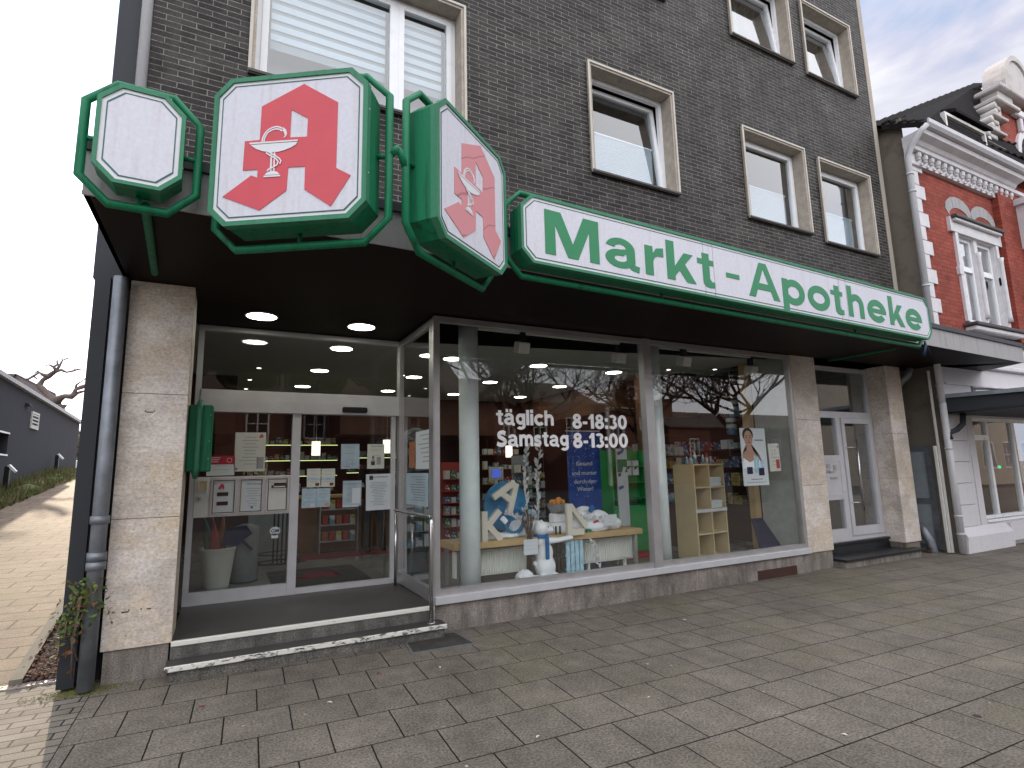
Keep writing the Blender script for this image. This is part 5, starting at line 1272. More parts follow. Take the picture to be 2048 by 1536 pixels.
for z in (.92, 1.24, 1.56, 1.88):
    y = 1.25
    while y < 5.8:
        w = random.uniform(.10, .2); h = random.uniform(.10, .22); key = random.choice(PK); o = key.copy(); C.objects.link(o); o.location = (6.02, y+w/2, z+.001); o.scale = (.16, w, h)
        o['label'] = 'packet on the side wall shelves behind the cube shelf'; o['group'] = 'packets on the side wall shelves'; y += w+random.uniform(.02, .08)
for i, (x, o) in enumerate(zip((.2, .4, .6, .8, 1.0, 1.2, 1.4, 1.6), PK)): o.location = (1.9+x*.3, 7.6, 1.0+.0); o.scale = (.06, .1, .12)
m = MB(); m.box(1.7, 2.6, 7.45, 7.9, FZ, .998); m.build('side_counter', 'dark_wood', None, label='low dark wood cupboard at the back of the shop', cat='cupboard')
# cups on top
for k, x in enumerate((-.25, -.05, .12)):
    m = MB(); m.lathe([(.06, 0), (.075, .16), (.065, .16), (.05, .02)], (x, 7.95, 2.27), 14); m.build('mug', 'off_white', None, label='pale jug on the top back shelf above the sliding door notices', cat='jug', group='jugs on the top shelf')
# counter
t = thing('sales_counter', 'long light wood sales counter behind the sliding door', 'counter', (-.3, 4.9, FZ))
m = MB(); m.box(-1.1, .10, 4.75, 5.4, FZ, 1.18); m.build('front', 'orange_wood', t)
m = MB(); m.box(-1.14, .14, 4.70, 5.45, 1.182, 1.22); m.build('top', 'beech', t)
m = MB(); m.box(.10, 2.3, 4.95, 5.4, FZ, 1.1); m.build('side_front', 'dark_wood', t)
t = thing('sweets_rack', 'small counter rack with red and yellow packets', 'rack', (-.15, 4.6, FZ))
m = MB(); m.box(-.55, -.53, 4.45, 4.7, FZ, 1.15); m.box(.08, .10, 4.45, 4.7, FZ, 1.15)
for z in (.45, .72, .98): m.box(-.529, .079, 4.46, 4.7, z, z+.02)
m.build('rack_frame', 'aluminium', t)
for z in (.47, .74, 1.0):
    for k in range(5):
        m = MB(); x = -.50+.115*k; m.box(x, x+.09, 4.47, 4.55, z+.001, z+.15, bev=.004)
        m.build('packet', ['vivid_red', 'product_yellow', 'cloth_red', 'product_white', 'cloth_orange'][(k+int(z*10)) % 5], None, label='bright packet in the counter rack behind the sliding door', cat='packet', group='packets in the counter rack')
m = MB(); p = ony(993, 947, 4.5); m.box(p.x-.16, p.x+.16, 4.5, 4.53, p.z-.13, p.z+.13, bev=.01); mo = m.build('monitor', 'off_white', None, label='white computer monitor with a blue screen seen behind the disc', cat='monitor')
m = MB(); m.box(p.x-.10, p.x+.09, 4.493, 4.499, p.z-.08, p.z+.08); m.build('screen', 'screen_glow', mo)
m = MB(); m.box(p.x-.03, p.x+.03, 4.5, 4.56, 1.1, p.z-.13); m.build('stand', 'off_white', mo)
for k, (px, py, y) in enumerate(((632, 897, 4.9), (774, 893, 4.9), (1018, 903, 5.2))):
    p = ony(px, py, y); t = thing('pendant_lamp', ['glowing cylinder pendant lamp left of the blue sketch sheet', 'glowing cylinder pendant lamp right of the tutoring notice', 'glowing cylinder pendant lamp behind the window lettering'][k], 'lamp', (p.x, y, p.z-.13), 0, 'pendant lamps over the counter')
    m = MB(); m.lathe([(.075, -.125), (.075, .125)], (p.x, y, p.z), 20); m.build('shade', 'pendant_glow', t)
    m = MB(); m.tube([(p.x, y, p.z+.126), (p.x, y, 3.295)], .006, 6); m.build('cord', 'ink_grey', t)
# red column of boxes etc behind window (tall stands)
for k, (px, y, z1, mt, lb) in enumerate(((905, 3.4, 1.75, 'cloth_red', 'tall stand of red packets behind the left round column'), (1045, 3.2, 1.85, 'bin_grey', 'tall grey leaflet stand behind the letter A'), (1072, 4.0, 1.7, 'fabric_grey', 'tall dark stand with packets behind the white branches'), (1214, 3.0, 1.7, 'dark_wood', 'wooden stand beside the blue banner'), (1350, 4.2, 1.4, 'orange_wood', 'low wooden shelf behind the right round column'))):
    p = ony(px, 900, y); t = thing('display_stand', lb, 'display stand', (p.x, y, FZ))
    m = MB(); m.box(p.x-.17, p.x+.17, y+.1, y+.12, FZ, z1); m.box(p.x-.17, p.x+.17, y-.1, y+.099, FZ, FZ+.06)
    n = 6
    for i in range(n): m.box(p.x-.169, p.x+.169, y-.09, y+.099, FZ+.2+i*(z1-FZ-.3)/n, FZ+.213+i*(z1-FZ-.3)/n)
    m.build('rack', mt, t)
    for i in range(n):
        for j in range(3):
            o = random.choice(PK).copy(); C.objects.link(o); o.location = (p.x-.11+.11*j, y, FZ+.214+i*(z1-FZ-.3)/n); o.scale = (.085, .10, .09+.06*random.random()); o['label'] = 'small box on one of the tall display stands inside the shop'; o['group'] = 'boxes on the display stands'
# umbrella pot
p = onz(432, 1180, FZ); px_, py_ = p.x+.0, p.y+.15
t = thing('umbrella_pot', 'ribbed white pot on the floor behind the fixed entrance pane', 'pot', (px_, py_, FZ))
prof = [(.135, 0)]
for k in range(12): prof += [(.137+.0045*k, .03+.034*k), (.142+.0045*k, .045+.034*k)]
prof += [(.20, .46), (.205, .475), (.19, .475), (.13, .05)]
m = MB(); m.lathe(prof, (px_, py_, FZ), 32); m.build('vessel', 'pot_white', t)
for k, (dx, dy, mt, hh, lb) in enumerate(((-.09, 0, 'cloth_green', .34, 'green umbrella at the left of the white pot'), (-.04, -.06, 'cloth_red', .33, 'red umbrella at the front of the white pot'), (.02, .03, 'cloth_orange', .36, 'orange umbrella in the middle of the white pot'), (-.05, .07, 'cloth_green', .38, 'dark green umbrella at the back of the white pot'))):
    x, y = px_+dx, py_+dy; t = thing('umbrella', lb, 'umbrella', (x, y, FZ+.3))
    m = MB(); m.tube([(x, y, FZ+.30), (x+dx*.3, y+dy*.3, FZ+.62), (x+dx*.8, y+dy*.8, FZ+.47+hh)], [.055, .05, .012], 8); m.build('canopy', mt, t)
    m = MB(); m.tube([(x+dx*.8, y+dy*.8, FZ+.47+hh), (x+dx, y+dy, FZ+.55+hh), (x+dx+.03, y+dy, FZ+.58+hh), (x+dx+.045, y+dy, FZ+.54+hh)], .009, 6); m.build('handle', 'beech', t)
t = thing('folding_umbrella', 'dark blue folding umbrella leaning out of the white pot to the right', 'umbrella', (px_+.14, py_, FZ+.45))
m = MB(); m.prism([(px_+.03, FZ+.50), (px_+.08, FZ+.70), (px_+.30, FZ+.72), (px_+.37, FZ+.62), (px_+.20, FZ+.49)], .06, Matrix.Translation((0, py_-.05, 0))); m.build('canopy', 'cloth_blue', t)
m = MB(); m.tube([(px_+.25, py_-.02, FZ+.55), (px_+.38, py_-.02, FZ+.42)], .016, 8); m.build('handle', 'ink', t)
t = thing('waste_bin', 'tall grey cylindrical bin behind the umbrella pot', 'bin', (-1.75, 2.55, FZ))
m = MB(); m.lathe([(.16, .02), (.165, .62), (.15, .68), (.05, .72)], (-1.75, 2.55, FZ), 28); m.build('body', 'bin_grey', t); m = MB(); m.lathe([(.17, 0), (.17, .02)], (-1.75, 2.55, FZ), 28); m.build('base', 'ink', t)
t = thing('round_stand', 'black tube stand on a ring base behind the fixed entrance pane', 'stand', (-1.22, 3.8, FZ))
m = MB(); 
for dx in (-.09, -.03, .03, .09): m.tube([(-1.22+dx, 3.8, FZ+.02), (-1.22+dx, 3.8, 1.25)], .012, 8)
m.build('tubes', 'fabric_black', t)
m = MB(); m.tube([(-1.22+.3*math.cos(k*math.pi/12), 3.8+.25*math.sin(k*math.pi/12), FZ+.03) for k in range(24)], .012, 6, closed=True); m.tube([(-1.22+.3*math.cos(k*math.pi/12), 3.8+.25*math.sin(k*math.pi/12), FZ+.16) for k in range(24)], .008, 6, closed=True); m.build('ring', 'fabric_black', t)
m = MB(); m.box(-1.65, -1.05, 4.3, 4.34, FZ, 1.15); m.build('grey_screen', 'bin_grey', None, label='low grey partition behind the black tube stand', cat='partition')
t = thing('doormat', 'grey doormat with a red emblem inside the sliding door', 'doormat', (-.85, 2.4, FZ))
m = MB(); m.slab([(-1.45, 1.80, FZ+.001), (-.30, 1.80, FZ+.001), (-.30, 3.05, FZ+.001), (-1.45, 3.05, FZ+.001)], (0, 0, .01)); m.build('mat', 'mat_dark', t)
m = MB(); m.prism([(a*.75-.88, -b*.75-2.4) for a, b in A_OUT], .002, Matrix(((1, 0, 0, 0), (0, 0, -1, 0), (0, 1, 0, FZ+.0115), (0, 0, 0, 1)))); m.build('emblem', 'mat_red', t)
m = MB(); m.box(-1.0, .6, 3.9, 4.5, FZ+.001, FZ+.009, bev=0); m.build('rug', 'mat_red', None, label='dark red rug in front of the counter', cat='rug')
# customer at the counter
px_, py_ = .33, 4.25
t = thing('person', 'person in black coat and dark trousers standing at the counter, seen from behind', 'person', (px_, py_, FZ))
o = organic([('t', [(px_-.13, py_-.05, FZ+.06), (px_-.12, py_, FZ+.5), (px_-.09, py_, FZ+.92)], [.055, .07, .10]), ('t', [(px_+.14, py_+.03, FZ+.06), (px_+.12, py_, FZ+.5), (px_+.09, py_, FZ+.92)], [.055, .07, .10]),
             ('b', (px_-.13, py_-.12, FZ+.05), .06, (.8, 1.9, .8)), ('b', (px_+.15, py_-.02, FZ+.05), .06, (.8, 1.9, .8)),
             ('b', (px_, py_, FZ+.98), .17, (1.1, .75, .9)), ('b', (px_, py_, FZ+1.2), .18, (1.1, .72, 1.2)), ('b', (px_, py_, FZ+1.40), .17, (1.25, .7, .7)),
             ('t', [(px_-.21, py_, FZ+1.42), (px_-.27, py_+.03, FZ+1.15), (px_-.22, py_+.22, FZ+1.0)], [.06, .05, .04]), ('t', [(px_+.21, py_, FZ+1.42), (px_+.28, py_+.03, FZ+1.15), (px_+.24, py_+.22, FZ+1.0)], [.06, .05, .04]),
             ('t', [(px_, py_, FZ+1.45), (px_, py_+.01, FZ+1.58)], [.055, .05]), ('b', (px_, py_+.01, FZ+1.66), .10, (.85, 1, 1.15)),
             ] + [('t', [(px_+sx*.23, py_+.22, FZ+1.0), (px_+sx*(.23-.015*i), py_+.30, FZ+.98), (px_+sx*(.22-.017*i), py_+.335, FZ+.965-.003*i)], [.02, .010, .008]) for sx in (-1, 1) for i in range(-1, 4)], .014, 3)
o.build('body', 'fabric_black', t)
o = organic([('b', (px_, py_-.0, FZ+1.685), .108, (.9, 1, 1.05)), ('b', (px_, py_-.05, FZ+1.60), .07)], .014, 2); o.build('hair', 'hair_dark', t)
# ------------------------------------------------------------------ red brick house to the right
YH = -.35
H = thing('brick_house', 'red brick house with white quoins and a scrolled gable, right of the clinker block', 'building', (9.4, YH, 0))
HW = [(10.86, 12.42, 4.28, 6.12), (14.0, 15.6, 4.28, 6.12)]
m = MB(); wall(m, 9.42, 20, 4.0, 7.62, [HW[0], HW[1]], YH, YH+.35); m.build('brick_wall', 'red_brick', H)
m = MB(); wall(m, 9.42, 20, 0, 3.95, [(10.42, 13.6, .50, 2.38)], YH, YH+.35); m.build('ground_floor_wall', 'white_render', H)
m = MB(); m.box(9.385, 9.419, YH+.01, 8, 0, 8.25); m.build('side_wall', 'old_plaster', H)
m = MB(); m.box(9.42, 20, .9, 8, 0, .02+4); m.build('inner_wall', 'room_dark', H) if False else m.bm.free()
m = MB(); m.box(9.42, 20, 2.6, 2.7, 0, 8); m.box(9.42, 20, -.0, 2.6, 3.7, 3.9); m.box(9.42, 20, 0, 2.6, 7.7, 7.8); m.box(13.0, 13.1, 0, 2.6, 3.9, 7.7); m.build('rooms', 'shop_wall_brown', H)
m = MB(); z = 4.05; k = 0
while z < 7.3: m.box(9.38, 9.68+(.17 if k % 2 else 0), YH-.035, YH+.03, z, z+.275, bev=.006); z += .283; k += 1
m.build('quoins', 'cornice_white', H)
# cornice with brackets
m = MB()
m.box(9.40, 20, YH-.08, YH-.001, 7.26, 7.50); m.box(9.36, 20, YH-.17, YH-.001, 7.502, 7.58)
prof = [(YH-.17, 7.582), (YH-.20, 7.60), (YH-.24, 7.66), (YH-.37, 7.70), (YH-.39, 7.78), (YH-.001, 7.78), (YH-.001, 7.582)]
b = bmesh.new(); A_ = [b.verts.new((9.32, y, z)) for y, z in prof]; B_ = [b.verts.new((13.45, y, z)) for y, z in prof]; b.faces.new(A_); b.faces.new(B_[::-1])
for i in range(len(prof)): b.faces.new((A_[i], B_[i], B_[(i+1) % len(prof)], A_[(i+1) % len(prof)]))
bmesh.ops.recalc_face_normals(b, faces=b.faces); m.add(b); m.build('cornice', 'cornice_white', H)
x = 9.55
while x < 13.4:
    m = MB(); m.box(x, x+.10, YH-.16, YH-.082, 7.38, 7.498, bev=.02); m.box(x+.012, x+.088, YH-.14, YH-.0825, 7.34, 7.385, bev=.012); m.build('bracket', 'cornice_white', H)
    m = MB(); m.box(x+.13, x+.20, YH-.115, YH-.081, 7.27, 7.315); m.build('dentil', 'cornice_white', H); x += .235
m = MB()
pts = [(YH-.39, 7.785), (YH-.46, 7.79), (YH-.50, 7.84), (YH-.50, 7.92), (YH-.475, 7.92), (YH-.465, 7.84), (YH-.39, 7.82)]
b = bmesh.new(); A_ = [b.verts.new((9.30, y, z)) for y, z in pts]; B_ = [b.verts.new((13.6, y, z)) for y, z in pts]; b.faces.new(A_); b.faces.new(B_[::-1])
for i in range(len(pts)): b.faces.new((A_[i], B_[i], B_[(i+1) % len(pts)], A_[(i+1) % len(pts)]))
bmesh.ops.recalc_face_normals(b, faces=b.faces); m.add(b); m.build('gutter', 'zinc_pale', H)
# white moulding at the corner below the eaves, then the downpipe
m = MB(); m.slab([(9.30, YH-.02, 7.35), (9.30, YH-.36, 7.70), (9.30, YH-.40, 7.78), (9.30, YH-.02, 7.78)], (.05, 0, 0)); m.build('eaves_cheek', 'cornice_white', H)
pipe('downpipe', [(9.33, YH-.44, 7.82), (9.27, YH-.36, 7.72), (9.24, YH-.2, 7.52), (9.24, YH-.10, 7.3), (9.24, YH-.10, 2.6)], .052, 'zinc_pale', parent=H)
pipe('downpipe', [(9.24, YH-.10, 2.60), (9.24, YH-.10, .02)], .056, 'zinc_pale', parent=H)
m = MB()
for z in (6.95, 6.6, 4.75, 2.9, 1.78, .62, .32): m.tube([(9.24, YH-.10, z), (9.24, YH-.10, z+.035)], .064, 14)
m.build('pipe_collar', 'zinc_pale', H)
pipe('drainpipe', [(9.62, YH-.22, 2.42), (9.56, YH-.22, 2.22), (9.42, YH-.18, 2.12), (9.26, YH-.12, 2.06), (9.26, YH-.14, 1.95)], .045, 'anthracite', 'short dark pipe swan neck under the dark canopy of the white shop front')
# hipped roof: rises to the right from the eaves corner
m = MB()
RA, RB, RC, RD = (9.26, YH-.44, 7.86), (14.9, YH-.44, 7.86), (14.9, .32, 11.24), (9.26, .08, 8.30)
m.slab([RA, RB, RC], (0, .05, -.08)); m.slab([RA, RC, RD], (0, .05, -.08)); m.slab([RD, RC, (14.9, 5, 11.24), (9.26, 5, 8.30)], (0, 0, -.08)); R_ = m.build('roof', 'roof_tile_dark', H)
m = MB()
for k in range(16):
    f = k/16; p = Vector(RD).lerp(Vector(RC), f); q = Vector(RD).lerp(Vector(RC), f+.072)
    m.slab([p+Vector((0, -.14, -.16)), q+Vector((0, -.14, -.13)), q+Vector((0, .10, .03)), p+Vector((0, .10, .0))], (0, 0, .07))
    for g in range(1, 6):
        u = g/6; a_ = Vector(RA).lerp(Vector(RD), u).lerp(Vector(RB).lerp(Vector(RC), u), f); b2_ = Vector(RA).lerp(Vector(RD), u).lerp(Vector(RB).lerp(Vector(RC), u), f+.065)
        m.tube([a_+Vector((0, -.02, .0)), (a_+b2_)/2+Vector((0, -.05, .05)), b2_+Vector((0, -.02, .0))], .028, 5)
m.build('verge_tiles', 'roof_tile_dark', R_)
m = MB(); m.slab([(10.62, YH-.42, 8.50), (12.15, YH-.42, 8.50), (12.15, .25, 8.95), (10.62, .25, 8.95)], (0, 0, .07)); m.build('dormer_roof', 'roof_tile_dark', H)
m = MB(); frame(m, 10.35, 12.0, 8.10, 8.47, .06, YH-.34, YH-.26); m.build('dormer_window', 'off_white', H)
m = MB(); m.box(10.42, 11.95, YH-.28, YH-.25, 8.16, 8.41); m.build('dormer_pane', 'room_dark', H)
# stepped and scrolled gable
YGb = YH-.12
m = MB(); m.prism([(12.7, 4.0), (20, 4.0), (20, 12.6), (18.4, 12.6), (15.6, 10.0), (13.9, 9.9), (13.5, 9.62), (13.0, 8.5), (12.95, 8.0), (12.7, 8.0)], .3, Matrix.Translation((0, YGb, 0))); GB = m.build('gable_wall', 'red_brick', H)
m = MB()
m.box(12.12, 12.86, YGb-.06, YGb+.30, 7.80, 8.36, bev=.015)
z = 8.36
for k in range(3):
    xl, xr = 12.42+.28*k, 13.06+.20*k
    m.box(xl-.12, xr+.06, YGb-.14, YGb+.40, z, z+.07, bev=.015); m.box(xl+.12, xr, YGb-.05, YGb+.30, z+.07, z+.42, bev=.01)
    for i in range(2): m.tube([(xl+.10, YGb-.10, z+.155+i*.165), (xl+.10, YGb+.34, z+.155+i*.165)], .085, 12); m.box(xl+.10, xr-.08, YGb-.08, YGb-.049, z+.10+i*.165, z+.21+i*.165, bev=.02)
    z += .42
m.box(13.05, 14.15, YGb-.18, YGb+.36, z, z+.10, bev=.02); m.box(13.42, 14.15, YGb-.06, YGb+.28, z+.10, z+.42, bev=.015); m.box(13.32, 14.75, YGb-.18, YGb+.36, z+.42, z+.52, bev=.02)
zc = z+.52
m.prism([(14.42+.80*math.cos(math.pi*(1-k/16)), zc+1.02*math.sin(math.pi*k/16)) for k in range(17)], .40, Matrix.Translation((0, YGb-.12, 0))); m.build('scroll_stones', 'stone_gable', H)
m = MB(); m.ring([(14.42+.805*math.cos(math.pi*(1-k/16)), zc+1.025*math.sin(math.pi*k/16)) for k in range(17)], [(14.42+.64*math.cos(math.pi*(1-k/16)), zc+.10+.80*math.sin(math.pi*k/16)) for k in range(17)], YGb-.16, YGb-.119)
m.build('scroll_rim', 'stone_gable', H)
m = MB(); m.box(14.03, 17, YGb-.12, YGb-.001, z-.04, z+.14, bev=.02); m.box(14.3, 14.42, YGb-.10, YGb-.001, z-.4, z-.05, bev=.02); m.build('coping', 'cornice_white', H)
m = MB()
cx, cz = 14.55, 8.55
m.ring([(cx+.55*math.cos(k*math.pi/12), cz+.75*math.sin(k*math.pi/12)) for k in range(24)], [(cx+.38*math.cos(k*math.pi/12), cz+.58*math.sin(k*math.pi/12)) for k in range(24)], YGb-.06, YGb+.02); gw = m.build('gable_window', 'cornice_white', H)
m = MB(); m.prism([(cx+.38*math.cos(k*math.pi/12), cz+.58*math.sin(k*math.pi/12)) for k in range(24)], .01, Matrix.Translation((0, YGb-.015, 0))); m.build('pane', 'room_dark', gw)
m = MB(); m.box(13.5, 13.75, YH-.55, YH, 6.2, 7.2); m.box(13.42, 16, YH-.62, YH, 7.2, 7.34); m.box(13.6, 16, YH-.4, YH-.13, 5.2, 6.2); m.box(13.3, 16, YH-.5, YH-.13, 5.05, 5.2); m.build('bay_window', 'cornice_white', H)
# first floor window
def house_window(x0, x1, z0, z1):
    w = MB(); ow = x0-.26; ox = x1+.26
    w.box(x0-.11, x0-.001, YH-.05, YH+.1, z0, z1); w.box(x1+.001, x1+.11, YH-.05, YH+.1, z0, z1)
    w.box(x0-.27, x1+.27, YH-.06, YH+.05, z1+.001, z1+.30)
    for x in (x0-.16, x1+.001): w.box(x, x+.16, YH-.058, YH, z0+.95, z0+1.12)
    W_ = w.build('window', 'cornice_white', H)
    s = MB(); s.box(x0-.22, x1+.22, YH-.17, YH-.061, z1+.27, z1+.335, bev=.01); s.build('slate_ledge', 'slate_ledge', W_)
    s = MB(); s.box(x0-.22, x1+.26, YH-.24, YH, z0-.12, z0-.055, bev=.01); s.build('sill_ledge', 'slate_ledge', W_)
    s = MB(); s.box(x0-.18, x1+.22, YH-.20, YH, z0-.22, z0-.121, bev=.02); s.build('sill_moulding', 'cornice_white', W_)
    s = MB(); s.box(x0-.18, x1+.18, YH-.13, YH-.061, z1+.21, z1+.268, bev=.01); s.build('head_moulding', 'cornice_white', W_)
    s = MB(); s.ring([(x0-.001, z0-.001), (x1+.001, z0-.001), (x1+.001, z1+.001), (x0-.001, z1+.001)], [(x0+.015, z0+.015), (x1-.015, z0+.015), (x1-.015, z1-.015), (x0+.015, z1-.015)], YH-.01, YH+.36); s.build('reveal', 'cornice_white', W_)
    xm = (x0+x1)/2
    s = MB(); s.box(xm-.07, xm+.07, YH+.0, YH+.12, z0+.016, z1-.016); s.lathe([(.055, 0), (.045, .12), (.045, 1.3), (.06, 1.4)], (xm, YH-.02, z0+.15), 14); s.lathe([(.055, 0), (.045, .12), (.045, 1.3), (.06, 1.4)], (x1+.055, YH-.07, z0+.15), 14); s.build('colonnette', 'cornice_white', W_)
    for a, b in ((x0+.016, xm-.071), (xm+.071, x1-.016)):
        f = MB(); frame(f, a, b, z0+.016, z1-.016, .07, YH+.06, YH+.12); f.box(a+.07, b-.07, YH+.05, YH+.12, z0+(z1-z0)*.60, z0+(z1-z0)*.60+.11); fo = f.build('frame', 'white_pvc', W_)
        p = MB(); p.box(a+.07, b-.07, YH+.085, YH+.090, z0+.07, z0+(z1-z0)*.60); p.box(a+.07, b-.07, YH+.085, YH+.090, z0+(z1-z0)*.60+.11, z1-.07); p.build('pane', 'window_glass', W_)
        c = MB(); n = 18; P2 = [(a+.07+(b-a-.14)*k/n, YH+.19+.025*math.sin(k*2.1)) for k in range(n+1)]
        for (xa, ya), (xb, yb) in zip(P2, P2[1:]): c.face([(xa, ya, z0+.07), (xb, yb, z0+.07), (xb, yb, z1-.07), (xa, ya, z1-.07)])
        c.build('curtain', 'curtain_dark', W_)
    # flattened double arch of pale stones above
    s = MB(); 
    for cx in (x0+.27, x1-.28):
        n = 9
        for k in range(n):
            t0, t1 = math.pi*k/n, math.pi*(k+1)/n-.012; I = lambda t: (cx-.40*math.cos(t), YH-.012, z1+.37+.22*math.sin(t)); O = lambda t: (cx-.525*math.cos(t), YH-.012, z1+.50+.33*math.sin(t))
            s.slab([I(t0), O(t0), O(t1), I(t1)], (0, .03, 0))
    s.build('double_arch', 'fascia_grey', W_)
for hwin in HW: house_window(*hwin)
m = MB(); m.box(9.36, 20, YH-.05, YH, 3.90, 4.02); m.build('string_course', 'slate_ledge', H)
m = MB(); m.box(9.62, 20, YH-.03, YH-.001, 2.98, 3.02); m.box(9.5, 11.2, YH-.16, YH-.001, 2.58, 2.70, bev=.02); m.box(9.42, 20, YH-.08, YH-.001, 3.35, 3.44, bev=.015); m.build('moulding', 'cornice_white', H)
# rusticated pier and plinth
m = MB(); zj = [.42, .80, 1.18, 1.56, 1.94, 2.40]
for a, b in zip(zj, zj[1:]): m.box(9.42, 10.06, YH-.03, YH+.02, a+.004, b-.004, bev=.006)
m.box(10.061, 10.16, YH-.012, YH+.02, .42, 2.4); m.box(10.161, 10.36, YH-.03, YH+.02, .42, 2.4)
m.build('corner_pier', 'pale_render', H)
m = MB(); m.slab([(9.36, YH-.13, -.02), (11.05, YH-.13, -.02), (11.05, YH-.13, .27), (9.40, YH-.13, .27)], (0, .12, 0)); m.slab([(9.40, YH-.13, .271), (11.05, YH-.13, .271), (11.05, YH-.03, .42), (9.40, YH-.03, .42)], (0, .02, 0)); m.box(11.05, 20, YH-.10, YH, .09, .42); m.box(12.0, 20, YH-.10, YH, -.02, .09)
m.build('plinth', 'pale_render', H)
# neighbour shop window
f = MB(); frame(f, 10.42, 13.6, .50, 2.38, .06, YH+.06, YH+.14); f.box(11.05, 11.13, YH+.06, YH+.14, .56, 2.32); f.box(10.48, 11.05, YH+.06, YH+.14, 1.96, 2.06); f.box(12.1, 12.18, YH+.06, YH+.14, .56, 2.32); f.box(10.42, 13.6, YH-.03, YH+.05, .455, .50)
SW = f.build('shop_window', 'white_pvc', H)
m = MB(); m.box(10.48, 13.54, YH+.10, YH+.106, .56, 2.32); m.build('pane', 'neighbour_glass', SW)
m = MB(); m.box(10.4, 14, YH+.3, 2.5, .3, .42); m.box(10.42, 14, YH+.36, 2.5, 2.42, 2.5); m.build('shop_floor', 'tile_floor', H)
# awning of the neighbour
m = MB(); m.box(9.45, 13.6, -1.55, YH-.001, 2.42, 2.46); m.slab([(9.30, YH-.02, 2.44), (9.66, -1.62, 2.44), (9.66, -1.62, 2.68), (9.30, YH-.02, 2.68)], (.02, 0, 0)); m.box(9.66, 13.6, -1.64, -1.60, 2.44, 2.68); AW = m.build('awning', 'anthracite', H)
m = MB(); m.slab([(9.24, YH-.02, 2.685), (9.60, -1.68, 2.685), (13.6, -1.68, 2.685), (13.6, YH-.02, 2.685)], (0, 0, .07)); m.build('edge_band', 'zinc', AW)
for x in (10.62, 11.55):
    m = MB(); m.box(x-.05, x+.05, YH-.03, YH-.001, 2.86, 2.98); m.tube([(x, YH-.02, 2.93), (x+.42, -1.56, 2.76)], .014, 8); m.build('stay_rod', 'zinc', AW)
o = organic([('b', (11.2, .9, .62), .32, (1.7, .9, .6)), ('b', (11.9, 1.0, .62), .32, (1.7, .9, .6)), ('b', (11.5, 1.3, .90), .32, (2.6, .6, .9)), ('b', (10.8, 1.0, .82), .2, (.9, 1.2, 1.1)), ('b', (11.0, .8, .5), .25, (1.5, 1, .5))], .03, 3)
o.build('sofa', 'sofa_green', None, label='pale green padded sofa in the window of the red brick house', cat='sofa')
m = MB(); m.ball((10.72, .45, .62), .14, sub=2); m.build('cushion', 'zinc', None, label='grey round cushion in the corner of the neighbouring shop window', cat='cushion')
m = MB(); p = ony(1999, 934, .3); m.ball((p.x, .3, p.z), .035, (1.6, .6, 1), 2); m.build('green_reflection', 'green_reflection_glow', None, label='small green glow standing in for a reflected traffic light in the neighbouring shop window', cat='lamp')  # glowing ball added for the green reflection in the glass; no lamp stands there
# passage between the houses
t = thing('passage_door', 'narrow grey panelled door in the passage between the two buildings', 'door', (9.38, .3, 0))
m = MB(); 
DM = Matrix(((0, 1, 0, 9.36), (-1, 0, 0, 0), (0, 0, 1, 0), (0, 0, 0, 1)))
frame(m, -.95, .10, .02, 1.86, .09, -.03, .03, M=DM); m.box(-.86, .01, -.02, .03, .82, .92, M=DM); m.build('frame', 'zinc', t)
m = MB(); m.box(-.858, .008, 0, .03, .111, .819, M=DM); m.box(-.858, .008, 0, .03, .921, 1.769, M=DM); m.build('panel', 'bin_grey', t)
m = MB(); m.box(8.8, 9.44, 3.2, 3.3, 0, 4); m.box(8.86, 8.88, .62, 3.2, 0, 3.3); m.build('passage_wall', 'old_plaster', None, label='stained beige wall closing the narrow passage between the buildings', cat='wall')
m = MB(); m.box(9.13, 9.17, YH+.05, YH+.09, .02, 1.85); m.box(9.18, 9.21, YH+.02, YH+.05, .02, 3.2); m.build('wall_rail', 'off_white', None, label='pale vertical strips beside the rainwater pipe at the passage', cat='strip')
m = MB()
for k in range(40):
    a, r = random.uniform(0, 6.28), random.uniform(0, .14); x, y = 8.98+r*math.cos(a), -.06+r*.6*math.sin(a); s = random.uniform(.015, .035); z = random.uniform(0.005, .12)
    m.slab([(x, y, z), (x+s, y+s*.3, z+s*.4), (x+s*1.4, y, z+.1*s), (x+s*.5, y-s*.5, z)], (0, 0, .002))
m.build('dead_leaves', 'leaf_brown', None, kind='stuff', label='dead leaves and weeds round the foot of the bent pipe', cat='leaves')

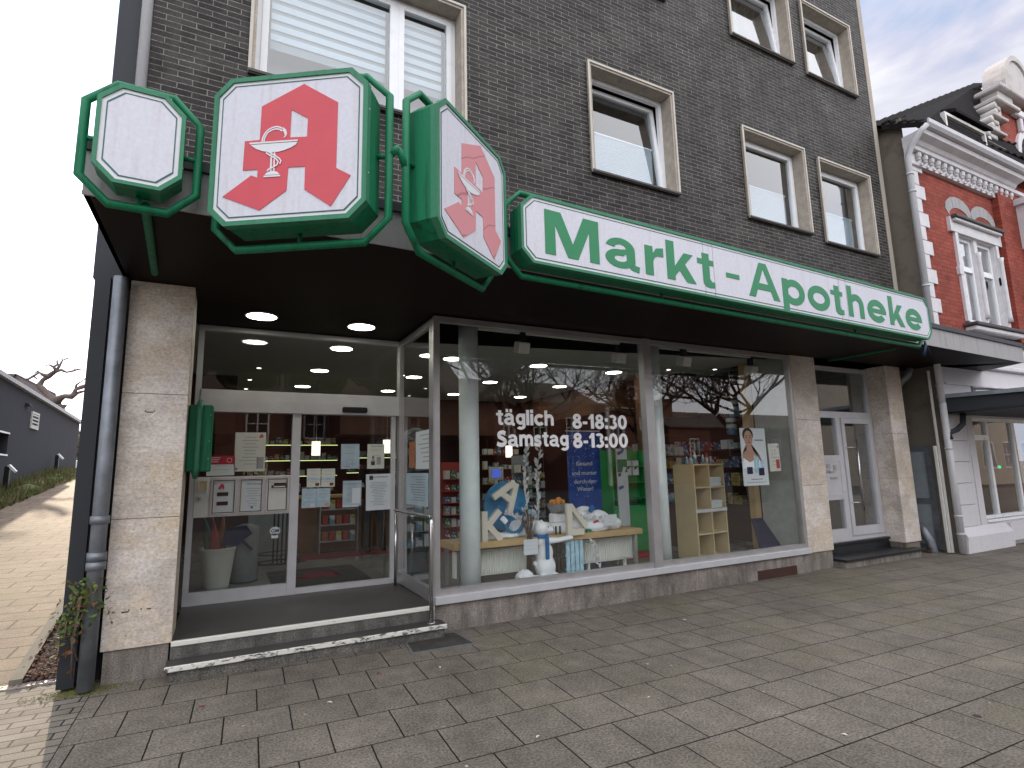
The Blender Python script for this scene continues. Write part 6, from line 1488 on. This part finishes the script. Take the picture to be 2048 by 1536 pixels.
# ------------------------------------------------------------------ small things on the ground
t = thing('cover_plate', 'dark rectangular metal cover plate set in the pavement beside the entrance step', 'cover plate', (-.2, -.35, 0))
m = MB(); m.slab([(-.42, -.10, .0), (.07, -.13, .0), (.10, -.55, .0), (-.47, -.52, .0)], (0, 0, .007)); m.build('plate', 'manhole', t)
m = MB(); m.ring([(-.44, .08), (.09, .11), (.12, .57), (-.49, .54)], [(-.42, .10), (.07, .13), (.10, .55), (-.47, .52)], 0, .009, Matrix(((1, 0, 0, 0), (0, 0, -1, 0), (0, 1, 0, 0), (0, 0, 0, 1))) @ Matrix.Identity(4))
bmesh.ops.transform(m.bm, matrix=Matrix.Diagonal((1, 1, 1, 1)), verts=m.bm.verts)
m.build('surround', 'zinc', t)
for k, (px, py) in enumerate(((405, 1413), (758, 1347), (1150, 1300), (880, 1335), (1298, 1395), (1690, 1470), (1370, 1240), (560, 1290), (1075, 1474), (660, 1405))):
    p = onz(px, py, .004); s = random.uniform(.012, .022); a = random.uniform(0, 6.28); c_, s_ = math.cos(a)*s, math.sin(a)*s
    m = MB(); m.slab([p+Vector((-c_, -s_, 0)), p+Vector((s_*.5, -c_*.5, .006)), p+Vector((c_*1.3, s_*1.3, .002)), p+Vector((-s_*.5, c_*.5, .005))], (0, 0, .0015))
    m.build('fallen_leaf', 'leaf_red' if k < 3 else 'paper_cream', None, label='small red-brown fallen leaf on the dark paving slabs' if k < 3 else 'tiny pale leaf scrap on the paving slabs', cat='leaf', group='fallen leaves on the pavement')
def leaf_cluster(name, centre_pts, n, spread, size, mats, parent):
    for mt in mats:
        m = MB()
        for k in range(n):
            c = Vector(random.choice(centre_pts))+Vector((random.gauss(0, spread[0]), random.gauss(0, spread[1]), random.gauss(0, spread[2])))
            d = Vector((random.uniform(-1, 1), random.uniform(-1, .3), random.uniform(-.9, .5))).normalized(); s = size*random.uniform(.6, 1.4)
            n_ = d.cross(Vector((random.uniform(-1, 1), random.uniform(-1, 1), .3))).normalized()*s*.33
            b = bmesh.new(); v = [b.verts.new(q) for q in (c, c+d*s*.45+n_, c+d*s, c+d*s*.45-n_)]; b.faces.new((v[0], v[1], v[2])); b.faces.new((v[0], v[2], v[3])); m.add(b)
        m.build(name, mt, parent)
t = thing('fern', 'green and brown fern growing on the downpipe at the left corner', 'plant', (-2.98, -.14, .1))
pts = [(-2.97, -.15, z) for z in (.62, .70, .76)]+[(-3.02, -.15, .45), (-3.04, -.15, .52), (-2.88, -.15, .62)]
m = MB()
for k in range(9):
    a = random.uniform(-1.2, 1.2); b0 = Vector(random.choice(pts)); q = [b0+Vector((math.sin(a)*.16*f, -.10*f, .07*math.sin(f*3.1)-.10*f*f)) for f in (0, .33, .66, 1)]; m.tube(q, [.003, .0025, .002, .001], 4)
m.tube([(-2.99, -.13, .12), (-3.0, -.17, .4), (-2.97, -.17, .7)], .007, 5); m.tube([(-2.96, -.15, .25), (-3.01, -.17, .42), (-2.95, -.17, .6)], .005, 5); m.build('stem', 'twig', t)
leaf_cluster('leaves', pts, 150, (.050, .035, .065), .036, ['leaf_green', 'leaf_olive'], t)
leaf_cluster('dead_leaves', [(-2.98, -.14, .3), (-3.02, -.14, .45), (-2.90, -.14, .7), (-2.98, -.14, .55)], 50, (.035, .03, .09), .045, ['leaf_brown'], t)
m = MB()
for k in range(1300):
    f = random.random(); y = .40+f*4.2*random.random(); x = random.uniform(-3.46-.11*(y-.36)+.06, -3.12); z = ramp_z(y)+.0; s = random.uniform(.010, .028); a = random.uniform(0, 6.28)
    d = Vector((math.cos(a), math.sin(a), random.uniform(-.1, .5)))*s; n_ = Vector((-math.sin(a), math.cos(a), random.uniform(-.3, .3)))*s*.5; c = Vector((x, y, z+random.uniform(.008, .05)))
    m.slab([c, c+d*.5+n_, c+d, c+d*.5-n_], (0, 0, .002))
m.build('leaf_litter', 'leaf_brown', None, kind='stuff', label='dead leaves lying on the gravel between kerb and dark wall', cat='leaf litter')
m = MB()
for k in range(420):
    y = .40+random.random()**1.5*4.0; x = random.uniform(-3.46-.11*(y-.36)+.06, -3.12); m.ball((x, y, ramp_z(y)+.008), random.uniform(.012, .028), (1, 1, .7), 1)
m.build('gravel_stones', 'gravel', None, kind='stuff', label='grey gravel stones between kerb and dark wall', cat='gravel')
m = MB()
for k in range(700):
    x, y = random.gauss(-2.95, .14), random.gauss(-.06, .06)
    if y > .1: continue
    s = random.uniform(.004, .012); m.slab([(x, y, .002), (x+s, y, .004), (x+s*.4, y+s*.8, .005)], (0, 0, .003))
m.build('moss', 'leaf_olive', None, kind='stuff', label='green moss at the foot of the downpipe', cat='moss')

# ------------------------------------------------------------------ up the alley
gz = lambda y: ramp_z(y)
G = thing('garage', 'long low anthracite rendered building along the left side of the alley', 'building', (-8.3, 16, gz(22)))
gy0, gy1 = 4.0, 28.9
def gxf(y): return -8.02-.035*(y-16.4)
def gtop(y): return 4.62-.022*(y-16.4)
m = MB()
holes = [(13.0, 17.15, 2.42, 3.05)]
b = bmesh.new(); 
MG = Matrix(((-.035, -1, 0, gxf(0)), (1, 0, 0, 0), (0, 0, 1, 0), (0, 0, 0, 1)))   # local x runs up the alley, y into the building
wall(m, gy0, gy1, 0, 4.28, holes, 0, .3); bmesh.ops.transform(m.bm, matrix=MG, verts=m.bm.verts)
m.slab([(gxf(gy0), gy0, 4.28), (gxf(gy1), gy1, 4.28), (gxf(gy1), gy1, gtop(gy1)), (gxf(gy0), gy0, gtop(gy0))], (-.3, 0, 0))
m.box(-18, gxf(gy1)-.02, gy1-.3, gy1-.0, 0, 4.3); m.build('wall', 'garage_render', G)
m = MB(); m.slab([(gxf(gy0)+.12, gy0, gtop(gy0)), (gxf(gy1)+.12, gy1+.1, gtop(gy1)), (gxf(gy1)-9, gy1+.1, gtop(gy1)), (gxf(gy0)-9, gy0, gtop(gy0))], (0, 0, .13)); m.build('roof', 'zinc_pale', G)
m = MB(); m.box(13.0, 17.2, -.02, .0, 2.37, 2.42, M=MG); m.box(13.0, 17.2, -.02, .0, 3.05, 3.10, M=MG); m.box(16.2, 16.23, .10, .12, 2.42, 3.05, M=MG); wo = m.build('window', 'white_pvc', G)
m = MB(); m.box(13.0, 17.15, .2, .22, 2.42, 3.05, M=MG); m.build('pane', 'room_dark', wo)
a = [ony(67, 842, 20)]
yv0, yv1 = 19.6, 20.6
m = MB(); frame(m, 19.5, 20.55, 3.42, 4.02, .07, -.05, .0, M=MG); 
for k in range(4): m.box(19.57, 20.48, -.045, -.01, 3.50+.125*k, 3.55+.125*k, M=MG)
vo = m.build('vent', 'off_white', G)
m = MB(); m.box(19.57, 20.48, -.008, -.002, 3.49, 3.95, M=MG); m.build('louvre_shadow_gap', 'ink', vo)
m = MB(); m.box(18.6, 19.0, -.12, .0, 4.13, 4.2, M=MG); m.build('spout', 'ink', G)
# grass strip
for mt, n, lab in (('grass', 2600, 'green grass and weeds along the foot of the anthracite wall'), ('grass_dry', 2600, 'dry pale grass along the foot of the anthracite wall')):
    m = MB()
    b = bmesh.new()
    for k in range(n):
        y = random.uniform(8, 30); x = gxf(y)+random.uniform(.05, 1.15); z = gz(y); hh = random.uniform(.1, .42)*(1.25-.5*(x-gxf(y))); w = .02
        dx, dy = random.uniform(-.15, .15), random.uniform(-.15, .15)
        v = [b.verts.new(q) for q in ((x-w, y, z), (x+w, y, z), (x+dx, y+dy, z+hh))]; b.faces.new(v)
        v = [b.verts.new(q) for q in ((x, y-w, z), (x, y+w, z), (x-dx, y+dy, z+hh*.8))]; b.faces.new(v)
    m.add(b); m.build('grass', mt, None, kind='stuff', label=lab, cat='grass')
m = MB()
for k in range(26):
    y = 8+k*.86; m.ball((gxf(y)+.6+random.uniform(-.15, .15), y, gz(y)), .42, (1, 1.6, random.uniform(.25, .5)), 2)
for v in m.bm.verts: v.co += Vector((random.uniform(-1, 1), random.uniform(-1, 1), random.uniform(-1, 1)))*.05
m.build('ground_cover', 'grass', None, kind='stuff', label='low green ground cover under the bollard lights', cat='ground cover')
for k, (px, py, y) in enumerate(((11, 972, 15.5), (109, 968, 23.0))):
    p = ony(px, py, y); t = thing('bollard_light', ['dark bollard light with a white head at the left edge, nearer of the two', 'dark bollard light with a white head farther up the grass strip'][k], 'bollard light', (p.x, y, gz(y)), 0, 'bollard lights on the grass strip')
    m = MB(); m.box(p.x-.06, p.x+.06, y-.06, y+.06, gz(y), gz(y)+.85, bev=.01); m.build('post', 'black_metal', t)
    m = MB(); m.slab([(p.x+.0, y-.06, gz(y)+.86), (p.x+.18, y-.06, gz(y)+.66), (p.x+.22, y-.06, gz(y)+.70), (p.x+.05, y-.06, gz(y)+.90)], (0, .12, 0)); m.build('head', 'white_pvc', t)
# house behind the garage
t = thing('rear_house', 'brown-roofed house rising behind the anthracite building', 'building', (-22, 40, 1.8))
a = ony(35, 757, 38); b_ = ony(95, 830, 38)
m = MB(); m.slab([(-34, 38, 7.6), (a.x, 38, a.z), (b_.x+.3, 38, b_.z-1.2), (b_.x+.3, 38, 1.8), (-34, 38, 1.8)], (0, 9, 0)); m.build('walls', 'roof_brown', t)
m = MB(); m.slab([(a.x-.1, 37.8, a.z+.10), (b_.x+.5, 37.8, b_.z-1.3), (b_.x+.5, 47, b_.z-1.3), (a.x-.1, 47, a.z+.10)], (0, 0, .18)); m.slab([(-34, 37.8, 7.7), (a.x, 37.8, a.z+.1), (a.x, 47, a.z+.1), (-34, 47, 7.7)], (0, 0, .15)); m.build('roof', 'roof_brown', t)
# pollarded plane tree above the garage roof
YT = 34
def P3(px, py, dy=0): return ony(px, py, YT+dy)
t = thing('pollarded_tree', 'bare pollarded plane tree standing against the glare behind the garage', 'tree', (P3(112, 830).x, YT, gz(30)))
m = MB(); base = P3(112, 822); m.tube([(base.x, YT, gz(30)), (base.x, YT, base.z-1), base, P3(113, 810)], [.42, .34, .30, .5], 12); m.build('trunk', 'bark', t)
m = MB()
zt = lambda a, b, dy=0: P3(a*.32515, 680+b*.32552, dy)
def limb(pts, r0, r1, dys=None):
    P = [zt(p[0], p[1], (dys[i] if dys else 0)) for i, p in enumerate(pts)]; n = len(P)
    rr = [r0+(r1-r0)*i/(n-1)+.03*math.sin(i*2.2)*r0/.2 for i in range(n)]; rr = [max(.02, x*.66) for x in rr]; m.tube(P, rr, 8); m.ball(P[-1], r1*.9, sub=1)
limb([(335, 400), (315, 360), (285, 325), (255, 295), (240, 280), (265, 245), (300, 222), (330, 200), (345, 190)], .30, .16, [0, .2, .5, .7, .9, .9, .8, .6, .5])
limb([(345, 190), (330, 165), (300, 152), (285, 155)], .12, .05); limb([(330, 165), (355, 150), (352, 125)], .10, .04); limb([(345, 190), (365, 160), (385, 125), (415, 112)], .12, .05)
limb([(345, 190), (380, 185), (410, 198), (450, 190), (480, 180), (512, 186)], .13, .05); limb([(300, 222), (265, 215), (240, 200), (205, 222), (175, 240), (150, 238)], .15, .06); limb([(205, 222), (228, 240)], .07, .04); limb([(240, 200), (232, 192), (215, 202)], .09, .04)
limb([(345, 395), (365, 360), (395, 345), (440, 348), (460, 330), (465, 305), (500, 290), (545, 275), (566, 262)], .28, .12, [0, -.2, -.4, -.6, -.7, -.7, -.8, -.9, -1])
limb([(465, 330), (500, 318), (530, 312), (575, 318)], .12, .06); limb([(465, 305), (470, 275), (500, 255), (525, 238)], .10, .04); limb([(556, 268), (560, 240)], .07, .04); limb([(340, 400), (370, 405)], .16, .06)
limb([(450, 190), (460, 178)], .05, .03); limb([(385, 125), (378, 112)], .05, .03); limb([(352, 150), (348, 128)], .05, .03)
m.build('limbs', 'bark', t)
# far end of the alley: hedge, pale house, car
p = ony(160, 800, 60)
t = thing('far_house', 'small pale house with a dark roof glimpsed at the far end of the alley', 'building', (p.x, 62, gz(60)))
q0, q1 = ony(150, 880, 60), ony(190, 880, 60); zr = ony(165, 845, 60).z; ze = ony(165, 880, 60).z
m = MB(); m.box(q0.x, q1.x+3, 60, 66, gz(60), ze); m.build('wall', 'far_wall', t); m = MB(); m.slab([(q0.x-.2, 59.6, ze), (q1.x+3, 59.6, ze), (q1.x+3, 63, zr), (q0.x+1, 63, zr)], (0, 0, .2)); m.build('roof', 'roof_brown', t)
t = thing('hedge', 'ragged hedge at the far end of the alley beside the car', 'hedge', (ony(165, 920, 44).x, 44, gz(44)))
pts = [ony(random.uniform(150, 190), random.uniform(885, 935), 44+random.uniform(-.6, .6)) for k in range(60)]
leaf_cluster('foliage', pts, 1500, (.35, .5, .3), .22, ['leaf_olive', 'grass_dry'], t)
m = MB()
for k in range(7): x = ony(152+6*k, 930, 44).x; m.tube([(x, 44, gz(44)-.1), (x+random.uniform(-.2, .2), 44, gz(44)+2.6)], .05, 5)
m.build('stems', 'bark', t)
p = ony(157, 945, 38); cx, cyy, cz = p.x+1.6, 38, gz(38)
t = thing('parked_car', 'silver-white parked car at the far end of the alley, mostly hidden by the corner', 'car', (cx, cyy, cz))
m = MB(); m.prism([(-2.1, .35), (-2.15, .75), (-1.9, .88), (-1.15, .95), (-.55, 1.42), (.9, 1.45), (1.6, .98), (2.1, .90), (2.15, .40)], 1.7, Matrix.Translation((cx, cyy, cz)))
bmesh.ops.bevel(m.bm, geom=m.bm.edges[:], offset=.05, segments=1, affect='EDGES'); m.build('body', 'car_white', t)
m = MB(); m.prism([(-1.05, .98), (-.52, 1.36), (.85, 1.38), (1.4, 1.0)], 1.74, Matrix.Translation((cx, cyy-.02, cz))); m.build('windows', 'room_dark', t)
for dx in (-1.35, 1.35):
    for dy in (-.03, 1.5):
        m = MB(); m.tube([(cx+dx, cyy+dy, cz+.32), (cx+dx, cyy+dy+.22, cz+.32)], .32, 20); wh = m.build('wheel', 'rubber', t)

# ------------------------------------------------------------------ the other side of the street (seen mirrored in the glass)
def opp_house(name, label, x0, x1, y, zw, zr, wallmat, roofmat, wins, gable=False, depth=9):
    t = thing(name, label, 'building', ((x0+x1)/2, y, 0))
    m = MB(); holes = wins; wall(m, x0, x1, 0, zw, holes, y-.3, y); m.box(x0, x1, y-depth, y-depth+.2, 0, zw); m.box(x0, x0+.2, y-depth+.2, y-.3, 0, zw); m.box(x1-.2, x1, y-depth+.2, y-.3, 0, zw); m.build('wall', wallmat, t)
    if gable:
        m = MB(); xc = (x0+x1)/2; m.prism([(x0, zw), (x1, zw), (xc, zr)], -.3, Matrix.Translation((0, y, 0))); m.build('gable', gable, t)
        m = MB(); m.slab([(x0-.3, y+.3, zw-.2), (xc, y+.3, zr+.1), (xc, y-depth, zr+.1), (x0-.3, y-depth, zw-.2)], (0, 0, .15)); m.slab([(x1+.3, y+.3, zw-.2), (xc, y+.3, zr+.1), (xc, y-depth, zr+.1), (x1+.3, y-depth, zw-.2)], (0, 0, .15)); m.build('roof', roofmat, t)
    else:
        m = MB(); m.slab([(x0-.3, y+.4, zw-.1), (x1+.3, y+.4, zw-.1), (x1+.3, y-depth/2, zr), (x0-.3, y-depth/2, zr)], (0, 0, .15)); m.slab([(x0-.3, y-depth-.4, zw-.1), (x1+.3, y-depth-.4, zw-.1), (x1+.3, y-depth/2, zr), (x0-.3, y-depth/2, zr)], (0, 0, .15)); m.build('roof', roofmat, t)
    for (a, b, c, d) in wins:
        m = MB(); frame(m, a, b, c, d, .09, y-.2, y+.03); m.box((a+b)/2-.04, (a+b)/2+.04, y-.2, y, c+.09, d-.09); m.box(a+.09, b-.09, y-.19, y-.01, c+(d-c)*.5, c+(d-c)*.5+.06); w = m.build('window', 'cornice_white', t)
        m = MB(); m.box(a, b, y-.26, y-.22, c, d); m.build('pane', 'room_dark', w)
    return t
YO = -31.3
opp_house('street_house', 'dark brick house with a long brown roof across the street', 15.0, 24.7, YO, 6.7, 8.9, 'opposite_brick', 'roof_brown', [(16.2, 17.4, 3.9, 5.6), (19, 20.2, 3.9, 5.6), (22, 23.2, 3.9, 5.6), (16.2, 17.4, .9, 2.6), (22, 23.2, .9, 2.6)])
opp_house('timbered_house', 'narrow white gabled house with dark timbers across the street', 15.1, 17.6, YO+1.2, 6.9, 8.8, 'opposite_brick', 'roof_brown', [(15.8, 16.8, 4.0, 5.4)], gable='half_timber_white', depth=3)
t = opp_house('scroll_gable_house', 'house with a white scrolled gable across the street', 24.9, 30.4, YO+1.2, 6.5, 7.2, 'opposite_brick', 'roof_brown', [(25.6, 26.8, 3.8, 5.6), (28.4, 29.6, 3.8, 5.6)])
m = MB(); xc = 27.6
for s_ in (-1, 1):
    prf = [(2.7, 6.5), (2.5, 6.9), (2.0, 7.3), (1.85, 7.8), (1.3, 8.2), (1.15, 8.7), (.7, 9.0), (.45, 9.5), (0, 9.8)]
    for (a, b), (c, d) in zip(prf, prf[1:]): m.slab([(xc+s_*a, YO+1.25, b), (xc+s_*(a-.28), YO+1.25, b), (xc+s_*(c-.28 if c > .3 else c), YO+1.25, d), (xc+s_*c, YO+1.25, d+.15)], (0, .25, 0))
frame(m, 27.1, 28.1, 7.1, 8.2, .14, YO+1.21, YO+1.5); m.box(24.9, 30.4, YO+1.21, YO+1.5, 6.3, 6.5); m.box(24.9, 25.2, YO+1.21, YO+1.4, .2, 6.3); m.box(30.1, 30.4, YO+1.21, YO+1.4, .2, 6.3)
m.build('gable_scrolls', 'cornice_white', t)
m = MB(); m.prism([(xc-2.5, 6.5), (xc+2.5, 6.5), (xc+1.9, 7.6), (xc+1.1, 8.5), (xc, 9.6), (xc-1.1, 8.5), (xc-1.9, 7.6)], -.25, Matrix.Translation((0, YO+1.2, 0))); m.build('gable', 'opposite_brick', t)
opp_house('street_house', 'red-brown brick house with a chimney across the street, farther right', 32.6, 62.0, YO, 5.0, 6.8, 'opposite_brick', 'roof_brown', [(35, 36.2, 2.4, 4.0), (40, 41.3, 2.4, 4.0), (46, 47.3, 2.4, 4.0)])
m = MB(); m.box(34.6, 35.7, YO-3.5, YO-2.6, 5.5, 7.9); m.build('chimney_stack', 'opposite_brick', None, label='brick chimney stack on the farther right house across the street', cat='chimney')
opp_house('street_house', 'brick house with white windows across the street, facing the entrance', -16, 10.6, YO+6, 6.2, 9.6, 'opposite_brick', 'roof_brown', [(-13, -11.8, 3.6, 5.2), (-9, -7.8, 3.6, 5.2), (-5, -3.8, 3.6, 5.2), (-1, .2, 3.6, 5.2), (2, 3.2, 3.6, 5.2), (6, 7.2, 3.6, 5.2), (-9, -7.8, 1, 2.6), (-1, .2, 1, 2.6)])
opp_house('street_house', 'low flat building in the gap between the houses across the street', 10.7, 14.9, YO-1, 4.6, 5.3, 'opposite_brick', 'roof_brown', [(12, 13, 1.5, 2.8)])
opp_house('street_house', 'pale stone house across the street at the far right, mirrored in the neighbouring shop', 36, 60, -12.5, 9.0, 11.5, 'window_stone', 'roof_brown', [(38+2.6*k, 39.3+2.6*k, 1+3*j, 2.7+3*j) for k in range(8) for j in range(3)])
def bare_tree(x, y, hgt, label, seed, r=.2):
    rnd = random.Random(seed); t = thing('bare_tree', label, 'tree', (x, y, 0), 0, 'bare trees along the street')
    m = MB(); m.tube([(x, y, 0), (x+.05, y, hgt*.18), (x-.03, y+.05, hgt*.34)], [r*1.3, r, r*.85], 9); m.build('trunk', 'bark_dark', t)
    m = MB()
    def grow(p, d, ln, rr, lev):
        pts = [p]; q = p; dd = d
        for k in range(4):
            dd = (dd+Vector((rnd.uniform(-.28, .28), rnd.uniform(-.28, .28), rnd.uniform(-.10, .22)))).normalized(); q = q+dd*ln/4; pts.append(q)
        m.tube(pts, [rr*(1-.14*k) for k in range(5)], 6 if lev < 2 else 3, caps=False)
        if lev >= 5 or rr < .004: return
        n = 4 if lev < 1 else 3
        for k in range(n):
            a = pts[rnd.randint(2, 4)]; nd = (dd*.55+Vector((rnd.uniform(-1, 1), rnd.uniform(-1, 1), rnd.uniform(-.25, .65)))).normalized(); grow(a, nd, ln*rnd.uniform(.6, .85), rr*.56, lev+1)
    for k in range(5):
        a = k*1.256+rnd.uniform(-.3, .3); grow(Vector((x-.03, y+.05, hgt*.34)), Vector((math.cos(a)*.8, math.sin(a)*.8, .75)).normalized(), hgt*.26, r*.5, 0)
    m.build('crown', 'bark_dark', t)
bare_tree(4.9, -12.4, 9.5, 'bare street tree across the pavement, leftmost of those mirrored in the display window', 3, .26)
bare_tree(8.2, -13.2, 8.5, 'bare street tree across the pavement, mirrored between the column and the lettering', 5)
bare_tree(13.6, -12.8, 8.5, 'bare street tree across the pavement, mirrored in front of the scrolled gable', 11)
bare_tree(19.5, -12.9, 9.5, 'bare street tree across the pavement, mirrored above the cosmetics poster', 8, .26)
bare_tree(31.0, -9.6, 8.5, 'bare street tree far to the right, mirrored in the neighbouring shop window', 21)
